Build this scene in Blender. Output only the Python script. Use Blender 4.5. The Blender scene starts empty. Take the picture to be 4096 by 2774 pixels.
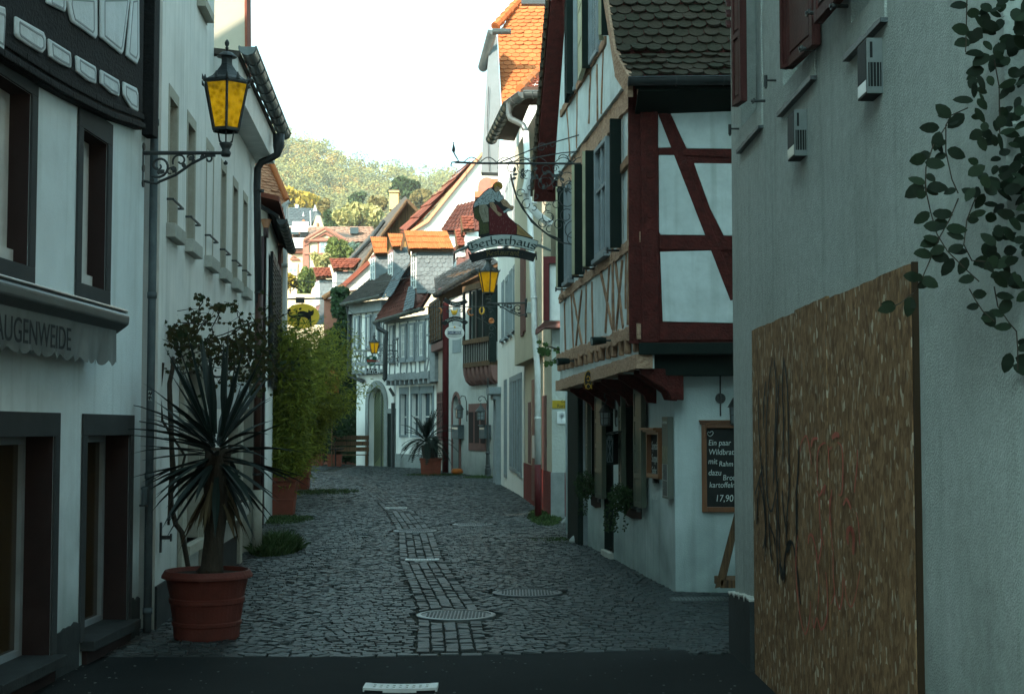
import bpy, bmesh, math, random
from mathutils import Vector, Matrix
R = random.Random(7)
sc = bpy.context.scene
C = sc.collection
V = Vector
PI = math.pi

# ------------------------------------------------------------------ camera, sky, sun, exposure
F, CX, CY, HZ, CAMH = 5689.0, 2048.0, 1387.0, 1710.0, 1.6
TH = math.atan((HZ - CY) / F)
cd = bpy.data.cameras.new('camera'); cam = bpy.data.objects.new('camera', cd); C.objects.link(cam)
cam.location = (0, 0, CAMH); cam.rotation_euler = (PI / 2 + TH, 0, 0)
cd.sensor_width = 36.0; cd.lens = 36.0 * F / 4096.0; cd.clip_start = 0.1; cd.clip_end = 4000
sc.camera = cam
SUN_AZ, SUN_EL = math.radians(34), math.radians(29)       # sun stands behind the camera, to the left
sun_dir = V((-math.sin(SUN_AZ) * math.cos(SUN_EL), -math.cos(SUN_AZ) * math.cos(SUN_EL), math.sin(SUN_EL)))
ld = bpy.data.lights.new('sun', 'SUN'); ld.energy = 4.2; ld.angle = math.radians(0.5); ld.color = (1.0, 0.86, 0.68)
sun = bpy.data.objects.new('sun', ld); C.objects.link(sun)
sun.rotation_euler = sun_dir.to_track_quat('Z', 'Y').to_euler(); sun.location = (0, 0, 60)
w = bpy.data.worlds.new('World'); sc.world = w; w.use_nodes = True
nt = w.node_tree; nt.nodes.clear()
sky = nt.nodes.new('ShaderNodeTexSky'); sky.sky_type = 'NISHITA'; sky.sun_disc = False
sky.sun_elevation = SUN_EL; sky.sun_rotation = PI + SUN_AZ
sky.air_density = 1.0; sky.dust_density = 3.0; sky.ozone_density = 1.0
hs = nt.nodes.new('ShaderNodeHueSaturation'); hs.inputs['Saturation'].default_value = 0.30
mx = nt.nodes.new('ShaderNodeMix'); mx.data_type = 'RGBA'; mx.blend_type = 'MULTIPLY'; mx.inputs[0].default_value = 1.0
mx.inputs[7].default_value = (0.66, 1.10, 1.13, 1)
bg = nt.nodes.new('ShaderNodeBackground'); bg.inputs[1].default_value = 0.15
wo = nt.nodes.new('ShaderNodeOutputWorld')
nt.links.new(sky.outputs[0], hs.inputs['Color']); nt.links.new(hs.outputs[0], mx.inputs[6])
nt.links.new(mx.outputs[2], bg.inputs[0]); nt.links.new(bg.outputs[0], wo.inputs[0])
sc.view_settings.view_transform = 'Standard'; sc.view_settings.look = 'None'
sc.view_settings.gamma = 1.0; sc.view_settings.exposure = 1.55
sc.cycles.use_denoising = True
sc.cycles.max_bounces = 8; sc.cycles.diffuse_bounces = 3; sc.cycles.glossy_bounces = 3
sc.cycles.transmission_bounces = 4; sc.cycles.transparent_max_bounces = 12; sc.cycles.volume_bounces = 0

# ------------------------------------------------------------------ measuring
ZF = {'1': (0, 0, 2.0183), '2': (0, 700, 2.0183), '3': (0, 1400, 2.0183), '4': (0, 2000, 2.021), '5': (1000, 400, 2.0183),
      '6': (1000, 1100, 2.0183), '7': (1000, 1700, 2.0183), 'A': (1800, 0, 2.0183), 'B': (1750, 700, 2.0183),
      'C': (1750, 1400, 2.0183), 'D': (2000, 1994, 2.0183), 'E': (2946, 0, 2.0183), 'F': (2946, 700, 2.0183),
      'G': (2946, 1400, 2.0183), 'H': (2946, 1994, 2.0183), 'a': (1100, 780, 3.873), 'b': (1380, 1180, 3.873),
      'c': (2650, 1450, 2.42), 'd': (1780, 700, 4.769), 'e': (1750, 1150, 4.498), 'f': (2200, 1480, 2.422),
      'g': (550, 1450, 2.4217), 'h': (1150, 2560, 2.582), 'p': (0, 0, 1.0)}
def q(k, x, y):
 a, b, s = ZF[k]; return (a + x / s, b + y / s)
def ray(px, py):
 a = (px - CX) / F; b = (CY - py) / F
 return V((a, math.cos(TH) - b * math.sin(TH), math.sin(TH) + b * math.cos(TH)))
O = V((0, 0, CAMH))
def atY(p, Y):
 r = ray(*p); return O + r * (Y / r.y)
def atZ(p, z=0.0):
 r = ray(*p); return O + r * ((z - CAMH) / r.z)

class Wall:
 """a vertical plane given by two plan points; s runs along it, z up, o outwards"""
 def __init__(s_, a, b, face=(0, 0)):
  s_.a = V((a[0], a[1], 0)); d = V((b[0] - a[0], b[1] - a[1], 0)); s_.L = d.length; s_.u = d.normalized()
  n = V((s_.u.y, -s_.u.x, 0))
  if n.dot(V((face[0], face[1], 0)) - s_.a) < 0: n = -n
  s_.n = n
 def P(s_, s, z, o=0.0): return s_.a + s_.u * s + s_.n * o + V((0, 0, z))
 def S(s_, p, o=0.0):
  r = ray(*p); a = s_.a + s_.n * o
  t = (a - O).dot(s_.n) / r.dot(s_.n); h = O + r * t
  return ((h - a).dot(s_.u), h.z)
 def box(s_, mb, s0, s1, z0, z1, o0, o1, mi=0):
  p = [s_.P(a, c, b) for c in (z0, z1) for a, b in ((s0, o0), (s1, o0), (s1, o1), (s0, o1))]
  mb.hexa(p, mi)
 def poly(s_, mb, pts, o0, o1, mi=0):
  mb.prism([s_.P(a, b, o0) for a, b in pts], s_.n * (o1 - o0), mi)
 def beam(s_, mb, a, b, w, o0, o1, mi=0):
  d = V((b[0] - a[0], b[1] - a[1])); d.normalize(); n = V((-d.y, d.x)) * w / 2
  s_.poly(mb, [(a[0] + n.x, a[1] + n.y), (b[0] + n.x, b[1] + n.y), (b[0] - n.x, b[1] - n.y), (a[0] - n.x, a[1] - n.y)], o0, o1, mi)
 def panel(s_, mb, s0, s1, z0, z1, holes=(), o=0.0, depth=0.2, mi=0, mr=None):
  """front face with rectangular holes (s0,s1,z0,z1[,arch]) and their reveals"""
  if mr is None: mr = mi
  n = 10
  ss = sorted({s0, s1, *[h[0] for h in holes], *[h[1] for h in holes]}); zz = sorted({z0, z1, *[h[2] for h in holes], *[h[3] for h in holes]})
  ss = [x for x in ss if s0 - 1e-6 <= x <= s1 + 1e-6]; zz = [x for x in zz if z0 - 1e-6 <= x <= z1 + 1e-6]
  for a, b in zip(ss, ss[1:]):
   for c, d in zip(zz, zz[1:]):
    m = ((a + b) / 2, (c + d) / 2)
    if any(h[0] < m[0] < h[1] and h[2] < m[1] < h[3] for h in holes): continue
    mb.face([s_.P(a, c, o), s_.P(b, c, o), s_.P(b, d, o), s_.P(a, d, o)], mi)
  for h in holes:
   a, b, c, d = h[:4]; dp = h[5] if len(h) > 5 else depth; arch = len(h) > 4 and h[4]
   if arch:
    r = (b - a) / 2; rz = min(arch, d - c); cx = (a + b) / 2
    arc = [(cx - r * math.cos(PI * i / n), d - rz + rz * math.sin(PI * i / n)) for i in range(n + 1)]
    for i in range(n):
     p, t = arc[i], arc[i + 1]
     mb.face([s_.P(p[0], d, o), s_.P(t[0], d, o), s_.P(t[0], t[1], o), s_.P(p[0], p[1], o)], mi)
     mb.face([s_.P(p[0], p[1], o), s_.P(t[0], t[1], o), s_.P(t[0], t[1], o - dp), s_.P(p[0], p[1], o - dp)], mr)
    zt = d - rz
   else:
    zt = d; mb.face([s_.P(a, d, o), s_.P(b, d, o), s_.P(b, d, o - dp), s_.P(a, d, o - dp)], mr)
   for x in (a, b): mb.face([s_.P(x, c, o), s_.P(x, zt, o), s_.P(x, zt, o - dp), s_.P(x, c, o - dp)], mr)
   mb.face([s_.P(a, c, o), s_.P(b, c, o), s_.P(b, c, o - dp), s_.P(a, c, o - dp)], mr)
 def surround(s_, mb, s0, s1, z0, z1, w, o0, o1, bottom=True, mi=0, wt=None):
  wt = wt or w
  s_.box(mb, s0 - w, s0, z0, z1, o0, o1, mi); s_.box(mb, s1, s1 + w, z0, z1, o0, o1, mi)
  s_.box(mb, s0 - w, s1 + w, z1, z1 + wt, o0, o1, mi)
  if bottom: s_.box(mb, s0 - w, s1 + w, z0 - w, z0, o0, o1, mi)

class MB:
 def __init__(s): s.v = []; s.f = []; s.m = []
 def face(s, pts, mi=0):
  k = len(s.v); s.v += [tuple(p) for p in pts]; s.f.append(tuple(range(k, k + len(pts)))); s.m.append(mi)
 def idx(s, pts, faces, mi=0):
  k = len(s.v); s.v += [tuple(p) for p in pts]
  for f in faces: s.f.append(tuple(k + i for i in f)); s.m.append(mi)
 def hexa(s, p, mi=0):
  s.idx(p, [(0, 3, 2, 1), (4, 5, 6, 7), (0, 1, 5, 4), (1, 2, 6, 5), (2, 3, 7, 6), (3, 0, 4, 7)], mi)
 def box(s, x0, x1, y0, y1, z0, z1, mi=0):
  s.hexa([V((x, y, z)) for z in (z0, z1) for x, y in ((x0, y0), (x1, y0), (x1, y1), (x0, y1))], mi)
 def prism(s, pts, vec, mi=0):
  n = len(pts); vec = V(vec); pts = [V(p) for p in pts]
  s.idx(pts + [p + vec for p in pts], [tuple(range(n - 1, -1, -1)), tuple(range(n, 2 * n))] + [(i, (i + 1) % n, n + (i + 1) % n, n + i) for i in range(n)], mi)
 def tube(s, pts, r, n=8, mi=0, cap=True):
  pts = [V(p) for p in pts]; rs = r if isinstance(r, (list, tuple)) else [r] * len(pts)
  vs = []; prev = None
  for i, p in enumerate(pts):
   t = (pts[min(i + 1, len(pts) - 1)] - pts[max(i - 1, 0)])
   if t.length < 1e-9: t = V((0, 0, 1))
   t.normalize()
   if prev is None:
    a = V((0, 0, 1)) if abs(t.z) < .9 else V((1, 0, 0)); x = t.cross(a).normalized()
   else:
    x = prev - t * prev.dot(t)
    x = x.normalized() if x.length > 1e-6 else t.orthogonal().normalized()
   prev = x; y = t.cross(x)
   vs += [p + (x * math.cos(2 * PI * j / n) + y * math.sin(2 * PI * j / n)) * rs[i] for j in range(n)]
  fs = [(i * n + j, i * n + (j + 1) % n, (i + 1) * n + (j + 1) % n, (i + 1) * n + j) for i in range(len(pts) - 1) for j in range(n)]
  if cap: fs += [tuple(range(n - 1, -1, -1)), tuple((len(pts) - 1) * n + j for j in range(n))]
  s.idx(vs, fs, mi)
 def lathe(s, prof, c=(0, 0, 0), n=16, mi=0, rot=0.0, sq=1.0):
  c = V(c); k = len(prof)
  vs = [c + V((r * math.cos(rot + 2 * PI * j / n), r * sq * math.sin(rot + 2 * PI * j / n), z)) for r, z in prof for j in range(n)]
  fs = [(i * n + j, i * n + (j + 1) % n, (i + 1) * n + (j + 1) % n, (i + 1) * n + j) for i in range(k - 1) for j in range(n)]
  if prof[0][0] > 1e-4: fs.append(tuple(range(n - 1, -1, -1)))
  if prof[-1][0] > 1e-4: fs.append(tuple((k - 1) * n + j for j in range(n)))
  s.idx(vs, fs, mi)
 def build(s, name, mat, parent=None, smooth=False, bevel=0.0, base=None):
  me = bpy.data.meshes.new(name)
  b = V((0, 0, 0))
  if parent is not None:
   p = parent
   while p is not None: b = b + p.location; p = p.parent
  if base is not None: b = V(base)
  me.from_pydata([(x - b.x, y - b.y, z - b.z) for x, y, z in s.v] if b.length > 0 else s.v, [], s.f)
  mats = mat if isinstance(mat, (list, tuple)) else [mat]
  for m in mats: me.materials.append(m)
  if len(mats) > 1: me.polygons.foreach_set('material_index', s.m)
  if smooth: me.polygons.foreach_set('use_smooth', [True] * len(me.polygons))
  me.update()
  bm = bmesh.new(); bm.from_mesh(me); bmesh.ops.recalc_face_normals(bm, faces=bm.faces)
  bm.to_mesh(me); bm.free()
  o = bpy.data.objects.new(name, me); C.objects.link(o)
  if base is not None: o.location = b
  if parent is not None: o.parent = parent
  if bevel:
   md = o.modifiers.new('edge', 'BEVEL'); md.width = bevel; md.segments = 2; md.limit_method = 'ANGLE'; md.angle_limit = math.radians(40)
  return o
def tag(o, label, cat, group=None, kind=None):
 if label: o['label'] = label
 if cat: o['category'] = cat
 if group: o['group'] = group
 if kind: o['kind'] = kind
 return o
def thing(name, loc, label, cat, group=None):
 o = bpy.data.objects.new(name, None); C.objects.link(o); o.location = V(loc); o.empty_display_size = .2
 return tag(o, label, cat, group)
def structure(o): o['kind'] = 'structure'; return o
def copy_tree(o, parent=None):
 c = o.copy(); C.objects.link(c)
 if parent: c.parent = parent
 for ch in list(o.children): copy_tree(ch, c)
 return c

# ------------------------------------------------------------------ materials
MT = {}
def mat(name, c1, c2=None, rough=0.85, ns=3.0, bump=0.0, bs=40.0, streak=0.0, metal=0.0, isl=0.0, trans=0.0, spec=0.16, stretch=(1, 1, 1), coat=0.0, detail=6.0, dirt=0.0, grime_shade=0.0):
 m = bpy.data.materials.new(name); m.use_nodes = True; n = m.node_tree.nodes; l = m.node_tree.links
 bs_ = n['Principled BSDF']; bs_.inputs['Roughness'].default_value = rough; bs_.inputs['Metallic'].default_value = metal
 bs_.inputs['Specular IOR Level'].default_value = spec; bs_.inputs['Coat Weight'].default_value = coat
 c2 = c2 or tuple(x * .8 for x in c1)
 tc = n.new('ShaderNodeTexCoord'); mp = n.new('ShaderNodeMapping'); mp.inputs['Scale'].default_value = stretch
 l.new(tc.outputs['Object'], mp.inputs['Vector'])
 nz = n.new('ShaderNodeTexNoise'); nz.inputs['Scale'].default_value = ns; nz.inputs['Detail'].default_value = detail; nz.inputs['Roughness'].default_value = .65
 l.new(mp.outputs[0], nz.inputs['Vector'])
 rp = n.new('ShaderNodeMapRange'); rp.inputs[1].default_value = .33; rp.inputs[2].default_value = .67
 l.new(nz.outputs[0], rp.inputs[0]); fac = rp.outputs[0]
 if isl:
  g = n.new('ShaderNodeNewGeometry'); mm = n.new('ShaderNodeMix'); mm.inputs[0].default_value = isl
  l.new(fac, mm.inputs[2]); l.new(g.outputs['Random Per Island'], mm.inputs[3]); fac = mm.outputs[0]
 mix = n.new('ShaderNodeMix'); mix.data_type = 'RGBA'; mix.inputs[6].default_value = (*c1, 1); mix.inputs[7].default_value = (*c2, 1)
 l.new(fac, mix.inputs[0]); col = mix.outputs[2]
 if streak:
  m2 = n.new('ShaderNodeMapping'); m2.inputs['Scale'].default_value = (9, 9, .55); l.new(tc.outputs['Object'], m2.inputs['Vector'])
  z2 = n.new('ShaderNodeTexNoise'); z2.inputs['Scale'].default_value = 1.0; z2.inputs['Detail'].default_value = 5; l.new(m2.outputs[0], z2.inputs['Vector'])
  r2 = n.new('ShaderNodeMapRange'); r2.inputs[1].default_value = .52; r2.inputs[2].default_value = .78; r2.inputs[4].default_value = streak
  l.new(z2.outputs[0], r2.inputs[0])
  x2 = n.new('ShaderNodeMix'); x2.data_type = 'RGBA'; x2.blend_type = 'MULTIPLY'; x2.inputs[7].default_value = (.42, .44, .40, 1)
  l.new(r2.outputs[0], x2.inputs[0]); l.new(col, x2.inputs[6]); col = x2.outputs[2]
 if dirt:
  z3 = n.new('ShaderNodeTexNoise'); z3.inputs['Scale'].default_value = .9; z3.inputs['Detail'].default_value = 8; z3.inputs['Roughness'].default_value = .7
  l.new(tc.outputs['Object'], z3.inputs['Vector'])
  r3 = n.new('ShaderNodeMapRange'); r3.inputs[1].default_value = .45; r3.inputs[2].default_value = .75; r3.inputs[4].default_value = dirt; l.new(z3.outputs[0], r3.inputs[0])
  x3 = n.new('ShaderNodeMix'); x3.data_type = 'RGBA'; x3.blend_type = 'MULTIPLY'; x3.inputs[7].default_value = (.5, .5, .45, 1)
  l.new(r3.outputs[0], x3.inputs[0]); l.new(col, x3.inputs[6]); col = x3.outputs[2]
 if grime_shade:  # splashed grime plus low shade of the lane put into the colour, ragged above
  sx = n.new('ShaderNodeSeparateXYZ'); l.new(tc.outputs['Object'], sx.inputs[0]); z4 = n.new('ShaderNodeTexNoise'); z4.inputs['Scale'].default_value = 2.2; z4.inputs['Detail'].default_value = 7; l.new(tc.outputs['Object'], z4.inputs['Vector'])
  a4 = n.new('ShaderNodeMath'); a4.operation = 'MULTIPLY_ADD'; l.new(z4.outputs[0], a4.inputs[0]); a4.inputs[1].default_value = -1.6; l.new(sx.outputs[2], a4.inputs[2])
  r4 = n.new('ShaderNodeMapRange'); r4.inputs[1].default_value = -.9; r4.inputs[2].default_value = .35; r4.inputs[3].default_value = grime_shade; r4.inputs[4].default_value = 0; l.new(a4.outputs[0], r4.inputs[0])
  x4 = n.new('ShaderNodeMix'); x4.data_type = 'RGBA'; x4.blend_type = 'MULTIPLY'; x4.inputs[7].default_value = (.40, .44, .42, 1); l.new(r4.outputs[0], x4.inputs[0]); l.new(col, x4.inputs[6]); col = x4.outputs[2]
 l.new(col, bs_.inputs['Base Color'])
 if bump:
  b = n.new('ShaderNodeBump'); b.inputs['Strength'].default_value = bump; b.inputs['Distance'].default_value = .012
  z = n.new('ShaderNodeTexNoise'); z.inputs['Scale'].default_value = bs; z.inputs['Detail'].default_value = 4
  l.new(mp.outputs[0], z.inputs['Vector']); l.new(z.outputs[0], b.inputs['Height']); l.new(b.outputs[0], bs_.inputs['Normal'])
 if trans:
  t = n.new('ShaderNodeBsdfTranslucent'); ms = n.new('ShaderNodeMixShader'); ms.inputs[0].default_value = trans
  l.new(col, t.inputs[0]); l.new(bs_.outputs[0], ms.inputs[1]); l.new(t.outputs[0], ms.inputs[2]); l.new(ms.outputs[0], n['Material Output'].inputs[0])
 MT[name] = m; return m
def glass(name, col, rough=.05):
 m = bpy.data.materials.new(name); m.use_nodes = True; b = m.node_tree.nodes['Principled BSDF']
 b.inputs['Base Color'].default_value = (*col, 1); b.inputs['Roughness'].default_value = rough; b.inputs['Specular IOR Level'].default_value = .5
 MT[name] = m; return m
W_ = mat('white_render', (.55, .63, .64), (.47, .545, .555), .9, 2.0, .35, 90, streak=.35, dirt=.35, grime_shade=.9)
WL = mat('bright_white_render', (.68, .76, .78), (.60, .67, .69), .9, 2.0, .35, 90, streak=.35, dirt=.35, grime_shade=1.0)
W2_ = mat('rough_white_render', (.52, .54, .53), (.45, .47, .46), .92, 2.0, .9, 55, streak=.25, dirt=.3, grime_shade=.8)
WR1 = mat('coarse_grey_render', (.44, .475, .455), (.36, .385, .365), .93, 18.0, .55, 110, streak=.35, dirt=.5, grime_shade=.7)
WC = mat('cream_render', (.58, .53, .42), (.50, .46, .36), .9, 2.0, .5, 60, streak=.3)
WCS = mat('pale_smooth_render', (.80, .79, .76), (.71, .71, .69), .9, 2.0, .2, 60, streak=.35, dirt=.3, grime_shade=.8)
WP = mat('pillowed_plaster', (.61, .67, .68), (.49, .545, .555), .88, 4.0, .8, 7, streak=.45, dirt=.45)
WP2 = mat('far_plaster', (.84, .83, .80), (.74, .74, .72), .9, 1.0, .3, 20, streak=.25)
DG = mat('charcoal_paint', (.042, .048, .050), (.032, .037, .039), .7, 3, .15, 60)
DGP = mat('dark_plinth_paint', (.040, .048, .050), (.025, .030, .032), .85, 5, .3, 50, dirt=.5)
BRN = mat('brown_reveal_paint', (.030, .018, .017), (.022, .014, .014), .8, 3, .1, 60)
BLKT = mat('black_timber', (.012, .014, .015), (.006, .007, .008), .8, 6, .9, 14, stretch=(3, 3, 3))
LG = mat('grey_line_paint', (.30, .33, .35), None, .85)
BEI = mat('beige_stone_surround', (.42, .40, .34), (.36, .34, .28), .9, 20, .3, 80)
STN = mat('pale_stone', (.45, .45, .41), (.36, .36, .33), .9, 12, .5, 50, dirt=.4)
GST = mat('grey_stone', (.27, .29, .285), (.20, .22, .22), .85, 8, .4, 40, dirt=.3)
IRON = mat('black_iron', (.014, .019, .020), (.025, .030, .030), .5, 30, .3, 120, spec=.5)
LEAD = mat('lantern_sheet_metal', (.045, .055, .058), (.03, .036, .04), .45, 14, .3, 60, spec=.5, metal=.3)
ZINC = mat('zinc', (.20, .22, .22), (.13, .15, .15), .4, 5, .1, 40, metal=.7)
PIPE = mat('dark_pipe_paint', (.030, .036, .040), (.022, .026, .028), .5, 5, .1, 30, spec=.4)
PIPB = mat('brown_pipe_paint', (.070, .028, .018), (.05, .02, .014), .5, 5, .1, 30, spec=.4)
PIPG = mat('worn_grey_pipe', (.10, .13, .14), (.07, .09, .10), .6, 12, .3, 30, dirt=.5)
MAROON = mat('maroon_pipe_paint', (.10, .016, .018), None, .5)
RED = mat('oxblood_timber', (.095, .018, .015), (.045, .009, .008), .75, 5, 1.0, 14, stretch=(3, 3, 3), dirt=.5)
REDP = mat('red_plinth_paint', (.20, .030, .028), (.15, .024, .022), .85, 6, .4, 60, dirt=.4)
TAN = mat('tan_timber', (.52, .34, .24), (.26, .15, .10), .85, 9, 1.0, 16, stretch=(2, 2, 4), dirt=.3)
TAN2 = mat('thin_brown_timber', (.36, .21, .13), (.17, .095, .065), .85, 9, .7, 16)
GRT = mat('grey_timber', (.27, .29, .30), (.19, .21, .22), .85, 6, .7, 14)
OLDW = mat('weathered_board', (.16, .09, .045), (.045, .030, .022), .9, 5, .8, 12, stretch=(6, 6, .4))
CREAMW = mat('cream_shutter_paint', (.42, .40, .27), (.34, .32, .21), .6, 6, .15, 60)
GRNK = mat('black_green_paint', (.012, .020, .018), None, .85, 5, .1, 50, spec=.08)
GRNS = mat('olive_shutter_paint', (.060, .075, .052), (.045, .058, .040), .45, 6, .15, 60, spec=.5)
WHT = mat('white_joinery_paint', (.66, .66, .64), None, .5, 5, .05, 40)
GRYJ = mat('grey_joinery_paint', (.24, .27, .29), None, .6, 5, .1, 40)
MRS = mat('red_brown_shutter', (.075, .022, .020), (.05, .016, .015), .65, 8, .3, 60)
TER = mat('terracotta_plastic', (.12, .028, .020), (.09, .022, .016), .55, 8, .25, 60, dirt=.35)
TERL = mat('terracotta_clay', (.24, .062, .038), (.18, .048, .03), .75, 8, .3, 60, dirt=.4)
SOIL = mat('soil', (.02, .014, .01), None, .95, 20, .8, 40)
GLD = glass('dark_glass', (.012, .016, .018)); GLB = glass('blue_glass', (.05, .08, .10))
GLW = glass('pale_glass', (.16, .19, .20), .1)
BARK = mat('bark', (.05, .04, .03), (.03, .024, .018), .95, 12, 1.0, 30, stretch=(2, 2, .6))
YUC = mat('yucca_leaf', (.008, .020, .016), (.004, .010, .009), .55, 6, 0, 40, isl=.7, spec=.35)
BAM = mat('bamboo_leaf', (.36, .38, .055), (.035, .065, .014), .55, 2, 0, 40, isl=.75, trans=.45)
IVY = mat('ivy_leaf', (.028, .060, .016), (.010, .026, .010), .5, 3, 0, 40, isl=.6, trans=.2)
VINE = mat('oval_vine_leaf', (.010, .023, .010), (.003, .008, .005), .7, 3, 0, 40, isl=.85, trans=.12)
GRAP = mat('grape_leaf', (.055, .040, .012), (.014, .034, .014), .7, 3, 0, 40, isl=.75, trans=.3)
CYC = mat('cycad_leaf', (.010, .022, .014), (.005, .012, .008), .6, 3, 0, 40, isl=.6, spec=.2)
GRS = mat('grass_blade', (.06, .10, .03), (.03, .055, .02), .7, 3, 0, 40, isl=.7, trans=.2)
SLATE = mat('slate', (.085, .105, .115), (.045, .058, .066), .6, 3, .3, 40, isl=.65, spec=.45)
SLW = mat('slate_cladding', (.13, .155, .165), (.075, .09, .10), .6, 3, .3, 40, isl=.6, spec=.45)
TLD = mat('mossy_dark_tile', (.050, .036, .026), (.026, .028, .018), .85, 5, .9, 30, isl=.55, dirt=.3)
TLO = mat('orange_clay_tile', (.46, .145, .05), (.36, .10, .035), .75, 4, .3, 40, isl=.6)
TLR = mat('red_clay_tile', (.26, .075, .045), (.13, .040, .028), .8, 4, .4, 30, isl=.6, dirt=.3)
TLB = mat('brown_ribbed_tile', (.16, .055, .040), (.075, .030, .025), .8, 3, .5, 30, isl=.6, dirt=.35)
TLG = mat('grey_brown_tile', (.10, .085, .075), (.05, .048, .045), .8, 3, .5, 30, isl=.6, dirt=.35)
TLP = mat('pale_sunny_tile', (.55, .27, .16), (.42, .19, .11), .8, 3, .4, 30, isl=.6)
SAND = mat('pale_sandstone_brick', (.60, .46, .32), (.52, .38, .25), .9, 4, .3, 40)
SANDR = mat('red_sandstone', (.34, .14, .10), (.27, .11, .08), .9, 3, .3, 30, dirt=.3)
PINK = mat('pink_render', (.44, .36, .31), (.37, .30, .26), .9, 3, .4, 50, streak=.4)
PSTN = mat('pink_sandstone', (.20, .10, .09), (.15, .08, .07), .9, 5, .4, 40)
LBLUE = mat('blue_grey_surround', (.26, .30, .32), None, .8, 5, .1, 40)
CHALK = mat('chalk', (.55, .62, .60), None, .95)
BLKB = mat('blackboard', (.012, .014, .015), (.02, .022, .022), .7, 6)
WOODF = mat('varnished_wood', (.17, .060, .018), (.12, .040, .012), .4, 6, .2, 20, stretch=(3, 3, .5), spec=.5)
GOLD = mat('gold_paint', (.62, .36, .04), (.45, .25, .03), .35, 6, .1, 20, metal=.4)
COPR = mat('copper', (.55, .20, .07), (.30, .10, .04), .35, 14, .1, 20, metal=.8)
SIGNW = mat('weathered_sign_white', (.42, .47, .46), (.34, .38, .37), .7, 8, .1, 40, dirt=.35)
BLKP = mat('black_sign_paint', (.010, .012, .013), None, .5)
YEL = mat('yellow_sign_paint', (1, .66, .08), None, .5, 3)
AWN = mat('grey_awning_fabric', (.20, .22, .22), (.15, .17, .17), .85, 4, .3, 8, streak=.4)
ALU = mat('aluminium', (.45, .46, .46), None, .3, 5, metal=.9)
MTW = mat('white_enamel', (.70, .72, .72), None, .5)
CAST = mat('cast_iron_cover', (.10, .115, .12), (.06, .07, .075), .45, 20, .4, 80, metal=.5)

# ------------------------------------------------------------------ ground, asphalt, cobbles
def interp(tab, y):
 if y <= tab[0][0]: return tab[0][1]
 for (a, p), (b, r_) in zip(tab, tab[1:]):
  if y <= b: return p + (r_ - p) * (y - a) / (b - a)
 return tab[-1][1]
m = MB(); m.face([(-400, -60, -.06), (400, -60, -.06), (400, 690, -.06), (-400, 690, -.06)])
structure(m.build('ground', mat('meadow_ground', (.06, .07, .03), (.09, .08, .05), .95, .2, .5, 3)))
ASPH = mat('asphalt', (.010, .014, .015), (.006, .009, .010), .9, 1.2, .6, 220, dirt=.3)
m = MB()
edge = [(-3.6, 10.04), (-1.0, 10.03), (0.0, 10.14), (1.0, 10.34), (1.25, 10.36), (1.26, 10.12), (1.7, 10.2), (2.6, 10.3), (6, 10.3)]
m.prism([(-3.6, -12, -.05), (6, -12, -.05)] + [(x, y, -.05) for x, y in reversed(edge)], (0, 0, .055))
for i in range(170):
 x, y = R.uniform(-2.9, 1.5), R.uniform(7.6, 10.0) ; z = .0055; a = R.uniform(0, 6.3); s_ = R.uniform(.004, .014); m.prism([(x + s_ * math.cos(a + k * 1.6) * R.uniform(.5, 1), y + s_ * math.sin(a + k * 1.6), z) for k in range(4)], (0, 0, .003), 1)
structure(m.build('asphalt', [ASPH, mat('pale_chip', (.12, .13, .13))]))
XL = [(10, -3.1), (18.4, -3.5), (20, -4.6), (27, -6.0), (37, -8), (50, -11), (64, -15)]
XR = [(10, 2.9), (13.9, 2.9), (14.0, 1.62), (19.5, 1.05), (21, 1.3), (25.3, 1.5), (25.5, .72), (32.4, .30), (41.4, -.39), (46, -.48), (50.6, -2.2), (55.2, -2.9), (58.2, -4.7), (60.5, -6.5), (64, -8)]
m = MB()
ys = [9.9, 12, 14, 18.4, 20, 25, 30, 37, 46, 50, 55, 60, 64]
m.v = [];
for y in ys: m.v += [(interp(XL, y) - .6, y, -.012), (interp(XR, y) + .5, y, -.012)]
for i in range(len(ys) - 1): m.f.append((2 * i, 2 * i + 1, 2 * i + 3, 2 * i + 2)); m.m.append(0)
structure(m.build('pavement_joints', mat('joint_sand', (.012, .015, .014), (.022, .026, .018), .95, 8, .5, 60)))
RUN = [(10.2, -.42), (12.7, -.57), (17, -1.07), (21.9, -1.48), (27, -2.1), (32.3, -2.86), (39, -3.86), (44.8, -4.86), (52, -6.8)]
DISC = []
def runx(y): return interp(RUN, y)
gM = [(q('7', 1665, 1537), .34), (q('7', 1333, 855), .34), (q('7', 1800, 802), .34), ((2110, 2372), .34)]
for p, r_ in gM:
 g = atZ(p); DISC.append((g.x, g.y, r_ + .03))
m = MB()
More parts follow.
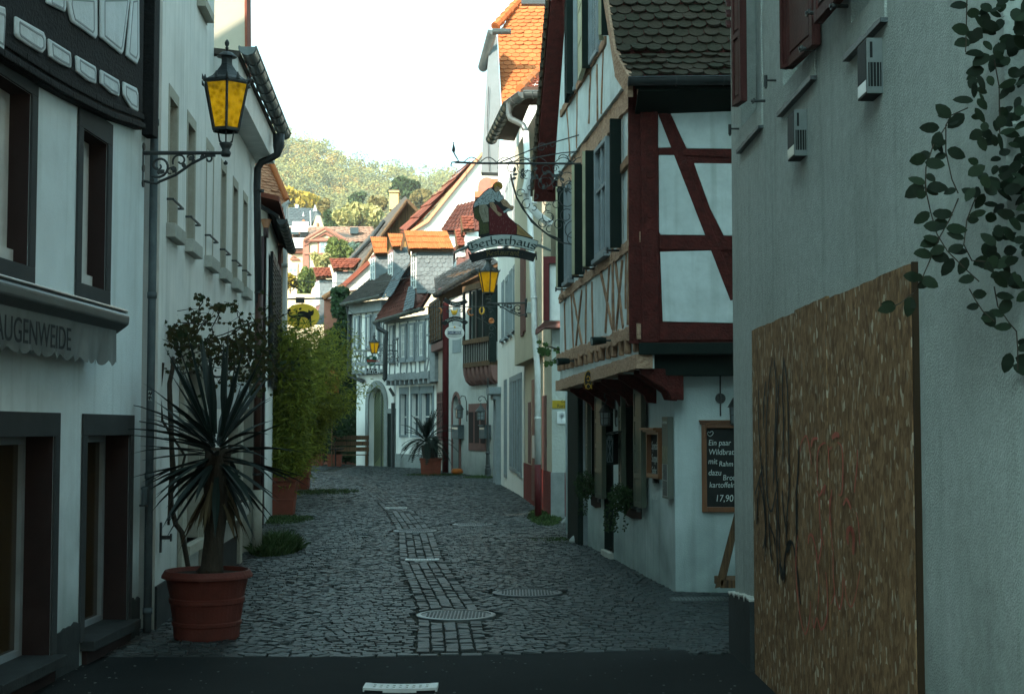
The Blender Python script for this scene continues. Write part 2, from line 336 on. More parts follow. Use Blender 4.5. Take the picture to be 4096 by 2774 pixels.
def stone(cx, cy, ax, ay, L, Wd):
 bx, by = -ay, ax; hl, hw = L / 2 - .004, Wd / 2 - .003; z = R.uniform(.004, .014); tx, ty = R.gauss(0, .055), R.gauss(0, .055)
 lo = []; up = []
 for sx, sy in ((-1, -1), (1, -1), (1, 1), (-1, 1)):
  l = hl + R.uniform(-.006, .004); w_ = hw + R.uniform(-.006, .003)
  lo.append((cx + ax * sx * l + bx * sy * w_, cy + ay * sx * l + by * sy * w_, -.014))
  l *= .90; w_ *= .86
  up.append((cx + ax * sx * l + bx * sy * w_, cy + ay * sx * l + by * sy * w_, z + sx * l * tx + sy * w_ * ty))
 mid = [((a[0] * .7 + b[0] * .3), (a[1] * .7 + b[1] * .3), z * .45) for a, b in zip(lo, up)]
 k = len(m.v); m.v += lo + mid + up
 for b0 in (0, 4):
  for i in range(4):
   j = (i + 1) % 4; m.f.append((k + b0 + i, k + b0 + j, k + b0 + 4 + j, k + b0 + 4 + i)); m.m.append(0)
 m.f.append((k + 8, k + 9, k + 10, k + 11)); m.m.append(0)
def edgeY(x):
 for (a, p), (b, r_) in zip(edge, edge[1:]):
  if a <= x <= b: return p + (r_ - p) * (x - a) / (b - a)
 return 10.04
y = 9.2
while y < 62:
 base = y; y += .080 if y < 30 else .11
 per = 1.56; ph = .35 if int((y - 9) / 14) % 2 else 0
 x = interp(XL, base) + R.uniform(0, .1)
 while x < interp(XR, base):
  L = R.uniform(.075, .115) if base < 30 else R.uniform(.11, .15)
  f = ((x + L / 2 + ph) / per) % 1.0
  yy = base + .34 * math.sin(PI * f); sl = .34 * PI / per * math.cos(PI * f)
  cx, cy = x + L / 2, yy
  x += L / math.sqrt(1 + sl * sl) + (.002)
  if cy < edgeY(cx) + .07 or cx > interp(XR, cy) - .02: continue
  if abs(cx - runx(cy)) < .285: continue
  if any((cx - a) ** 2 + (cy - b) ** 2 < (r_ + .04) ** 2 for a, b, r_ in DISC): continue
  d = math.hypot(1, sl * .6); stone(cx, cy, 1 / d, sl * .6 / d, L, .077 if base < 30 else .106)
y = 10.3
while y < 52:
 L = R.uniform(.10, .14); dx = runx(y + .2) - runx(y); d = math.hypot(dx, .2); ax, ay = dx / d, .2 / d
 for i in range(5):
  jj = R.uniform(0, .08); cx = runx(y) + (i - 2) * .106; cy = y + jj
  if any((cx - a) ** 2 + (cy - b) ** 2 < (r_ + .04) ** 2 for a, b, r_ in DISC) or cy < edgeY(cx) + .06: continue
  stone(cx, cy, ax, ay, L, .103)
 y += L + .003
x = -3.0
while x < 1.22:
 L = R.uniform(.13, .18); stone(x + L / 2, edgeY(x + L / 2) + .055, 1, .02, L, .10); x += L
COB = mat('basalt_cobble', (.026, .038, .040), (.005, .008, .0085), .5, 5, .8, 45, isl=.7, spec=.40)
structure(m.build('cobblestone_street', COB))

def manhole(i, c, lab):
 t = thing('manhole_cover', (c.x, c.y, 0), lab, 'manhole cover', 'round covers set in the cobbles')
 a = MB(); a.lathe([(.34, -.01), (.34, .012), (.325, .016), (.30, .016), (.30, .006)], c, 40); a.build('rim', MT['zinc'] if i != 3 else CAST, t)
 a = MB(); a.lathe([(.295, -.01), (.295, .010), (0, .010)], c, 40)
 for k in range(-9, 10):
  for j in range(-9, 10):
   x, y_ = k * .03, j * .03
   if x * x + y_ * y_ < .27 ** 2: a.box(c.x + x - .009, c.x + x + .009, c.y + y_ - .006, c.y + y_ + .006, .009, .015)
 a.build('lid', CAST, t)
 for k in range(28):
  pass
for i, ((p, r_), lab) in enumerate(zip(gM, ['round iron manhole cover with pale rim in the near cobbles by the asphalt edge', 'round manhole cover in the middle of the cobbled street, behind the white drain grate',
      'dull round manhole cover in the far cobbles on the right side of the street', 'dark round manhole cover in the cobbles near the restaurant corner'])):
 manhole(i, atZ(p), lab)
def grate(pc, wpx, lab, curve, n):
 c = atZ(pc); wd = wpx / F * c.y; t = thing('drain_grate', (c.x, c.y, 0), lab, 'drain grate', 'pale slotted drain grates across the runner of cobbles')
 a = MB(); hw = wd / 2; dp = .17
 def pt(u, v, z): return V((c.x + u * hw, c.y + v * dp / 2 + curve * u * u, z))
 for s0, s1 in ((-1, -.80), (.80, 1)):
  a.hexa([pt(s0, -1, .0), pt(s1, -1, 0), pt(s1, 1, 0), pt(s0, 1, 0), pt(s0, -1, .03), pt(s1, -1, .03), pt(s1, 1, .03), pt(s0, 1, .03)])
 for v0, v1 in ((-1, -.6), (.6, 1), (-.08, .08)):
  for k in range(8):
   u0, u1 = -.8 + 1.6 * k / 8, -.8 + 1.6 * (k + 1) / 8
   a.hexa([pt(u0, v0, 0), pt(u1, v0, 0), pt(u1, v1, 0), pt(u0, v1, 0), pt(u0, v0, .029), pt(u1, v0, .029), pt(u1, v1, .029), pt(u0, v1, .029)])
 for k in range(n + 1):
  u = -.8 + 1.6 * k / n; e = .55 * 1.6 / n / 2
  a.hexa([pt(u - e, -.6, 0), pt(u + e, -.6, 0), pt(u + e, .6, 0), pt(u - e, .6, 0), pt(u - e, -.6, .028), pt(u + e, -.6, .028), pt(u + e, .6, .028), pt(u - e, .6, .028)])
 a.build('slotted_frame', MT['white_enamel'], t)
 a = MB(); a.box(c.x - hw * .95, c.x + hw * .95, c.y - dp * .45 + min(0, curve), c.y + dp * .45 + max(0, curve), -.02, .016); a.build('gutter', BLKP, t)
grate(q('7', 1388, 1101), 134, 'white slotted drain grate lying across the middle of the cobbled street', .05, 10)
grate((1602, 2762), 292, 'white slotted grate lying on the dark asphalt nearest the camera', .04, 9)
grate(q('7', 1180, 674), 84, 'thin pale drain grate across the far bend of the cobbled runner', .0, 10)

# ------------------------------------------------------------------ helpers for vegetation
def rnd_dir(): 
 z = R.uniform(-1, 1); a = R.uniform(0, 2 * PI); s_ = math.sqrt(1 - z * z); return V((s_ * math.cos(a), s_ * math.sin(a), z))
def blade(mb, p, d, up, L, w_, bend=.3, n=4, fold=.25):
 """a long narrow leaf that droops"""
 d = V(d).normalized(); side = d.cross(V((0, 0, 1)));
 if side.length < .05: side = V((1, 0, 0))
 side.normalize(); pts = []; c = V(p); dd = d.copy()
 for i in range(n + 1):
  t = i / n; ww = w_ * (.35 + 1.3 * t if t < .5 else 1.0 * (1 - t) * 2 + .0) if i else w_ * .5
  up_ = side.cross(dd).normalized()
  pts += [c - side * ww / 2, c - up_ * ww * fold, c + side * ww / 2]
  c = c + dd * (L / n); dd = (dd + V((0, 0, -bend / n * (1 + t)))).normalized()
 k = len(mb.v); mb.v += [tuple(x) for x in pts]
 for i in range(n):
  a = k + 3 * i
  mb.f += [(a, a + 1, a + 4, a + 3), (a + 1, a + 2, a + 5, a + 4)]; mb.m += [0, 0]
def leaf(mb, p, d, nrm, L, w_, mi=0):
 d = V(d).normalized(); s_ = d.cross(V(nrm)); s_ = s_.normalized() if s_.length > 1e-3 else d.orthogonal().normalized()
 p = V(p); n_ = s_.cross(d) * (L * .08)
 mb.face([p, p + d * L * .3 + s_ * w_ * .5 + n_, p + d * L * .7 + s_ * w_ * .42 + n_, p + d * L, p + d * L * .7 - s_ * w_ * .42 + n_, p + d * L * .3 - s_ * w_ * .5 + n_], mi)
def lobed(mb, p, d, nrm, L):
 d = V(d).normalized(); s_ = d.cross(V(nrm)); s_ = s_.normalized() if s_.length > 1e-3 else d.orthogonal().normalized(); p = V(p)
 pr = [(0, 0), (-.1, .35), (.15, .30), (.35, .62), (.5, .32), (.75, .36), (1, 0), (.75, -.36), (.5, -.32), (.35, -.62), (.15, -.30), (-.1, -.35)]
 mb.face([p + d * L * a + s_ * L * b for a, b in pr])
def crown(mb, c, rx, ry, rz, n, size, lobes=9, seed=1, flat=.0):
 rr = random.Random(seed); c = V(c)
 bl = [(c + V((rr.uniform(-.62, .62) * rx, rr.uniform(-.62, .62) * ry, rr.uniform(-.55, .62) * rz)), rr.uniform(.32, .52)) for _ in range(lobes)]
 for i in range(n):
  b, s_ = bl[rr.randrange(lobes)]; z = rr.uniform(-1, 1); a = rr.uniform(0, 2 * PI); r_ = math.sqrt(1 - z * z); k = s_ * (.72 + .4 * rr.random())
  p = b + V((rx * r_ * math.cos(a), ry * r_ * math.sin(a), rz * z)) * k
  u = V((rr.gauss(0, 1), rr.gauss(0, 1), rr.gauss(0, .7))).normalized(); v = u.orthogonal().normalized(); t = rr.uniform(0, 6.3)
  e = (v * math.cos(t) + u.cross(v) * math.sin(t)); g = e.cross(u); z_ = size * rr.uniform(.6, 1.3)
  mb.face([p - e * z_ * .5, p - g * z_ * .32, p + e * z_ * .5, p + g * z_ * .32])
def tree(label, p, Y, wpx, hpx, mt, n=900, leafs=.35, name='broadleaf_tree', seed=1, base=None, group='trees below the wooded hill'):
 c = atY(p, Y); rx = wpx / 2 / F * Y; rz = hpx / 2 / F * Y; z0 = base if base is not None else c.z - rz * 2.2
 t = thing(name, (c.x, c.y, z0), label, 'tree', group)
 a = MB(); a.tube([(c.x, c.y, z0), (c.x + .05 * rx, c.y, z0 + (c.z - z0) * .6), (c.x, c.y, c.z + rz * .4)], [rx * .09, rx * .07, rx * .03], 8)
 for i in range(7):
  an = i * 2.4 + seed; s_ = V((c.x, c.y, z0 + (c.z - z0) * (.5 + .06 * i)))
  a.tube([s_, s_ + V((math.cos(an) * rx * .35, math.sin(an) * rx * .35, rz * .35)), s_ + V((math.cos(an) * rx * .7, math.sin(an) * rx * .7, rz * .6))], [rx * .035, rx * .025, rx * .01], 6)
 a.build('trunk', BARK, t)
 a = MB(); crown(a, c, rx, rx, rz, n, leafs, 11, seed); a.build('crown', mt, t); return t

# ------------------------------------------------------------------ wooded hill
RID = [(500, 380), (900, 420), (1134, 492), (1198, 518), (1307, 560), (1411, 603), (1495, 633), (1585, 653), (1733, 662), (1842, 675), (2000, 700), (2400, 760), (3200, 900)]
YR = 560.0
def hill(x, y):
 px = CX + x / max(y, 1) * F; zr = atY((px, interp(RID, px)), YR).z - 5
 t = max(0, min(1.25, (y - 190) / (YR - 190))); return -2 + zr * (t ** 1.15 if t <= 1 else 1 - (t - 1) * .5)
m = MB(); NX, NY = 40, 30
for j in range(NY + 1):
 y = 185 + (640 - 185) * j / NY
 for i in range(NX + 1):
  x = (-.5 + 1.0 * i / NX) * y * 1.0
  m.v.append((x, y, hill(x, y)))
for j in range(NY):
 for i in range(NX):
  a = j * (NX + 1) + i; m.f.append((a, a + 1, a + NX + 2, a + NX + 1)); m.m.append(0)
structure(m.build('hill', mat('forest_floor', (.05, .06, .02), (.03, .035, .012), .95, .05), smooth=True))
HILLC = [mat('hill_leaf_a', (.36, .32, .11), (.23, .22, .08), .8, .02, isl=.6, trans=.2), mat('hill_leaf_b', (.25, .25, .11), (.16, .17, .08), .8, .02, isl=.6, trans=.2),
         mat('hill_leaf_c', (.42, .30, .10), (.27, .18, .06), .8, .02, isl=.6, trans=.2), mat('hill_leaf_d', (.17, .19, .11), (.11, .13, .08), .8, .02, isl=.6, trans=.2)]
m = MB(); R2 = random.Random(5)
for i in range(1250):
 y = 195 + 385 * R2.random() ** .8; px = R2.uniform(840, 2250); x = (px - CX) / F * y; z = hill(x, y)
 r_ = R2.uniform(2.4, 4.6); c = V((x, y, z + r_ * .9)); mi = R2.choice((0, 0, 1, 1, 1, 2, 3)); 
 n = 150 if 1080 < px < 1900 else 40
 lob = [(V((R2.uniform(-.5, .5), R2.uniform(-.5, .5), R2.uniform(-.4, .6))) * r_, R2.uniform(.4, .65)) for _ in range(5)]
 for k in range(n):
  l, s_ = lob[k % 5]; zz = R2.uniform(-.5, 1); a = R2.uniform(0, 6.283); q_ = math.sqrt(max(0, 1 - zz * zz)); p = c + l + V((q_ * math.cos(a), q_ * math.sin(a), zz)) * r_ * s_
  a1, a2 = R2.uniform(0, 6.283), R2.uniform(-.8, .8); e = V((math.cos(a1), math.sin(a1), math.sin(a2) * .8)) * (.75 if n > 100 else 1.3); g = V((-math.sin(a1), math.cos(a1) * .3, .8)) * (.55 if n > 100 else 1.0)
  m.v += [tuple(p - e * .5), tuple(p - g * .5), tuple(p + e * .5), tuple(p + g * .5)]; k4 = len(m.v); m.f.append((k4 - 4, k4 - 3, k4 - 2, k4 - 1)); m.m.append(mi)
o = m.build('hillside_forest', HILLC); tag(o, 'hazy autumn woodland covering the whole hillside', 'woodland', None, 'stuff')

t = thing('unseen_sky_blocker', (0, -17, 0), 'unseen house mass added behind the viewpoint to block low sky light', 'house'); m = MB(); m.box(-9, 9, -20, -14.5, 0, 7.5); m.box(-15, -9, -14.5, -3, 0, 3.5); m.build('wall', WCS, t); m = MB(); m.prism([(-9.3, -20.3, 7.5), (-9.3, -14.2, 7.5), (-9.3, -17, 9)], (18.6, 0, 0)); m.build('roof', TLD, t)  # unseen mass added behind the camera to cut low sky light
# ------------------------------------------------------------------ left building 1: black half-timbering over a white ground floor
def shell(mb, wl, s0, s1, z0, z1, depth, mi=0, front=False, o=0.0):
 """back, sides and top of a building behind its front"""
 a, b, c, d = wl.P(s0, z0, o), wl.P(s1, z0, o), wl.P(s1, z0, o - depth), wl.P(s0, z0, o - depth); h = V((0, 0, z1 - z0))
 mb.face([a, d, d + h, a + h], mi); mb.face([b, c, c + h, b + h], mi); mb.face([c, d, d + h, c + h], mi); mb.face([a + h, b + h, c + h, d + h], mi)
 if front: mb.face([a, b, b + h, a + h], mi)
L1 = Wall((-3.33, -12.0), (-2.88, 11.05))
t1 = thing('half_timbered_house', L1.P(L1.L, 0), 'white rendered house with black half timbering above, nearest on the left', 'house')
def sz(wl, k, x, y, o=0.0): return wl.S(q(k, x, y), o)
sD = lambda x, y, k='4': L1.S(q(k, x, y))
w2s0, w2z1 = sz(L1, '1', 660, 1035); w2s1, _ = sz(L1, '1', 860, 1150); _, w2z0 = sz(L1, '2', 690, 885)
w1s1, w1z1 = sz(L1, '1', 243, 800); _, w1z0 = sz(L1, '2', 200, 735); w1s0 = w1s1 - (w2s1 - w2s0) * 1.05
w1z0 = w2z0; w1z1 = w2z1
d2s0, d2z1 = sz(L1, '3', 690, 690); d2s1, _ = sz(L1, '3', 1040, 700); d1s1, d1z1 = sz(L1, '3', 430, 680); d1s0 = d1s1 - 1.0
d1z1 = d2z1
holes = [(w2s0, w2s1, w2z0, w2z1, 0, .135), (w1s0, w1s1, w1z0, w1z1, 0, .135), (w1s0 - 1.6, w1s0 - .9, w1z0, w1z1, 0, .135),
         (d2s0, d2s1, .16, d2z1, 0, .185), (d1s0, d1s1, .16, d1z1, 0, .185)]
JT = 4.02
m = MB(); L1.panel(m, 9, L1.L, 0, 4.3, holes, 0, .17, 0, 1)
shell(m, L1, 9, L1.L, 0, 11, 7, 0)
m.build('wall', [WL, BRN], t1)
for i, h in enumerate(holes):
 door = h[2] < 1; nm = 'door' if door else 'window'
 m = MB(); wz = .10 if not door else .16
 L1.surround(m, h[0], h[1], h[2], h[3], .10 if not door else .09, .002, .018, not door, 0, .16 if not door else .15)
 if not door: L1.box(m, h[0] - .1, h[1] + .1, h[2] - .26, h[2] - .1, .002, .0175)
 fr = m.build(nm + '_surround', DG, t1, bevel=.004)
 m = MB(); s0, s1, z0, z1 = h[:4]; dp = h[5] - .01; e = .05
 for a, b, c, d in ((s0, s0 + e, z0, z1), (s1 - e - .10 * (not door), s1, z0, z1), (s0 + e, s1 - e, z0, z0 + e), (s0 + e, s1 - e, z1 - e, z1), ((s0 + s1) / 2 - .03, (s0 + s1) / 2 + .03, z0 + e, z1 - e)):
  L1.box(m, a, b, c, d, -dp - .05, -dp)
 if not door: L1.box(m, s0, s1, z0 - .0, z0 + .1, -dp, -dp + .04)
 wf = m.build('window_frame' if not door else 'door_frame', WHT if not door else GRYJ, t1)
 m = MB(); L1.box(m, s0 + e, s1 - e, z0 + e, z1 - e, -dp - .04, -dp - .03); m.build('pane', GLW if not door else mat('warm_dark_glass', (.045, .028, .012), (.03, .02, .01), .15, 1.5, spec=.5) if i == 3 else (GLW if not door else MT['warm_dark_glass']), wf)
 if door:
  m = MB(); L1.box(m, s0 - .04, s1 + .05, .10, .17, -.22, .10); L1.box(m, s0, s1 + .02, 0, .10, -.2, .035, 1)
  m.build('door_step', [DGP, BRN], t1, bevel=.006)
# painted plinth with uneven upper edge, broken by the doors
segs = [(d1s1 + .09, d2s0 - .09), (d2s1 + .09, L1.L + .01), (d1s0 - 3, d1s0 - .09)]
for a, b in segs:
 m = MB(); n = max(2, int((b - a) / .05)); top = [(a + (b - a) * i / n, .30 + R.uniform(-.02, .02)) for i in range(n + 1)]
 L1.poly(m, [(b, 0), (a, 0)] + top, .001, .012); m.build('plinth', DGP, t1)
# black timber storey with plaster panels
sE = L1.L + .02
low = [(0, 470), (200, 590), (380, 700), (560, 800), (760, 900), (900, 965), (1040, 1010), (1150, 1050)]
pl = [sz(L1, '1', x, y, .06) for x, y in low]; pl = [(9, pl[0][1] + .1)] + pl
m = MB()
L1.poly(m, pl + [(pl[-1][0], 10.9), (9, 10.9)], .0, .06)
for dz_, o_ in ((.03, .085), (.10, .075)):
 for a, b in zip(pl, pl[1:]): L1.beam(m, (a[0], a[1] + dz_), (b[0], b[1] + dz_), .045, .06, o_)
L1.box(m, sE - .12, sE + .03, pl[-1][1], 10.9, .0, .09)
m.build('timber_frame', BLKT, t1, bevel=.012)
def ppanel(mb, wl, k, pts, o, th=.012, inset=None):
 pp = [wl.S(q(k, x, y), o) for x, y in pts]; wl.poly(mb, pp, o, o + th)
 return pp
WPN = mat('white_infill_plaster', (.62, .67, .70), (.54, .59, .61), .88, 4.0, .5, 30, streak=.2, dirt=.3)
P1 = [[(105, 130), (330, 258), (345, 300), (345, 400), (318, 432), (200, 365), (120, 310), (105, 280)],
      [(372, 310), (548, 420), (553, 470), (553, 553), (470, 520), (380, 460)], [(598, 447), (750, 535), (757, 570), (755, 680), (690, 655), (605, 585)],
      [(797, 562), (940, 645), (945, 680), (943, 782), (880, 755), (820, 700), (797, 680)], [(980, 658), (1085, 710), (1097, 750), (1098, 906), (1040, 875), (1000, 810), (982, 770)],
      [(527, -60), (525, 10), (545, 120), (560, 180), (650, 240), (752, 316), (766, 290), (764, -60)], [(795, -60), (795, 305), (880, 375), (965, 442), (978, 410), (1035, -60)],
      [(1050, -60), (1018, 300), (1005, 450), (1020, 470), (1088, 522), (1106, 470), (1104, -60)], [(360, -60), (362, 30), (420, 60), (505, 100), (512, 60), (510, -60)], [(-60, 30), (18, 60), (22, 120), (5, 455), (-60, 420)],
      [(-300, -60), (-300, -20), (-100, 60), (-40, 20)]]
for i, pts in enumerate(P1[:10]):
 m = MB(); pp = ppanel(m, L1, '1', pts, .058, .022)
 o_ = m.build('plaster_panel', WPN, t1, bevel=.012)
 # thin painted border line inside each panel
 cx = sum(p[0] for p in pp) / len(pp); cz = sum(p[1] for p in pp) / len(pp); m = MB()
 s_lo, s_hi = min(p[0] for p in pp), max(p[0] for p in pp); k_ = (.035 if i < 5 else .06); ii = []
 hz_ = (max(p[1] for p in pp) - min(p[1] for p in pp)) / 2; hs_ = (s_hi - s_lo) / 2
 for p in pp: ii.append((cx + (p[0] - cx) * (1 - min(.35, k_ * 1.3 / hs_)), cz + (p[1] - cz) * (1 - min(.4, k_ / hz_))))
 for a, b in zip(ii, ii[1:] + ii[:1]):
  if math.hypot(a[0] - b[0], a[1] - b[1]) > .02: L1.beam(m, a, b, .012, .080, .0825)
 m.build('painted_line', LG, o_)
m = MB()  # roof of the left house (slopes back from the street)
e0 = L1.P(9, 10.9, .5); e1 = L1.P(L1.L, 10.9, .5); r0 = L1.P(9, 13.4, -3.5); r1 = L1.P(L1.L, 13.4, -3.5); b0 = L1.P(9, 10.9, -7.4); b1 = L1.P(L1.L, 10.9, -7.4)
m.face([e0, e1, r1, r0]); m.face([r0, r1, b1, b0]); m.face([e0, r0, b0]); m.face([e1, b1, r1]); m.face([e0, b0, b1, e1]); m.build('roof', TLD, t1)

# awning
AWO = .22
aw0 = L1.S(q('2', -300, 745), AWO)[0]; aw1 = L1.S((500, 1290), AWO)[0]; azt = L1.S((250, 1178), AWO)[1]
t = thing('awning', L1.P(aw1, azt - .3), 'half rolled-in grey fabric awning with scalloped edge and shop lettering', 'awning')
m = MB(); prof = [(.03, 0), (.12, .012), (AWO, .0), (AWO + .035, -.03), (AWO + .03, -.09), (AWO - .05, -.15), (.10, -.16), (.03, -.12)]
n = len(prof)
for s_ in (aw0, aw1): m.v += [tuple(L1.P(s_, azt + b, a)) for a, b in prof]
m.f += [(i, (i + 1) % n, n + (i + 1) % n, n + i) for i in range(n)] + [tuple(range(n)), tuple(range(2 * n - 1, n - 1, -1))]; m.m += [0] * (n + 2)
m.build('cassette', mat('dark_cassette', (.10, .12, .125), None, .35, 5, metal=.3), t, bevel=.012)
m = MB(); L1.box(m, aw0, aw1 + .01, azt - .004, azt + .014, .10, AWO + .02); m.build('top_rail', ALU, t, bevel=.006)
vs0, vz0 = L1.S(q('2', 940, 1212), AWO - .03); vsE = vs0; zt = azt - .13; zb = L1.S(q('3', 850, 120), AWO - .03)[1]
m = MB(); N = 160; cols = []; sc0 = aw0 + .05
for i in range(N + 1):
 u = i / N; s_ = sc0 + (vsE - sc0) * u; sw = (vsE - s_) ; 
 wob = .010 * math.sin(s_ * 31) + .014 * math.sin(s_ * 11 + 1)
 scal = abs(math.sin(s_ * PI / .135)); zl = zb + .035 * (1 - scal) 
 fold = .03 * math.exp(-((s_ - vsE + .12) / .05) ** 2) - .02 * math.exp(-((s_ - vsE + .24) / .04) ** 2)
 cols.append([L1.P(s_, zt + (zl - zt) * v, AWO - .03 + (wob + fold) * v - .02 * v) for v in (0, .2, .4, .6, .8, .93, 1)])
for a, b in zip(cols, cols[1:]):
 for i in range(6): m.face([a[i], b[i], b[i + 1], a[i + 1]])
va = m.build('valance', AWN, t, smooth=True)
def text_obj(name, txt, M4, size, mt, parent=None, extr=.002, xs=1.0, shear=0.0, align='LEFT', sp=1.0):
 cu = bpy.data.curves.new(name, 'FONT'); cu.body = txt; cu.size = size; cu.extrude = extr; cu.shear = shear; cu.align_x = align; cu.space_character = sp
 to = bpy.data.objects.new(name + '_tmp', cu); C.objects.link(to); dg = bpy.context.evaluated_depsgraph_get(); dg.update()
 me = bpy.data.meshes.new_from_object(to.evaluated_get(dg)); bpy.data.objects.remove(to); bpy.data.curves.remove(cu)
 me.transform(M4 @ Matrix.Diagonal((xs, 1, 1, 1)))
 if parent is not None:
  b = V((0, 0, 0)); p = parent
  while p is not None: b = b + p.location; p = p.parent
  me.transform(Matrix.Translation(-b))
 me.materials.clear(); me.materials.append(mt); o = bpy.data.objects.new(name, me); C.objects.link(o)
 if parent is not None: o.parent = parent
 return o
def wmat(wl, s_, z, o, flip=1):
 """text frame on a wall; flip=-1 when the letters must run against s"""
 P = wl.P(s_, z, o); u = wl.u * flip; n = wl.n
 return Matrix(((u.x, 0, n.x, P.x), (u.y, 0, n.y, P.y), (u.z, 1, n.z, P.z), (0, 0, 0, 1)))
a_, _ = L1.S(q('2', -12, 1400), AWO + .01); b_, _ = L1.S(q('2', 600, 1470), AWO + .01)
zc = zb + .055
BLT = mat('dark_print', (.02, .028, .03), None, .8)
tx = text_obj('lettering', 'AUGENWEIDE', wmat(L1, a_, zc, AWO - .012), .20, BLT, va, .001)
me = tx.data; xs_ = [(v.co + va.parent.location - L1.a).dot(L1.u) for v in me.vertices]; lo, hi = min(xs_), max(xs_)
for v, s_ in zip(me.vertices, xs_): v.co += L1.u * ((b_ - a_) * (s_ - lo) / (hi - lo) + a_ - s_)

# downpipe, sticker and small box at the corner of house 1 and 2
Lc = Wall((-2.86, 11.05), (-2.86, 11.45))
p0 = atY((592, 2300), 11.2)
t = thing('downpipe', (p0.x, p0.y, 0), 'worn grey downpipe in the corner between the two near left houses', 'downpipe', 'downpipes on the house fronts')
m = MB(); m.tube([(p0.x, p0.y, 0), (p0.x, p0.y, 2.62), (p0.x, p0.y, 6)], .032, 12)
for z in (.15, 1.2, 2.62, 4.0): m.tube([(p0.x, p0.y, z), (p0.x, p0.y, z + .05)], .038, 12)
m.build('pipe', PIPG, t, smooth=True)
m = MB(); st = atY(q('3', 1205, 357), 11.15); m.box(st.x - .018, st.x + .016, p0.y - .035, p0.y - .033, st.z - .04, st.z + .04); o_ = m.build('sticker', BLKP, t)
text_obj('sticker_lettering', 'PF\nIN\nUL', Matrix.Translation((st.x - .014, p0.y - .036, st.z + .012)) @ Matrix.Rotation(PI / 2, 4, 'X'), .03, CHALK, o_, .0004)
bx = L1.S(q('3', 1133, 1175), .0); t = thing('wall_box', L1.P(bx[0], bx[1]), 'small grey cylindrical box low on the white corner wall beside the downpipe', 'wall box')
m = MB(); c = L1.P(bx[0], bx[1] - .07, .03); m.lathe([(.022, 0), (.022, .12), (.027, .12), (.027, .135), (.01, .145)], c, 12); m.build('body', PIPG, t, smooth=False)
m = MB(); L1.box(m, bx[0] - .03, bx[0] + .03, bx[1] - .08, bx[1] - .065, .0, .05); m.build('bracket', IRON, t)

# ------------------------------------------------------------------ lantern and its scrolled bracket
AMB = bpy.data.materials.new('amber_glass'); AMB.use_nodes = True
n_ = AMB.node_tree.nodes; l_ = AMB.node_tree.links; pb = n_['Principled BSDF']; pb.inputs['Base Color'].default_value = (.42, .27, .012, 1); pb.inputs['Roughness'].default_value = .18
tr = n_.new('ShaderNodeBsdfTranslucent'); tr.inputs[0].default_value = (.95, .74, .05, 1); tp = n_.new('ShaderNodeBsdfTransparent'); tp.inputs[0].default_value = (.96, .84, .20, 1)
m1 = n_.new('ShaderNodeMixShader'); m1.inputs[0].default_value = .72; m2 = n_.new('ShaderNodeMixShader'); m2.inputs[0].default_value = .86
l_.new(tr.outputs[0], m1.inputs[1]); l_.new(tp.outputs[0], m1.inputs[2]); l_.new(pb.outputs[0], m2.inputs[1]); l_.new(m1.outputs[0], m2.inputs[2]); l_.new(m2.outputs[0], n_['Material Output'].inputs[0])
pb.inputs['Emission Color'].default_value = (1, .70, .05, 1); pb.inputs['Emission Strength'].default_value = .30
vn = n_.new('ShaderNodeTexVoronoi'); vn.inputs['Scale'].default_value = 8; mr_ = n_.new('ShaderNodeMapRange'); mr_.inputs[2].default_value = .7; mr_.inputs[3].default_value = .0; mr_.inputs[4].default_value = .30; l_.new(vn.outputs[0], mr_.inputs[0]); l_.new(mr_.outputs[0], pb.inputs['Emission Strength']); bp = n_.new('ShaderNodeBump'); bp.inputs['Strength'].default_value = .7; bp.inputs['Distance'].default_value = .01
l_.new(vn.outputs[0], bp.inputs['Height']); l_.new(bp.outputs[0], pb.inputs['Normal']); l_.new(bp.outputs[0], tr.inputs['Normal'])
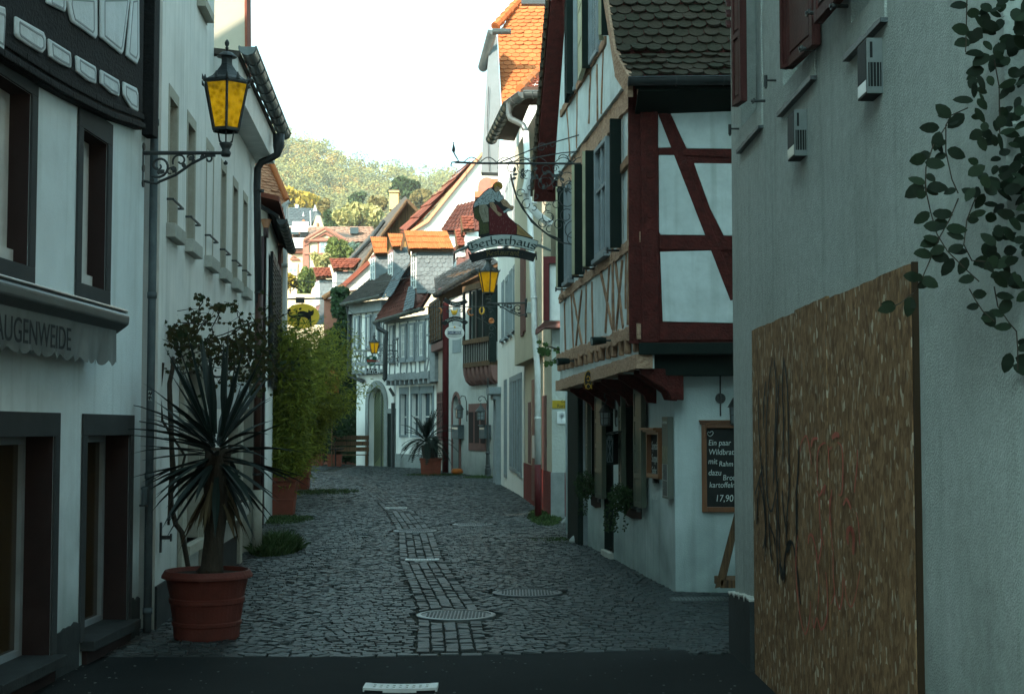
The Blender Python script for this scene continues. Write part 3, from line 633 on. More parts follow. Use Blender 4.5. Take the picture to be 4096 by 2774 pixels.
def lantern(label, c, sc_, group):
 """hexagonal street lantern; c = centre of its foot knob; sc_ scales a 0.41 m wide body"""
 t = thing('street_lantern', c, label, 'lantern', group); c = V(c); k = sc_
 def L(pr, name, mt, n=6, rot=PI / 6 + .22, smooth=False, par=t):
  m = MB(); m.lathe([(r_ * k, z * k) for r_, z in pr], c, n, 0, rot); return m.build(name, mt, par, smooth)
 L([(.012, -.10), (.02, -.085), (.0, -.06)], 'drop_finial', IRON, 10)
 L([(.035, -.03), (.045, 0), (.03, .025), (.042, .05), (.055, .075), (.05, .085), (.03, .09)], 'foot', IRON, 12, smooth=True)
 m = MB()
 for i in range(6):
  a = PI / 6 + .22 + i * PI / 3; m.tube([c + V((.035 * math.cos(a), .035 * math.sin(a), .08)) * k, c + V((.06 * math.cos(a), .06 * math.sin(a), .10)) * k, c + V((.075 * math.cos(a), .075 * math.sin(a), .18)) * k], .006 * k, 5)
 m.build('strut', IRON, t)
 L([(.118, .18), (.122, .185), (.122, .205), (.105, .21), (.105, .18)], 'lower_ring', IRON)
 L([(.112, .205), (.195, .575), (.19, .575), (.108, .208)], 'glass_body', AMB)
 m = MB()
 for i in range(6):
  a = PI / 6 + .22 + i * PI / 3; d = V((math.cos(a), math.sin(a), 0)); m.tube([c + (d * .116 + V((0, 0, .20))) * k, c + (d * .2 + V((0, 0, .585))) * k], .011 * k, 4)
  b = c + (d * .205 + V((0, 0, .585))) * k; m.tube([b, b + (d * .018 + V((0, 0, .012))) * k, b + (d * .028 + V((0, 0, .05))) * k], [.012 * k, .013 * k, .002 * k], 5)
  a2 = a + PI / 6; d2 = V((math.cos(a2), math.sin(a2), 0)); b = c + (d2 * .178 + V((0, 0, .60))) * k
  m.tube([b, b + V((0, 0, .03 * k)), b + V((0, 0, .06 * k))], [.018 * k, .014 * k, .003 * k], 5)
 m.build('cage', IRON, t)
 L([(.205, .57), (.21, .585), (.205, .605), (.19, .605)], 'upper_ring', IRON)
 L([(.20, .60), (.135, .64), (.09, .69), (.055, .74), (.05, .76), (.05, .80), (.052, .805), (.052, .825)], 'hood', LEAD, 6, smooth=False)
 L([(.085, .815), (.08, .825), (.05, .85), (.02, .862)], 'chimney_cap', LEAD, 12)
 L([(.012, .86), (.008, .885), (.02, .89), (.008, .90), (.018, .92), (.02, .935), (.012, .955), (0, .97)], 'finial', IRON, 10, smooth=True)
 m = MB(); m.lathe([(.022 * k, .23 * k), (.022 * k, .42 * k), (.01 * k, .44 * k)], c, 8); m.lathe([(.045 * k, .21 * k), (.045 * k, .235 * k)], c, 8); m.build('bulb_holder', IRON, t)
 return t
def scroll(mb, c, r0, r1, a0, a1, ax, ay, w_=.008, n=18):
 pts = [V(c) + (ax * math.cos(a0 + (a1 - a0) * i / n) + ay * math.sin(a0 + (a1 - a0) * i / n)) * (r0 + (r1 - r0) * i / n) for i in range(n + 1)]; mb.tube(pts, w_, 6); return pts
def bracket(label, root, tip, drop, flat, group):
 """cast arm from wall (root) to lantern foot (tip)"""
 t = thing('lamp_bracket', root, label, 'lamp bracket', group); root, tip = V(root), V(tip); u = (tip - root); L_ = u.length; u.normalize(); z = V((0, 0, 1)); k = L_ / .66
 m = MB(); m.tube([root, tip - u * .05 * k, tip], [.017 * k, .013 * k, .016 * k], 8); m.build('arm', IRON, t)
 m = MB(); m.tube([root + u * .01 + z * .05 * k, root + u * .01 - z * drop], .022 * k, 8)
 for zz in (.05 * k, -drop * .5, -drop): m.tube([root - u * .02 + z * zz, root + u * .035 + z * zz], .03 * k, 8)
 m.build('wall_plate', IRON, t)
 m = MB(); A = root - z * drop * .92 + u * .03 * k
 arc = [A, A + u * .10 * k - z * .02 * k, root + u * .24 * L_ - z * drop * .93, root + u * .42 * L_ - z * drop * .72, root + u * .6 * L_ - z * drop * .36, root + u * .78 * L_ - z * drop * .10, root + u * .88 * L_ - z * .02]
 m.tube(arc, .011 * k, 6)
 scroll(m, root + u * .22 * L_ - z * drop * .42, .095 * k, .02 * k, -2.2, 4.6, u, z, .010 * k); scroll(m, root + u * .22 * L_ - z * drop * .42, .062 * k, .012 * k, .6, 7.0, u, z, .007 * k)
 scroll(m, root + u * .47 * L_ - z * drop * .26, .06 * k, .012 * k, 3.6, -2.6, u, z, .008 * k); scroll(m, root + u * .36 * L_ - z * drop * .62, .045 * k, .01 * k, -.6, 5.2, u, z, .007 * k)
 scroll(m, root + u * .60 * L_ - z * drop * .16, .032 * k, .008 * k, 3.1, -3, u, z, .007 * k); scroll(m, root + u * .80 * L_ - z * drop * .20, .036 * k, .008 * k, 2.4, -3.6, u, z, .008 * k)
 for i in range(9): 
  p = root + u * L_ * (.15 + .07 * i) - z * drop * (.75 - .07 * i) + V((0, R.uniform(-.01, .01), R.uniform(-.02, .02))); leaf(m, p, u * R.uniform(-1, 1) + z * R.uniform(-1, 1), V((0, -1, 0)), .05 * k, .035 * k)
 m.build('scrollwork', IRON, t); return t
YL = 11.0
tip = atY((903, 612), YL); rootp = atY((560, 612), YL)
bracket('black scrolled iron bracket on the corner of the near left house', rootp, tip, .24, 1, 'cast lamp brackets')
lantern('large amber glass lantern on the left bracket, seen against the sky', tip + V((0, 0, .0)), .93, 'amber street lanterns')

# ------------------------------------------------------------------ left building 2: plain rendered house with narrow windows
L2 = Wall((-2.842, 11.40), (-3.36, 18.45))
t2 = thing('rendered_house', L2.P(L2.L / 2, 0), 'plain pale rendered house with a row of narrow upper windows, second on the left', 'house')
Z_ = lambda x, y, k, o=0: L2.S(q(k, x, y), o)
wz1 = Z_(1368, 775, '1')[1]; wzs = Z_(1355, 660, '1')[1]; wz0 = Z_(1350, 410, '2')[1] + .02; sl0 = Z_(1345, 500, '2')[1]
lefts = [(1355, 1443, '1'), (1507, 1585, '1'), (1665, 1732, '1'), (1787, 1835, '1'), (1883, 1930, '1'), (1967, 2008, '1')]
W2L = []
for a, b, k in lefts: W2L.append((Z_(a, 800, k)[0], Z_(b, 800, k)[0]))
holes = [(a + .09, b - .06, wz0, wz1, 0, .25) for a, b in W2L]
sM = Z_(1725, 560, '1')[0]
ES = L2.S(q('1', 2040, 1245))[1]
# upper small window
uw = (Z_(1600, 0, '1')[0], Z_(1660, 0, '1')[0], Z_(1660, 205, '1')[1], Z_(1545, -60, '1')[1] + .5)
# ground floor openings: doorway, two low windows
g1 = (L2.S(q('g', 430, 1000))[0], L2.S(q('g', 600, 1000))[0]); g2 = (L2.S(q('g', 985, 900))[0], L2.S(q('g', 1110, 900))[0])
holes2 = [(g1[0], g1[1], .55, 2.15, 0, .3), (g2[0], g2[1], .0, 2.15, 0, .35)]
gw = []
for x0, x1 in ((800, 850), (870, 960)):
 gw.append((L2.S(q('g', x0, 1400))[0], L2.S(q('g', x1, 1400))[0], .75, 1.65, 0, .2))
m = MB(); L2.panel(m, 0, sM, 0, 9.5, [h for h in holes + holes2 + gw if h[1] < sM] + [(uw[0], uw[1], uw[2] + .12, uw[3], 0, .2)], 0, .25, 0, 1)
L2.panel(m, sM, L2.L, 0, ES, [h for h in holes + holes2 + gw if h[0] >= sM], 0, .25, 0, 1)
for h in holes + holes2 + gw:
 if h[0] < sM < h[1]: print('WARN hole crosses')
shell(m, L2, 0, sM, 0, 9.5, 5, 0); shell(m, L2, sM, L2.L, 0, ES, 5, 0)
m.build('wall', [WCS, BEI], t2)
for i, (a, b) in enumerate(W2L):
 m = MB(); L2.surround(m, a + .09, b - .06, wz0, wz1, .055, .001, .006, False, 0, wzs - wz1)
 fr = m.build('window_surround', BEI, t2)
 m = MB(); L2.box(m, a + .0, b + .03, sl0, wz0, -.02, .075); m.build('sill', STN, fr, bevel=.006)
 m = MB(); L2.box(m, a + .09, b - .06, wz0, wz1, -.25, -.21); m.build('pane', BEI, fr)
 m = MB(); zb_ = wz0 + .20; m.tube([L2.P(a + .02, zb_, .0), L2.P(a + .02, zb_, .05), L2.P(b, zb_, .05), L2.P(b, zb_, 0)], .011, 6); m.build('guard_bar', IRON, fr)
m = MB(); L2.surround(m, uw[0], uw[1], uw[2] + .12, uw[3], .10, .001, .006); L2.box(m, uw[0] - .05, uw[1] + .05, uw[2] + .03, uw[2] + .11, 0, .08); m.build('window_surround', BEI, t2)
m = MB(); L2.box(m, uw[0], uw[1], uw[2] + .12, uw[3], -.2, -.17); m.build('pane', GLW, t2)
# plinth, pilasters round the doorways
zp = .34
for a, b in ((0, g1[0] - .2), (gw[0][0] - .25, g2[0] - .3)): m = MB(); L2.box(m, a, b, 0, zp, .001, .02); m.build('plinth', DGP, t2)
for g in (g1, g2):
 m = MB(); L2.box(m, g[0] - .22, g[0], 0, 2.2, .001, .05); L2.box(m, g[1], g[1] + .12, 0, 2.2, .001, .05); L2.box(m, g[0] - .22, g[1] + .12, 2.2, 2.36, .001, .055); m.build('doorway_surround', BEI, t2, bevel=.01)
m = MB(); L2.box(m, g1[0], g1[1], .47, .55, -.28, .08); m.build('window_ledge', BEI, t2)
m = MB(); L2.box(m, g1[0], g1[1], .55, 2.15, -.30, -.27); L2.box(m, g2[0], g2[1], 0, 2.15, -.35, -.32); 
for h in gw: L2.box(m, h[0], h[1], h[2], h[3], -.2, -.17)
m.build('pane', GLW, t2)
for i, h in enumerate(gw):
 t = thing('window_box', L2.P((h[0] + h[1]) / 2, .62, .08), ['stone coloured window box with a sprig of plant behind the yucca trunk', 'empty stone coloured window box right of the yucca trunk'][i], 'window box', 'window boxes of the plain house')
 m = MB(); L2.box(m, h[0] - .02, h[1] + .02, .58, .75, .0, .14); m.build('trough', STN, t, bevel=.01)
 m = MB(); L2.box(m, h[0], h[1], .745, .757, .02, .12); m.build('soil', SOIL, t)
 if i == 0:
  m = MB()
  for k in range(60): 
   p = L2.P((h[0] + h[1]) / 2 + R.uniform(-.05, .1), .78 + R.uniform(0, .35), .10 + R.uniform(-.03, .06)); leaf(m, p, rnd_dir(), V((0, -1, 0)), .05, .02)
  m.build('sprig', IVY, t)
# eave, soffit, gutter of the low roof
m = MB(); L2.poly(m, [(sM + .02, ES - .04), (L2.L + .12, ES - .04), (L2.L + .12, ES + .30), (sM + .02, ES + .30)], -.02, .24); eav = m.build('boxed_eave', WHT, t2)
m = MB(); a, b = L2.P(sM, ES + .30, .26), L2.P(L2.L + .15, ES + .30, .26); up = V((0, 0, .2)) - L2.n * 2.0
m.prism([a, b, b + up, a + up], (0, 0, .06)); m.build('roof', TLG, t2)
gz = L2.S(q('1', 2290, 1085), .33)[1]
m = MB(); n = 10; sg = [sM + .02, L2.L + .30]
def gutter(mb, a, b, r_, n=10):
 a, b = V(a), V(b); d = (b - a).normalized(); sd = d.cross(V((0, 0, 1))).normalized()
 ring = [(sd * math.cos(PI + PI * i / n) * r_ + V((0, 0, math.sin(PI + PI * i / n) * r_))) for i in range(n + 1)]
 rin = [v * .93 + V((0, 0, 0)) for v in ring]
 for P_, Q_ in zip(ring, ring[1:]): mb.face([a + P_, b + P_, b + Q_, a + Q_])
 for P_, Q_ in zip(rin, rin[1:]): mb.face([a + P_, b + P_, b + Q_, a + Q_])
 for e in (a, b): mb.face([e + v for v in ring])
 mb.tube([a + ring[0], b + ring[0]], r_ * .13, 6); mb.tube([a + ring[-1], b + ring[-1]], r_ * .13, 6)
 L_ = (b - a).length; k = max(2, int(L_ / .42))
 for j in range(k + 1):
  p = a + (b - a) * j / k; mb.tube([p + v * 1.06 for v in ring], r_ * .09, 5)
gutter(m, L2.P(sg[0], gz, .34), L2.P(sg[1], gz, .34), .085); gt = m.build('gutter', ZINC, t2, smooth=False)
t = thing('downpipe', (L2.P(L2.L + .1, 0, .1)), 'thick black and brown downpipe at the far corner of the plain house', 'downpipe', 'downpipes on the house fronts')
Yp = 18.0; pp = [atY(q('1', x, y), Yp) for x, y in ((2250, 1085), (2250, 1180), (2235, 1250), (2170, 1285), (2110, 1310), (2080, 1360), (2075, 1500))]
m = MB(); gg = atY((1036, 2240), Yp); x_ = atY((1030, 1700), Yp).x
m.tube(pp[:1] + pp[1:] + [V((x_ + .0, Yp, 1.1 + 2))], [.075] * 2 + [.047] * 6, 12); m.tube([V((x_, Yp, 3.2)), V((x_, Yp, .75))], .047, 12)
m.build('upper_pipe', PIPE, t, smooth=True)
m = MB(); m.tube([V((x_ + .0, Yp, 3.3)), V((x_, Yp, .8))], .0475, 12); m.build('brown_pipe', PIPB, t, smooth=True)
m = MB(); m.tube([V((x_ + .01, Yp, .82)), V((x_ + .01, Yp, 0))], .062, 12); m.build('standpipe', BEI, t, smooth=True)
m = MB()
for z in (1.0, 2.2, 3.3, 4.6): m.tube([V((x_, Yp, z)), V((x_, Yp, z + .03))], .056, 10)
m.build('clip', IRON, t)
# unseen block added behind to shade the lane, and sunlit firewall end above the low roof
t = thing('firewall_house', (-6.5, 21.5, 0), 'tall cream end wall rising sunlit above the low roof on the left', 'house')
m = MB(); m.box(-12, -5.0, 18.9, 23.6, 0, 12.5); x0 = atY((862, 100), 18.7).x; x1 = atY((958, 100), 18.7).x
m.build('block', WC, t)
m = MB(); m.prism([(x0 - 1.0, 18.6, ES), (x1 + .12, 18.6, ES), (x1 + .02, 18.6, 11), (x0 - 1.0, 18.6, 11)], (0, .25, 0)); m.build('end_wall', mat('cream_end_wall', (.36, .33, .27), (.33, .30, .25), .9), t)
m = MB(); m.prism([(x1 + .12, 18.58, ES + .2), (x1 + .15, 18.58, ES + .2), (x1 + .05, 18.58, 11), (x1 + .02, 18.58, 11)], (0, .3, 0)); m.build('edge_strip', TLR, t)
t = thing('unseen_shade_blocks', (-12, 45, 0), 'unseen tall blocks added at the left bend to shade the lane', 'house')  # hidden blocks added to keep the sun off the far fronts
m = MB(); m.box(-17, -9.7, 37.2, 52, 0, 13); m.prism([(-17.3, 37, 13), (-9.4, 37, 13), (-13.3, 37, 15.5)], (0, 15.3, 0), 1); m.box(-14, -7.3, 24, 37, 0, 13.5); m.build('block', [WC, TLR], t)

# hanging shop sign behind the yucca
t = thing('shop_sign', atY((900, 1580), 14.0), 'white rectangular shop sign half hidden behind the yucca leaves', 'sign')
a = atY(q('g', 610, 260), 14.0); b = atY(q('g', 1078, 448), 14.0); c_ = atY(q('g', 610, 187), 14.0)
m = MB(); m.box(a.x, b.x, 13.98, 14.0, b.z, c_.z); bd = m.build('board', MTW, t, bevel=.003)
P_ = atY(q('g', 650, 338), 13.97); text_obj('lettering', 'E        ANI', Matrix.Translation(P_) @ Matrix.Rotation(PI / 2, 4, 'X'), .10, LG, bd, .001, 1.15)
m = MB(); m.tube([(a.x - .5, 13.99, c_.z + .05), (b.x, 13.99, c_.z + .05)], .012, 6); m.build('arm', IRON, t)

# ------------------------------------------------------------------ planters and plants
def pot_round(t, c, rt, h):
 m = MB(); m.lathe([(rt * .70, 0), (rt * .72, .02), (rt * .735, .10 * h / .5), (rt * .76, .105 * h / .5), (rt * .765, .13 * h / .5), (rt * .745, .135 * h / .5), (rt * .80, .26 * h / .5), (rt * .825, .265 * h / .5), (rt * .835, .30 * h / .5), (rt * .81, .305 * h / .5),
  (rt * .90, .44 * h / .5), (rt * .905, h * .885), (rt * 1.0, h * .895), (rt * .995, h * .93), (rt * .93, h), (rt * .90, h), (rt * .87, h * .93), (0, h * .93)], c, 48)
 m.build('pot', TER, t, smooth=False, bevel=.0)
 m = MB(); m.lathe([(rt * .87, h * .935), (0, h * .95)], c, 24); m.build('soil', SOIL, t)
g = atY((828, 2420), 10.95); c = V((g.x, 10.95, 0)); rt = 358 / 2 / F * 10.9
t = thing('potted_yucca', c, 'big dark yucca with a thick trunk in a round terracotta pot', 'potted plant', 'potted plants along the lane')
pot_round(t, c, rt, .52)
m = MB(); cr = atY((868, 1790), 10.95); bs0 = V((c.x + .02, c.y, .48))
m.tube([bs0, bs0 + V((.015, 0, .06)), V((cr.x - .015, c.y, .75)), V((cr.x, c.y, .95)), V((cr.x - .005, c.y, 1.15)), V((cr.x + .01, c.y, cr.z))], [.11, .085, .075, .085, .095, .10], 14)
m.build('trunk', BARK, t, smooth=True)
m = MB()
for i in range(112):
 a = R.uniform(0, 2 * PI); u = i / 112; el = (1.45 - 2.35 * u ** .9) + R.gauss(0, .16); d = V((math.cos(a) * math.cos(el), math.sin(a) * math.cos(el) * .9, math.sin(el)))
 b = cr + V((math.cos(a) * .05, math.sin(a) * .05, .12 - .30 * u)); L_ = R.uniform(.50, .84) * (1.0 if el > -.4 else .8)
 blade(m, b, d, None, L_, R.uniform(.052, .076), bend=.10 + .5 * (el < .9) * R.random(), n=5)
m.build('leaves', YUC, t)
m = MB()
for i in range(26):
 a = R.uniform(0, 6.28); b = V((cr.x + .08 * math.cos(a), c.y + .08 * math.sin(a), cr.z - R.uniform(.22, .42))); blade(m, b, V((math.cos(a) * .6, math.sin(a) * .6, -.9)), None, R.uniform(.25, .5), R.uniform(.03, .05), .5, 4)
m.build('dry_leaves', mat('dry_yucca_leaf', (.10, .075, .04), (.05, .035, .02), .9, 6, isl=.6), t)
# grapevine on the plain house
t = thing('grapevine', (L2.P(.7, 0, .15)), 'woody grapevine with rusty leaves climbing the plain house behind the yucca', 'climbing plant')
m = MB(); YV = 11.6
st = [atY(q('g', x, y), YV) for x, y in ((500, 1720), (430, 1640), (370, 1560), (330, 1400), (320, 1250), (345, 1040), (330, 800), (325, 600), (315, 400), (310, 200), (340, 60), (345, -60))]
st[0].z = .45; m.tube(st, [.02, .022, .022, .02, .022, .025, .02, .022, .022, .02, .018, .014], 8)
m.tube([atY(q('g', x, y), YV) for x, y in ((300, 1570), (310, 1300), (400, 1150), (460, 900), (330, 700), (240, 560), (215, 300), (240, 100), (250, 0))], .011, 6)
tw = []
for i in range(95):
 p = atY((R.uniform(640, 1085), R.uniform(1270, 1500)), R.uniform(11.6, 13.2)); pts = [p]; d = V((R.uniform(-1, 1), R.uniform(-.4, .4), R.uniform(-.4, .6)))
 for k in range(5): p = p + (d + rnd_dir() * .6).normalized() * .085; pts.append(p)
 m.tube(pts, [.006, .005, .004, .003, .002, .002], 4); tw.append(pts)
for px0, py0, px1, py1 in ((780, 1340, 808, 1180), (850, 1330, 880, 1210), (700, 1400, 860, 1260), (700, 1440, 1000, 1290), (760, 1420, 1080, 1260), (820, 1440, 1090, 1400), (660, 1440, 700, 1290)):
 a = atY((px0, py0), 12); b = atY((px1, py1), 12); pts = [a + (b - a) * i / 6 + V((R.gauss(0, .012), 0, R.gauss(0, .012))) for i in range(7)]; m.tube(pts, .005, 4); tw.append(pts)
m.build('stems', BARK, t)
m = MB()
def gl(p): lobed(m, p, V((R.uniform(-1, 1), R.uniform(-.5, .2), R.uniform(-1, .3))), V((R.uniform(-.5, .5), -1, R.uniform(-.5, .8))), R.uniform(.024, .046))
for pts in tw:
 for p in pts: 
  if R.random() < .8: gl(p + rnd_dir() * .03)
for cx, cy, rx, ry, n_ in ((725, 1345, 75, 50, 260), (690, 1410, 45, 60, 70), (800, 1185, 16, 18, 14), (880, 1230, 22, 24, 26), (930, 1230, 14, 22, 10), (1010, 1360, 70, 60, 90), (1060, 1440, 50, 70, 90), (900, 1400, 120, 60, 110), (790, 1270, 60, 25, 14), (1020, 1520, 50, 60, 60), (980, 1290, 40, 16, 12)):
 for k in range(n_): a = R.uniform(0, 6.3); s_ = R.random() ** .5; gl(atY((cx + rx * s_ * math.cos(a), cy + ry * s_ * math.sin(a)), R.uniform(11.7, 13)))
m.build('leaves', GRAP, t)
# shutter stay on plain house
t = thing('gate_hinge', atY(q('4', 1350, 295), 11.5), 'black iron hinge strap on the pale wall left of the yucca pot', 'hinge')
m = MB(); a = atY(q('4', 1310, 295), 11.5); b = atY(q('4', 1395, 295), 11.5); m.box(a.x, b.x, 11.44, 11.46, a.z - .015, a.z + .015); m.box(a.x - .006, a.x + .008, 11.44, 11.47, a.z - .12, a.z + .12); m.box(b.x - .005, b.x + .005, 11.43, 11.47, a.z - .03, a.z + .03); m.build('strap', IRON, t)

def pot_square(t, c, wt, h, mt=TER, taper=.78, rot=.06):
 m = MB()
 def ring(w_, z): return [c + V((math.cos(rot) * x * w_ / 2 - math.sin(rot) * y_ * w_ / 2, math.sin(rot) * x * w_ / 2 + math.cos(rot) * y_ * w_ / 2, z)) for x, y_ in ((-1, -1), (1, -1), (1, 1), (-1, 1))]
 lv = [(taper, 0), (taper + (.94 - taper) * .38, .38), (taper + (.94 - taper) * .38 + .02, .39), (taper + (.94 - taper) * .42 + .02, .42), (taper + (.94 - taper) * .44, .43), (taper + (.94 - taper) * .74, .74), (taper + (.94 - taper) * .74 + .02, .75), (taper + (.94 - taper) * .78 + .02, .78), (taper + (.94 - taper) * .8, .79), (.93, .88), (1.0, .885), (1.02, 1.0), (.92, 1.0), (.9, .94)]
 rs = [ring(wt * a, h * b) for a, b in lv]; m.v += [tuple(v) for r_ in rs for v in r_]
 for i in range(len(rs) - 1):
  for j in range(4): m.f.append((4 * i + j, 4 * i + (j + 1) % 4, 4 * i + 4 + (j + 1) % 4, 4 * i + 4 + j)); m.m.append(0)
 m.f += [(3, 2, 1, 0)]; m.m.append(0); m.build('pot', mt, t, bevel=.012)
 m = MB(); m.face(ring(wt * .9, h * .95)); m.build('soil', SOIL, t)
def bamboo(label, c, wt, h, spread, H_, nculm, nleaf, seed, lean=(0, 0)):
 t = thing('potted_bamboo', c, label, 'potted plant', 'potted plants along the lane'); pot_square(t, c, wt, h, TERL)
 rr = random.Random(seed); m = MB(); ml = MB()
 for i in range(nculm):
  a = rr.uniform(0, 6.28); b = c + V((rr.uniform(-.35, .35) * wt, rr.uniform(-.35, .35) * wt, h * .9)); hh = H_ * rr.uniform(.45, 1.0) - h; out = V((math.cos(a), math.sin(a), 0)) * spread * rr.uniform(.2, 1.0) + V((lean[0], lean[1], 0)) * rr.uniform(.3, 1)
  pts = []
  for k in range(8):
   s_ = k / 7; pts.append(b + out * s_ ** 1.9 + V((0, 0, hh * (s_ - .16 * s_ ** 3 * (out.length / spread)))))
  m.tube(pts, [.010, .010, .009, .008, .006, .005, .003, .0015], 5)
  for k in range(nleaf):
   s_ = rr.uniform(.08, 1.0); j = min(6, int(s_ * 7)); f_ = s_ * 7 - j; p = pts[j] + (pts[j + 1] - pts[j]) * f_
   br = V((rr.gauss(0, 1), rr.gauss(0, 1), rr.gauss(0.1, .5))).normalized() * rr.uniform(.03, .42) * (1.15 - s_ * .55) * (H_ / 4)
   p = p + br
   d = (V((rr.gauss(0, .8), rr.gauss(0, .8), rr.uniform(-1.1, .35))) + br).normalized(); L_ = rr.uniform(.10, .20); w_ = L_ * .16
   s2 = d.cross(V((rr.gauss(0, 1), rr.gauss(0, 1), rr.gauss(0, 1)))).normalized()
   ml.face([p, p + d * L_ * .4 + s2 * w_ * .5, p + d * L_, p + d * L_ * .4 - s2 * w_ * .5])
 m.build('culms', mat('bamboo_culm' + str(seed), (.20, .22, .05), (.12, .14, .04), .5, 5), t); ml.build('leaves', BAM, t); return t
cA = V((-4.30, 26.4, 0)); bamboo('tall bright green bamboo in the nearest square terracotta planter on the left', cA, .68, .70, .85, 4.1, 62, 420, 3, (.25, 0))
cB = V((-5.62, 37.2, 0)); bamboo('second bamboo bush in a square planter behind the first, leaning over the lane', cB, .80, .78, 1.5, 5.0, 80, 460, 4, (.9, 0))
cC = V((-5.9, 31.5, 0)); bamboo('dense bamboo screen growing between the two square planters against the wall', cC, .7, .7, 1.2, 4.5, 60, 460, 9, (.6, 0))
def tuft(label, c, rx, ry, n, h, name='grass_tuft', cat='grass tuft', group='grass tufts along the walls', mt=GRS):
 m = MB(); c = V(c)
 for i in range(n):
  a = R.uniform(0, 6.28); s_ = R.random() ** .6; p = c + V((math.cos(a) * rx * s_, math.sin(a) * ry * s_, -.005)); d = V((R.gauss(0, .45), R.gauss(0, .45), 1)).normalized(); L_ = h * R.uniform(.4, 1) * (1 - .5 * s_)
  sd = V((R.gauss(0, 1), R.gauss(0, 1), 0)).normalized() * .006 * (1 + c.y / 30); q_ = p + d * L_ * .6 ; m.face([p - sd, p + sd, q_ + sd * .8 + V((0, 0, 0)), q_ + (d + V((d.x, d.y, -.3))).normalized() * L_ * .4, q_ - sd * .8])
 return tag(m.build(name, mt, None, base=c), label, cat, group)
tuft('thick clump of long dark grass at the foot of the black downpipe', (-3.05, 18.6, 0), .30, .9, 2600, .42)
tuft('low weeds around the foot of the nearest square terracotta planter', (-4.0, 24.8, 0), .55, 1.2, 1500, .12)
tuft('low grass strip at the base of the red plinth on the right', (.58, 25.6, 0), .30, 2.4, 2200, .14)
tuft('weeds on the cobbles beside the second planter on the left', (-4.6, 35.5, 0), .8, 1.5, 900, .14)
tuft('low weeds at the foot of the cast iron lamp post', (-.95, 45.5, 0), .6, .4, 700, .18)
tuft('thin moss and grass between cobbles near the stone doorstep', (.7, 20.4, 0), .5, .6, 700, .06)
tuft('patch of grass beside the potted cycad on the far side', (-2.6, 48.3, 0), 1.1, .7, 900, .14)
# fallen leaves
for i, (x, y, l_) in enumerate(((-2.2, 13.6, 'curled orange leaf lying on the cobbles right of the round pot'), (.42, 24.2, 'yellow leaf lying on the cobbles by the grey plinth'), (-2.0, 15.3, 'reddish leaf lying on the cobbles near the left wall'))):
 m = MB(); lobed(m, (x, y, .025), (1, .3, .15), (0, .1, 1), .05 + .01 * i); tag(m.build('fallen_leaf', mat('dry_leaf%d' % i, (.35, .17, .03), (.25, .12, .03), .7), None, base=(x, y, 0)), l_, 'leaf', 'fallen leaves')

# ------------------------------------------------------------------ left buildings further on
L4 = Wall((-4.10, 23.7), (-4.53, 27.4))
t4 = thing('eaved_house', L4.P(L4.L, 0), 'narrow white house with dark louvred shutters and deep black eaves behind the bamboo', 'house')
ez = 5.25
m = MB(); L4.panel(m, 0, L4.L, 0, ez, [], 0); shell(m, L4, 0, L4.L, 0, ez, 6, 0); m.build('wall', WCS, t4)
for s_ in (.55, 1.35, 2.15, 2.95):
 m = MB(); L4.box(m, s_ - .15, s_ + .52, 2.3, 4.6, .03, .08)
 for k in range(27): L4.beam(m, (s_ - .12, 2.36 + k * .08), (s_ + .49, 2.36 + k * .08), .02, .08, .095)
 m.build('louvred_shutter', BLKP, t4)
m = MB(); gz4 = 5.05
a, b = L4.P(-.25, ez, -.1), L4.P(L4.L + .2, ez, -.1); a2, b2 = L4.P(-.25, gz4 + .02, .2), L4.P(L4.L + .1, gz4 + .02, .2)
m.prism([a, b, b2, a2], (0, 0, .06)); 
for k in range(14): 
 s_ = -.2 + k * (L4.L + .4) / 13; m.tube([L4.P(s_, ez - .02, 0), L4.P(s_, gz4 + .0, .2)], .03, 4)
m.build('eave', BLKP, t4)
m = MB(); gutter(m, L4.P(-.3, gz4, .25), L4.P(L4.L + .1, gz4, .25), .08); m.build('gutter', PIPE, t4)
m = MB(); rr0, rr1 = L4.P(-.3, ez + .1, .2), L4.P(L4.L + .1, ez + .1, .2); up = V((0, 0, .9)) - L4.n * 3.6; m.prism([rr0, rr1, rr1 + up, rr0 + up], (0, 0, .08)); m.build('roof', TLR, t4)
t = thing('downpipe', L4.P(L4.L, 0, .1), 'reddish brown downpipe with a swan neck under the black eave', 'downpipe', 'downpipes on the house fronts')
Yq = 27.3; m = MB(); pts = [atY(q('5', x, y), Yq) for x, y in ((300, 1080), (298, 1130), (270, 1165), (240, 1190), (233, 1240), (233, 1500))]; m.tube(pts + [V((pts[-1].x, Yq, 0))], .052, 12); m.build('pipe', mat('plum_pipe', (.11, .035, .03), None, .5), t, smooth=True)
t = thing('downpipe', L4.P(0, 0, .12), 'purple grey downpipe with a pale funnel beside the thick black pipe', 'downpipe', 'downpipes on the house fronts')
m = MB(); a = atY(q('5', 112, 1100), 23.6); f0 = atY(q('5', 130, 965), 23.6); m.tube([f0 + V((0, 0, -.12)), f0 + V((0, 0, -.30)), V((a.x, 23.6, a.z)), V((a.x, 23.6, 0))], .045, 12); m.build('pipe', mat('mauve_pipe', (.09, .06, .065), None, .45), t, smooth=True)
m = MB(); m.lathe([(.045, -.14), (.085, -.02), (.10, 0), (.0, -.01)], f0, 14); m.build('funnel', TLP, t)
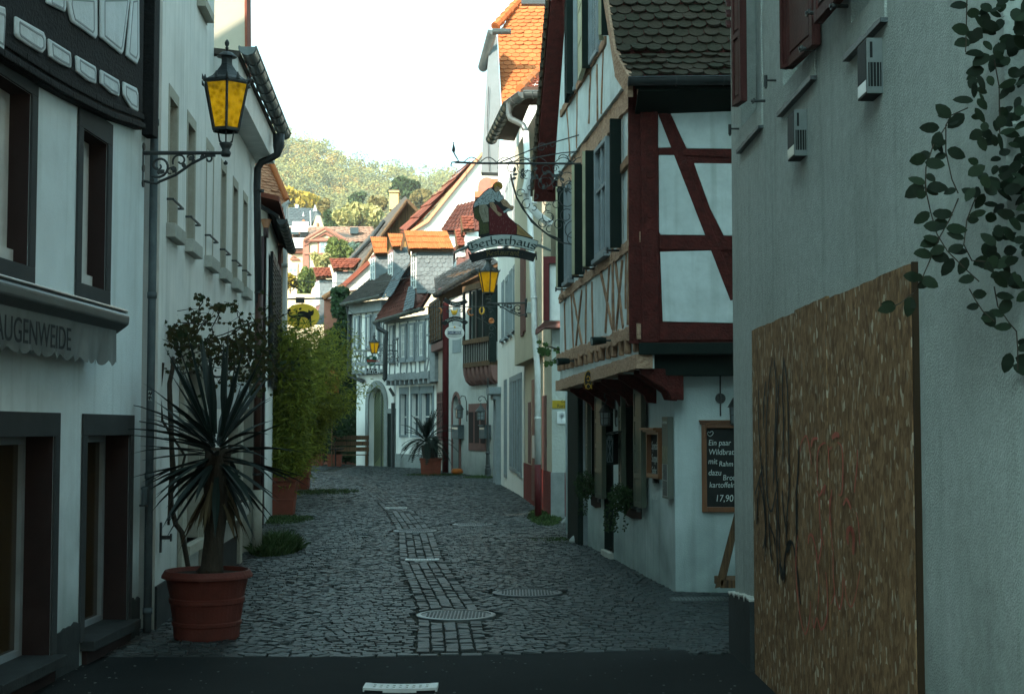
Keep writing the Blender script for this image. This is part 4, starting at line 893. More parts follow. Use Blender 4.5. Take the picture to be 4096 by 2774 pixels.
# tiled hip and tile-hung gable of the next house
YT = 28.2
t5 = thing('tile_hung_house', (-5.2, YT, 0), 'house with sunlit scalloped tile roof and tile-hung wall beyond the black eave', 'house')
def tiles(mb, A, B, Cc, D, tw, th, thick=.018, over=1.25, ribs=False, jit=.004, rnd=True, mi=0):
 """courses of separate tiles on the plane A(bottom left) B(bottom right) C(top right) D(top left)"""
 A, B, Cc, D = V(A), V(B), V(Cc), V(D); H_ = ((D - A).length + (Cc - B).length) / 2; rows = max(1, int(H_ / th + .5)); nr = (B - A).cross(D - A).normalized()
 for r_ in range(rows):
  v0 = r_ / rows; v1 = min(1.02, (r_ + over) / rows); l = A + (D - A) * v0; rt_ = B + (Cc - B) * v0; wd = (rt_ - l).length; n = max(1, int(wd / tw + .5)); off = .5 * (r_ % 2)
  for i in range(-1 if off else 0, n):
   u0, u1 = max(0, (i + off) / n), min(1, (i + 1 + off) / n)
   if u1 - u0 < .15 / n: continue
   def pt(u, v, h): return (A + (B - A) * u) * (1 - v) + (D + (Cc - D) * u) * v + nr * h
   j = R.gauss(0, jit); h = thick + abs(R.gauss(0, jit)); e = .02 / n; g = (v1 - v0)
   um = (u0 + u1) / 2; dv = .22 * g if rnd else 0
   bot = [(u0 + e, v0 + dv), (um - (um - u0) * .5, v0 + dv * .22), (um, v0), (um + (u1 - um) * .5, v0 + dv * .22), (u1 - e, v0 + dv)] if rnd else [(u0 + e, v0), (u1 - e, v0)]
   top = [(u1 - e, v1), (u0 + e, v1)]; k = len(mb.v); nb = len(bot)
   mb.v += [tuple(pt(u, v, h * 2.0 + j)) for u, v in bot] + [tuple(pt(u, v, h * .6)) for u, v in top] + [tuple(pt(u, v, h * 1.0 + j)) for u, v in bot]
   mb.f.append(tuple(range(k, k + nb + 2))); mb.m.append(mi)
   for a_ in range(nb - 1): mb.f.append((k + a_, k + a_ + 1, k + nb + 2 + a_ + 1, k + nb + 2 + a_)); mb.m.append(mi)
   if ribs:
    for uu in (u0 + e, (u0 + u1) / 2): mb.tube([pt(uu, v0, h * 2.2), pt(uu, v1, h)], tw * .10, 5, mi)
def fpoly(mb, k, pts, Y, dy, mi=0, dl=0.0):
 """an outline standing at depth Y facing the camera, given real thickness dy; dl leans its top back"""
 P_ = [atY(q(k, x, y), Y) for x, y in pts]; zb_ = min(p.z for p in P_)
 mb.prism([p + V((0, (p.z - zb_) * dl, 0)) for p in P_], (0, dy, 0), mi); return P_
xw = atY((1150, 1000), YT).x; m = MB(); m.prism([(-9, YT, 0), (xw, YT, 0), (xw - 1.6, YT + 7, 0), (-9, YT + 7, 0)], (0, 0, atY((1100, 930), YT).z)); m.build('wall', SAND, t5)
g = lambda x, y, Y=YT: atY(q('5', x, y), Y)
m = MB(); A, B = g(40, 770), g(225, 915); 
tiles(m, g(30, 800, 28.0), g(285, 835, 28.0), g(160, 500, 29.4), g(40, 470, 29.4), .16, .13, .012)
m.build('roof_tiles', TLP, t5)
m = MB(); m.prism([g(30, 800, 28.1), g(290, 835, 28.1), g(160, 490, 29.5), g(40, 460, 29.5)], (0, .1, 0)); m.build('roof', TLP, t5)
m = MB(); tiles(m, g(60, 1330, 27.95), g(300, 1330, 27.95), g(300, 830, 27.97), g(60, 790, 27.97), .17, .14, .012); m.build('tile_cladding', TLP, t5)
m = MB(); m.tube([g(x, y, 27.9) for x, y in ((90, 795), (150, 850), (225, 912), (235, 905))], .05, 8); m.tube([g(165, 490, 29.3), g(230, 640, 28.7), g(300, 810, 28.0)], .06, 8); m.build('verge_tiles', TLO, t5)
m = MB(); m.box(g(292, 900).x, g(316, 900).x, 27.85, 28.1, 0, g(300, 850).z); m.build('corner_board', WHT, t5)
m = MB(); m.tube([g(210, 1335, 27.8), g(305, 1335, 27.8)], .045, 8); m.build('ledge', STN, t5)
m = MB(); m.tube([g(225, 880, 27.9), g(320, 820, 27.9)], .035, 8); m.tube([g(235, 872, 27.9), g(318, 815, 27.9)], .03, 8); m.build('pale_gutter', WHT, t5)

# round yellow sign with a black cat
YS = 33.0; c = atY(q('6', 420, 330), YS); rx = 140 / 2.0183 / F * YS; rz = 101 / 2.0183 / F * YS
t = thing('cat_sign', c, 'oval yellow hanging sign with an arched black cat above the bamboo', 'sign')
m = MB(); n = 40; m.prism([(c.x + rx * math.cos(2 * PI * i / n), YS, c.z + rz * math.sin(2 * PI * i / n)) for i in range(n)], (0, .04, 0)); bd = m.build('board', YEL, t)
cat = [(300, 290), (306, 272), (322, 270), (330, 282), (326, 300), (318, 292), (312, 298), (322, 320), (345, 330), (372, 322), (385, 300), (405, 290), (430, 288), (455, 296), (468, 300), (474, 276), (484, 288), (500, 288), (512, 276), (516, 300), (508, 322), (492, 330), (494, 360), (498, 410), (484, 412), (478, 372), (464, 350), (440, 338), (415, 340), (402, 360), (396, 410), (384, 410), (382, 372), (372, 345), (340, 346), (312, 330)]
m = MB(); fpoly(m, '6', cat, YS - .012, .01); m.build('cat_figure', BLKP, bd)
m = MB(); a = atY(q('6', 200, 196), YS); b = atY(q('6', 590, 188), YS); m.tube([a, b], .022, 6); m.tube([atY(q('6', 420, 192), YS), atY(q('6', 420, 232), YS)], .012, 6)
a1 = atY(q('6', 370, 180), YS); b1 = atY(q('6', 440, 225), YS); m.box(a1.x, b1.x, YS - .03, YS + .03, b1.z, a1.z); m.build('hanging_arm', IRON, t)
m = MB()
pt = lambda x, y: atY(q('a', x, y), 31)
m.tube([pt(0, 1235), pt(60, 1280), pt(150, 1330), pt(260, 1400), pt(360, 1450), pt(430, 1500)], .016, 6)
X_, Z2 = V((1, 0, 0)), V((0, 0, 1))
for x, y, r_ in ((60, 1240, .05), (220, 1360, .09), (300, 1370, .08), (190, 1400, .07), (260, 1420, .10), (120, 1310, .06), (340, 1400, .06)): scroll(m, pt(x, y), r_ * 1.6, .02, 0, 8, X_, Z2, .009)
tag(m.build('scrolled_iron_arm', IRON, None, base=pt(0, 1235)), 'thin scrolled wrought iron arm reaching out above the bamboo', 'bracket')

# ------------------------------------------------------------------ right foreground building
R1 = Wall((1.785, -10.0), (1.60, 10.27))
tR = thing('coarse_rendered_house', R1.P(R1.L, 0), 'tall coarse grey rendered wall filling the right foreground', 'house')
S1 = lambda x, y, k='E', o=0.0: R1.S(q(k, x, y), o)
# window recesses
wa = (S1(75, 1000)[0], S1(200, 870)[0]); 
hA = (S1(205, 1035)[0], S1(45, 1000)[0], S1(110, 960)[1], S1(75, 990)[1] + 1.3, 0, .12)
hB = (S1(630, 585)[0], S1(385, 800)[0], S1(500, 470)[1] - .07, S1(500, 470)[1] + 1.2, 0, .10)
hC = (S1(1190, 20)[0], S1(935, 250)[0], S1(935, 250)[1] + .03, S1(935, 250)[1] + 1.3, 0, .10)
hD = (S1(2480, 0)[0], S1(2150, 0)[0], R1.S(q('F', 2190, 600))[1], R1.S(q('F', 2190, 600))[1] + 1.6, 0, .25)
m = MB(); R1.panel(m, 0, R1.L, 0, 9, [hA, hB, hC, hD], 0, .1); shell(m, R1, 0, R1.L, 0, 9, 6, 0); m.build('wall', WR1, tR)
for h in (hA, hB, hC):
 m = MB(); R1.surround(m, h[0], h[1], h[2], h[3], .045, .0, .006, False)
 R1.poly(m, [(h[0] - .05, h[2] - .14), (h[1] + .05, h[2] - .14), (h[1] + .05, h[2]), (h[0] - .05, h[2])], .001, .012)
 m.build('window_surround', WR1, tR); m = MB()
 n = 14; top = []
 for i in range(n + 1): top.append((h[0] - .06 + (h[1] - h[0] + .12) * i / n, h[2] - .14 + R.uniform(-.008, .008)))
 R1.poly(m, [(h[0] - .06, h[2] - .165)] + [(h[1] + .06, h[2] - .165)] + top[::-1], .0, .035)
 m.build('sill', CAST, tR)
for h in (hA, hB, hC, hD):
 m = MB(); R1.box(m, h[0], h[1], h[2], h[3], -h[5], -h[5] + .02)
 m.build('pane', GLB if h is hD else WR1, tR)
# folding shutters, one leaf at each window, standing open
def shutter(wl, par, s0, s1, z0, z1, o0, o1, mt, panels=2, th=.035, name='shutter', edge_mt=None):
 """a leaf from (s0,o0) to (s1,o1) in plan, with raised frame and sunk panels"""
 a, b = wl.P(s0, 0, o0), wl.P(s1, 0, o1); L_ = (b - a).length; lw = Wall((a.x, a.y), (b.x, b.y)); 
 m = MB(); m.hexa([lw.P(s_, z, o) for z in (z0, z1) for s_, o in ((0, -th), (L_, -th), (L_, 0), (0, 0))], 0)
 fr = min(.055, L_ * .2); H_ = z1 - z0; ph = (H_ - fr * (panels + 1)) / panels
 lw.box(m, 0, fr, z0, z1, 0, .012); lw.box(m, L_ - fr, L_, z0, z1, 0, .012)
 for i in range(panels + 1): lw.box(m, fr, L_ - fr, z0 + i * (ph + fr), z0 + i * (ph + fr) + fr, 0, .0115)
 for i in range(panels): lw.box(m, fr + .02, L_ - fr - .02, z0 + fr + i * (ph + fr) + .02, z0 + fr + i * (ph + fr) + ph - .02, 0, .007)
 o_ = m.build(name, mt, par, bevel=.003); return o_
za = S1(150, 840)[1]; shutter(R1, tR, S1(165, 300)[0] , S1(120, 300)[0] - .02, za, za + 1.35, .10, .13, MRS, 3)
m = MB(); zz = za + .7
for k in range(9): R1.poly(m, [(hA[1] - .12, za + .62 + k * .075), (hA[1] - .06, za + .66 + k * .075), (hA[1] - .06, za + .69 + k * .075), (hA[1] - .12, za + .64 + k * .075)], .04, .12)
m.build('louvres', MRS, tR)
zb = S1(420, 570)[1]; zb2 = S1(610, 380)[1]
sb0, sb1 = S1(612, 350, o=.06)[0], S1(455, 520, o=.06)[0]; zb_ = S1(500, 500, o=.06)[1]
shutter(R1, tR, sb0, sb1 + .02, zb_, zb_ + 1.2, .05, .09, MRS, 2); shutter(R1, tR, sb1 + .02, S1(415, 570, o=.1)[0], zb_, zb_ + 1.2, .12, .08, MRS, 2)
sc0, sc1 = S1(900, 40, o=.1)[0], S1(640, 150, o=.1)[0]; zc_ = S1(700, 120, o=.1)[1] 
shutter(R1, tR, sc0 - .1, sc1, zc_, zc_ + 1.2, .08, .10, MRS, 2)
m = MB()
for x, y in ((320, 650), (20, 1040)):
 s_, z = S1(x, y); m.tube([R1.P(s_, z, 0), R1.P(s_, z, .06), R1.P(s_, z - .05, .065)], .008, 6); m.tube([R1.P(s_, z - .04, .065), R1.P(s_, z + .03, .065)], .012, 6)
for x, y in ((800, 50), (545, 395), (155, 815), (390, 340), (600, 105)):
 s_, z = S1(x, y, o=.08); m.tube([R1.P(s_, z, .02), R1.P(s_, z, .11)], .010, 6); R1.box(m, s_ - .03, s_ + .03, z - .012, z + .012, .09, .10)
m.build('shutter_stays', IRON, tR)
# plinth with a ragged top
m = MB(); s0, s1 = S1(160, 855, 'H')[0] - .01, R1.L + .03; n = 30; zt0 = R1.S((3018, 2412), .05)[1]; zt1 = R1.S((2909, 2368), .05)[1]
top = [(s0 + (s1 - s0) * i / n, zt0 + (zt1 - zt0) * i / n + R.uniform(-.008, .008) - .02 * (i % 7 == 0)) for i in range(n + 1)]
R1.poly(m, [(s1, 0), (s0, 0)] + top, -.02, .045); m.build('plinth', DGP, tR)
m = MB()
for i in range(n):
 R1.poly(m, [top[i], top[i + 1], (top[i + 1][0], top[i + 1][1] + .012), (top[i][0], top[i][1] + .012)], 0, .05)
m.build('plinth_capping', STN, tR)
# two wall vents / meter housings
for i, (ps, lab) in enumerate((([(395, 960), (540, 890), (565, 1270), (415, 1300)], 'smaller metal vent housing on the grey wall, lower of the two and farther away'), ([(968, 385), (1168, 292), (1195, 745), (995, 800)], 'larger metal vent housing high on the grey wall near the middle'))):
 D_ = .071; sN2 = R1.S(q('E', (460, 1050)[i], 500), D_)[0]; sF2 = R1.S(q('E', (405, 975)[i], 500), D_)[0]; zT2 = R1.S(q('E', (440, 1040)[i], (912, 315)[i]), D_)[1]; zB2 = R1.S(q('E', (462, 1065)[i], (1262, 742)[i]), D_)[1]
 t = thing('vent_housing', R1.P((sN2 + sF2) / 2, zB2), lab, 'vent housing', 'metal vent housings on the grey wall'); h = zT2 - zB2
 m = MB(); R1.box(m, sN2, sF2, zB2, zT2, 0, D_); m.build('housing', DG, t, bevel=.003)
 F_ = Wall((R1.P(sN2, 0, D_).x, R1.P(sN2, 0, D_).y), (R1.P(sN2, 0, 0).x, R1.P(sN2, 0, 0).y)); W2_2 = F_.L; m = MB(); f = .006; F_.box(m, 0, f, zB2, zT2, 0, .004); F_.box(m, W2_2 - f, W2_2, zB2, zT2, 0, .004); F_.box(m, f, W2_2 - f, zB2 + h * .56, zT2, 0, .0035); F_.box(m, f, W2_2 - f, zB2, zB2 + h * .12, 0, .0035)
 for k in range(1, 5): x_ = W2_2 * k / 5; F_.box(m, x_ - .0012, x_ + .0012, zB2 + h * .12, zB2 + h * .56, .0005, .003)
 m.build('front_frame', ZINC, t); m = MB(); F_.box(m, .014, .026, zB2 + h * .64, zB2 + h * .93, .0035, .0042); F_.box(m, f, W2_2 - f, zB2 + h * .12, zB2 + h * .56, .0002, .0008); m.build('slot', BLKP, t)
 m = MB(); R1.box(m, sN2 + .01, sF2 - .01, zB2 + .01, zB2 + h * .25, D_, D_ + .002); m.build('lower_panel', ALU, t); m = MB(); R1.box(m, sN2 + .01, sF2 - .01, zB2 + h * .27, zT2 - .02, D_, D_ + .002); m.build('side_panel', DG, t)
# chipboard hoarding with scrawled paint
OSB = mat('osb_panel', (.38, .215, .110), (.20, .110, .055), .8, 4.0, .5, 12, stretch=(5, 5, 2.5), dirt=.4)
nn = OSB.node_tree.nodes; ll = OSB.node_tree.links; pb = nn['Principled BSDF']; src = pb.inputs['Base Color'].links[0].from_socket
tc = nn.new('ShaderNodeTexCoord'); mp = nn.new('ShaderNodeMapping'); mp.inputs['Scale'].default_value = (19, 19, 11); vo = nn.new('ShaderNodeTexVoronoi'); vo.inputs['Scale'].default_value = 2.3; vo.inputs['Randomness'].default_value = 1
nz = nn.new('ShaderNodeTexNoise'); nz.inputs['Scale'].default_value = 3; add = nn.new('ShaderNodeMixRGB'); add.inputs[0].default_value = .12
ll.new(tc.outputs['Object'], mp.inputs[0]); ll.new(mp.outputs[0], nz.inputs['Vector']); ll.new(mp.outputs[0], add.inputs[1]); ll.new(nz.outputs['Color'], add.inputs[2]); ll.new(add.outputs[0], vo.inputs['Vector'])
cr_ = nn.new('ShaderNodeValToRGB'); cr_.color_ramp.interpolation = 'CONSTANT'; el = cr_.color_ramp.elements; el[0].position = 0; el[0].color = (0, 0, 0, 1); el[1].position = .86; el[1].color = (.4, .4, .4, 1); e3 = el.new(.95); e3.color = (1, 1, 1, 1)
sp = nn.new('ShaderNodeSeparateColor'); ll.new(vo.outputs['Color'], sp.inputs[0]); ll.new(sp.outputs[0], cr_.inputs[0])
mxx = nn.new('ShaderNodeMix'); mxx.data_type = 'RGBA'; mxx.inputs[7].default_value = (.56, .45, .33, 1); ll.new(cr_.outputs[0], mxx.inputs[0]); ll.new(src, mxx.inputs[6])
mx4 = nn.new('ShaderNodeMix'); mx4.data_type = 'RGBA'; mx4.blend_type = 'MULTIPLY'; mx4.inputs[7].default_value = (.55, .52, .5, 1); ll.new(sp.outputs[1], mx4.inputs[0]); ll.new(mxx.outputs[2], mx4.inputs[6]); ll.new(mx4.outputs[2], pb.inputs['Base Color'])
OO = .028; osF = R1.S((3010, 1800), OO)[0]; osN = R1.S((3640, 1060), OO)[0]; 
tO = thing('chipboard_hoarding', R1.P((osF + osN) / 2, 0), 'weathered chipboard panel with black and red scrawls fixed over the right wall', 'hoarding')
jn = [osN] + [R1.S(q('G', x, 800), OO)[0] for x in (740, 483)] + [osF]
jn = [osN, R1.S(q('G', 740, 800), OO)[0], R1.S(q('G', 483, 800), OO)[0], osF]
zl = lambda s_: None
topz = [R1.S((3635, 1055), OO)[1], R1.S(q('F', 740, 955), OO)[1], R1.S(q('F', 483, 1045), OO)[1], R1.S((3010, 1322), OO)[1]]
topz = [topz[0] + (topz[3] - topz[0]) * (x - jn[0]) / (jn[3] - jn[0]) for x in jn]
for i in range(3):
 a, b = jn[i], jn[i + 1]; m = MB(); n = max(3, int((b - a) / .09)); tp_ = []
 for k in range(n + 1):
  tp_.append((a + .002 + (b - a - .004) * k / n, topz[i] + (topz[i + 1] - topz[i]) * k / n + R.uniform(-.004, .004) + (.0, .012, .004)[i]))
 R1.poly(m, [(b - .002, 0.0), (a + .002, 0.0)] + tp_, .012, OO + (.0, .003, -.002)[i]); m.build('board', OSB, tO)
m = MB(); R1.box(m, osN - .018, osN - .001, .0, topz[0] + .005, .0, OO - .003); m.build('edge_batten', mat('dark_edge_wood', (.035, .02, .01), None, .8), tO)
def stroke(mb, wl, k, pts, w_, o, taper=True):
 """a painted line on a wall, smoothed, following measured points"""
 P_ = [wl.S(q(k, x, y), o) for x, y in pts]; S_ = []
 for i in range(len(P_) - 1):
  p0, p1, p2, p3 = P_[max(i - 1, 0)], P_[i], P_[i + 1], P_[min(i + 2, len(P_) - 1)]
  for j in range(6):
   t_ = j / 6; S_.append(tuple(.5 * ((2 * b) + (-a + c) * t_ + (2 * a - 5 * b + 4 * c - d) * t_ * t_ + (-a + 3 * b - 3 * c + d) * t_ ** 3) for a, b, c, d in zip(p0, p1, p2, p3)))
 S_.append(P_[-1]); n = len(S_); L_ = []; Rr = []
 for i, p in enumerate(S_):
  a, b = S_[max(i - 1, 0)], S_[min(i + 1, n - 1)]; d = V(((b[0] - a[0]) / 2.4, b[1] - a[1])); d = d.normalized() if d.length > 1e-6 else V((1, 0)); ww = w_ * .75 * (.35 + .65 * math.sin(PI * (i + .5) / n) ** .5) / 2
  L_.append((p[0] - d.y * ww * 2.4, p[1] + d.x * ww)); Rr.append((p[0] + d.y * ww * 2.4, p[1] - d.x * ww))
 for i in range(n - 1): mb.face([wl.P(*L_[i], o), wl.P(*L_[i + 1], o), wl.P(*Rr[i + 1], o), wl.P(*Rr[i], o)])
m = MB(); og = OO + .0065
for pts in ([(180, 270), (175, 500), (190, 800), (215, 1100), (235, 1400), (228, 1700)], [(290, 60), (262, 250), (240, 600), (240, 900), (250, 1200), (280, 1300), (310, 1180), (340, 1030)],
   [(305, 80), (320, 300), (310, 700), (300, 1000), (295, 1100)], [(345, 200), (330, 500), (315, 800), (330, 1150), (345, 1500)], [(380, 80), (370, 300), (380, 600), (372, 900)],
   [(380, 60), (410, 300), (420, 700), (425, 1100), (410, 1300), (400, 1574)], [(505, 770), (495, 1000), (482, 1200), (485, 1574)], [(150, 1160), (180, 1050), (215, 930)], [(180, 1060), (215, 1200), (240, 1450)], [(165, 1400), (170, 1250), (180, 1130)],
   [(235, 250), (220, 420), (215, 640)], [(260, 1290), (265, 1400), (300, 1500), (310, 1574)], [(370, 1130), (380, 1300), (400, 1450), (398, 1574)]):
 stroke(m, R1, 'G', pts, .022, og)
for pts in ([(325, 0), (325, 300), (330, 680)], [(345, 200), (350, 450), (370, 640), (395, 450), (425, 345), (460, 380), (485, 560), (505, 720), (515, 850)], [(385, 680), (390, 500), (410, 380), (440, 345)], [(215, 0), (235, 250), (215, 400)], [(260, 200), (270, 350), (285, 520)], [(490, 0), (488, 200), (487, 420)], [(170, 0), (162, 200)]):
 stroke(m, R1, 'H', pts, .022, og)
for pts in ([(440, 350), (420, 370), (405, 430)], [(350, 520), (368, 620), (380, 650)]): stroke(m, R1, 'H', pts, .05, og)
m.build('black_scrawl', mat('black_spray', (.010, .013, .014), None, .6), tO)
m = MB(); og += .0007
for k, pts, w_ in (('G', [(512, 820), (525, 740), (560, 690), (580, 740), (590, 800), (605, 920)], .014), ('G', [(605, 780), (615, 720), (655, 710)], .02), ('G', [(655, 1100), (650, 900), (665, 790), (700, 750), (720, 750)], .014), ('G', [(740, 770), (745, 900), (752, 1000)], .012), ('G', [(745, 800), (770, 780)], .014),
                   ('G', [(770, 710), (800, 680), (828, 690)], .035), ('G', [(815, 740), (850, 790), (858, 950), (850, 1150), (825, 1165)], .014), ('G', [(975, 800), (975, 900), (960, 1050), (950, 1150)], .012), ('G', [(650, 1130), (670, 1170), (715, 1090), (705, 1160)], .018), ('G', [(770, 1120), (755, 1250), (750, 1400)], .014),
                   ('G', [(665, 1180), (670, 1300), (680, 1450), (705, 1574)], .012), ('G', [(860, 1250), (890, 1200), (925, 1280)], .02), ('G', [(580, 1560), (585, 1500), (610, 1490), (630, 1560)], .018), ('G', [(900, 1570), (900, 1470), (930, 1440), (945, 1574)], .02), ('G', [(965, 1300), (985, 1400), (995, 1574)], .010),
                   ('H', [(495, 290), (480, 450), (485, 700), (515, 950), (555, 1090), (590, 960), (597, 820)], .014), ('H', [(580, 300), (610, 300), (640, 400), (655, 520), (680, 420), (690, 250)], .014), ('H', [(655, 520), (665, 700), (655, 900)], .010), ('H', [(610, 960), (625, 1040), (650, 960), (680, 1050), (715, 1010), (735, 900), (730, 700), (720, 590)], .016),
                   ('H', [(780, 400), (780, 600), (790, 760), (760, 850)], .012), ('H', [(790, 740), (830, 890), (855, 780), (860, 600)], .012), ('H', [(870, 640), (890, 800), (925, 870), (960, 780), (1000, 560)], .010), ('H', [(890, 330), (900, 250), (930, 240), (945, 330), (940, 450)], .03), ('H', [(750, 0), (755, 120), (775, 400)], .010)):
 stroke(m, R1, k, pts, w_, og)
m.build('red_scrawl', mat('red_spray', (.52, .10, .075), (.36, .13, .08), .8, 30), tO)

# hanging vine with oval leaves
tV = thing('hanging_vine', R1.P(14, 0), 'dark hanging climber with oval leaves in front of the right wall', 'climbing plant')
ml = MB(); ms = MB()
def vp(k, x, y, d=.0): return atY(q(k, x, y), 4.55 + d)
def oval(p, dx, dz, L_, w_, tiltd=0.0):
 d = V((dx, R.uniform(-.3, .3), dz)).normalized(); n_ = V((R.uniform(-.5, .5), -1, R.uniform(-.4, .6) + tiltd)).normalized(); s_ = d.cross(n_).normalized(); p = V(p); n2 = s_.cross(d)
 pr = [(0, 0), (.12, .30), (.32, .47), (.6, .46), (.85, .27), (1, 0)]
 up_ = [p + d * L_ * a + s_ * w_ * b + n2 * L_ * .10 * b for a, b in pr]; lo_ = [p + d * L_ * a - s_ * w_ * b + n2 * L_ * .10 * b for a, b in pr[1:-1]]
 ml.face(up_ + lo_[::-1])
strands = [('E', [(1870, 870), (1735, 930), (1690, 1010), (1690, 1230), (1740, 1450), (1790, 1560)]), ('E', [(1700, 1010), (1590, 1170), (1530, 1350), (1525, 1520), (1530, 1574)]),
           ('F', [(1525, 0), (1530, 130), (1570, 310), (1620, 480), (1700, 610), (1850, 760), (1960, 860)]), ('F', [(1790, 190), (1720, 360), (1640, 500), (1560, 690), (1500, 830), (1430, 950), (1320, 1035), (1200, 1090)]), ('F', [(1930, 180), (1860, 360), (1835, 560), (1900, 690), (2050, 700)]),
           ('F', [(1880, 920), (1930, 1010), (1990, 1100), (2080, 1180)]), ('F', [(2080, 900), (2110, 1060), (2200, 1190), (2260, 1260), (2270, 1400), (2270, 1574)]), ('E', [(1860, 0), (1855, 220), (1850, 420)]), ('E', [(2080, 480), (2120, 700), (2125, 1100)])]
for k, pts in strands:
 P_ = [vp(k, x, y, R.uniform(-.03, .03)) for x, y in pts]; ms.tube(P_, .0022, 5)
 for a, b in zip(P_, P_[1:]):
  for j in range(max(1, int((b - a).length / .055))):
   p = a + (b - a) * R.random(); sd = R.choice((-1, 1)); oval(p, sd * R.uniform(.4, 1), R.uniform(-.7, .3), R.uniform(.038, .060), R.uniform(.024, .036))
big = [('E', 1870, 40, -1, -.1), ('E', 1880, 250, -1, .1), ('E', 1890, 330, -1, -.3), ('E', 2000, 430, -1, -.1), ('E', 2040, 440, -1, -.7), ('E', 2000, 560, -1, -.2), ('E', 1730, 950, -.8, .7), ('E', 1840, 920, -.6, -.5), ('E', 1640, 1030, -1, 0), ('E', 1640, 1060, -.2, -1), ('E', 1530, 1270, -1, -.25), ('E', 1700, 1210, 1, -.4), ('E', 1520, 1310, 1, -.2), ('E', 1520, 1510, -1, -.5), ('E', 1540, 1510, 1, -.1),
       ('F', 1510, 80, -1, -.6), ('F', 1540, 90, 1, -.1), ('F', 1560, 300, -1, -.7), ('F', 1580, 310, 1, -.1), ('F', 1660, 420, -1, .1), ('F', 1690, 430, 1, -.1), ('F', 1640, 510, -1, -.4), ('F', 1570, 640, 1, -.3), ('F', 1580, 640, -1, 0), ('F', 1490, 830, 1, -.6), ('F', 1750, 670, -.6, -1), ('F', 1860, 660, -.4, -1), ('F', 1290, 1050, -1, -.3), ('F', 1410, 980, -.2, -1), ('F', 1480, 830, -1, .1), ('F', 2080, 820, 1, 0), ('F', 2000, 1100, .6, -1), ('F', 2210, 1000, -.5, -.7), ('G', 2250, 60, 1, -.3), ('G', 2210, 20, -.3, -1), ('G', 2230, 120, 1, -.6)]
for k, x, y, dx, dz in big: oval(vp(k, x, y), dx, dz, R.uniform(.058, .072), R.uniform(.036, .046))
def mass(pts_k, n_, x0, x1, y0, y1, k, dens):
 for i in range(n_):
  y = R.uniform(y0, y1); f_ = (y - y0) / (y1 - y0); xl = dens(f_); x = R.uniform(xl, x1); oval(vp(k, x, y, R.uniform(-.22, .12)), R.uniform(-1, 1), R.uniform(-1, .4), R.uniform(.035, .066), R.uniform(.022, .040))
mass(0, 190, 1800, 2700, -100, 1574, 'E', lambda f_: 1890 + 50 * math.sin(f_ * 7) + 60 * f_)
mass(0, 95, 1800, 2700, 0, 900, 'F', lambda f_: 1830 + 240 * f_)
mass(0, 30, 1800, 2700, 900, 1200, 'F', lambda f_: 2150 + 300 * f_)
ml.build('leaves', VINE, tV); ms.build('stems', BARK, tV)
m = MB(); R1.box(m, hD[0] - .05, hD[1] + .05, hD[2], hD[3], -.10, -.09); m.build('window_frame', DG, tR)

# ------------------------------------------------------------------ the half-timbered restaurant
G1 = Wall((1.593, 13.96), (.79, 21.8))         # ground floor, street side
GS = Wall((1.593, 13.96), (4.2, 13.62), (0, 0))        # ground floor, side towards the camera
tb = thing('restaurant_house', G1.P(0, 0), 'half-timbered restaurant with red corner timbers jettied over a white ground floor', 'house')
U1 = Wall((atY((2567, 1300), 13.52).x, 13.52), (atY((2240, 1300), 19.4).x, 19.4)); US = Wall((U1.a.x, 13.52), (4.2, 13.28))
GF_T = 2.30
dg_ = lambda x, y, o=0: G1.S(q('f', x, y), o)
dr = (dg_(612, 1300)[0], dg_(540, 1300)[0]); wnA = (dg_(905, 700)[0] + .1, dg_(712, 700)[0] - .05); wnB = (dg_(500, 900)[0] + .05, dg_(400, 900)[0] - .02); gt_ = (dg_(355, 900)[0], dg_(250, 900)[0])
zA0 = dg_(820, 1300)[1]; zA0 = dg_(780, 1330)[1]
holes = [(dr[0], dr[1], 0.08, 2.02, 0, .3), (wnA[0], wnA[1], zA0, 2.0, 0, .2), (wnB[0], wnB[1], zA0, 2.0, 0, .2)]
m = MB(); G1.panel(m, 0, gt_[0], 0, 2.6, holes, 0, .25, 0, 1); shell(m, G1, 0, G1.L - .2, 0, 2.6, 4, 0); GS.panel(m, 0, GS.L, 0, 2.6, [], 0)
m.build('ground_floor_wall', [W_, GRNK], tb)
m = MB(); G1.box(m, dr[0], dr[1], .08, 2.02, -.3, -.26); G1.surround(m, dr[0], dr[1], .08, 2.02, .03, .0, .015, False); m.build('door', GRNK, tb)
m = MB(); G1.box(m, dr[0] - .02, dr[1] + .05, 0, .08, -.28, .06); m.build('doorstep', STN, tb, bevel=.01)
for i, (a, b) in enumerate((wnA, wnB)):
 m = MB(); G1.box(m, a, b, zA0, 2.0, -.2, -.17); fr = m.build('window', GLD, tb)
 m = MB(); G1.box(m, a, b, zA0 + .75, zA0 + .79, -.17, -.14); G1.box(m, (a + b) / 2 - .02, (a + b) / 2 + .02, zA0, 2.0, -.17, -.14); m.build('glazing_bars', GRNS, fr)
 m = MB(); zz = dg_(835, 1445)[1] if not i else dg_(470, 1340)[1]; mid = (a + b) / 2; G1.poly(m, [(a, zA0), (a, zz + .03), (mid, zz), (b, zz + .02), (b, zA0)], .002, .012); m.build('painted_apron', BRN, tb)
zs0 = dg_(890, 1330, .06)[1]; zs1 = dg_(850, 240, .06)[1]
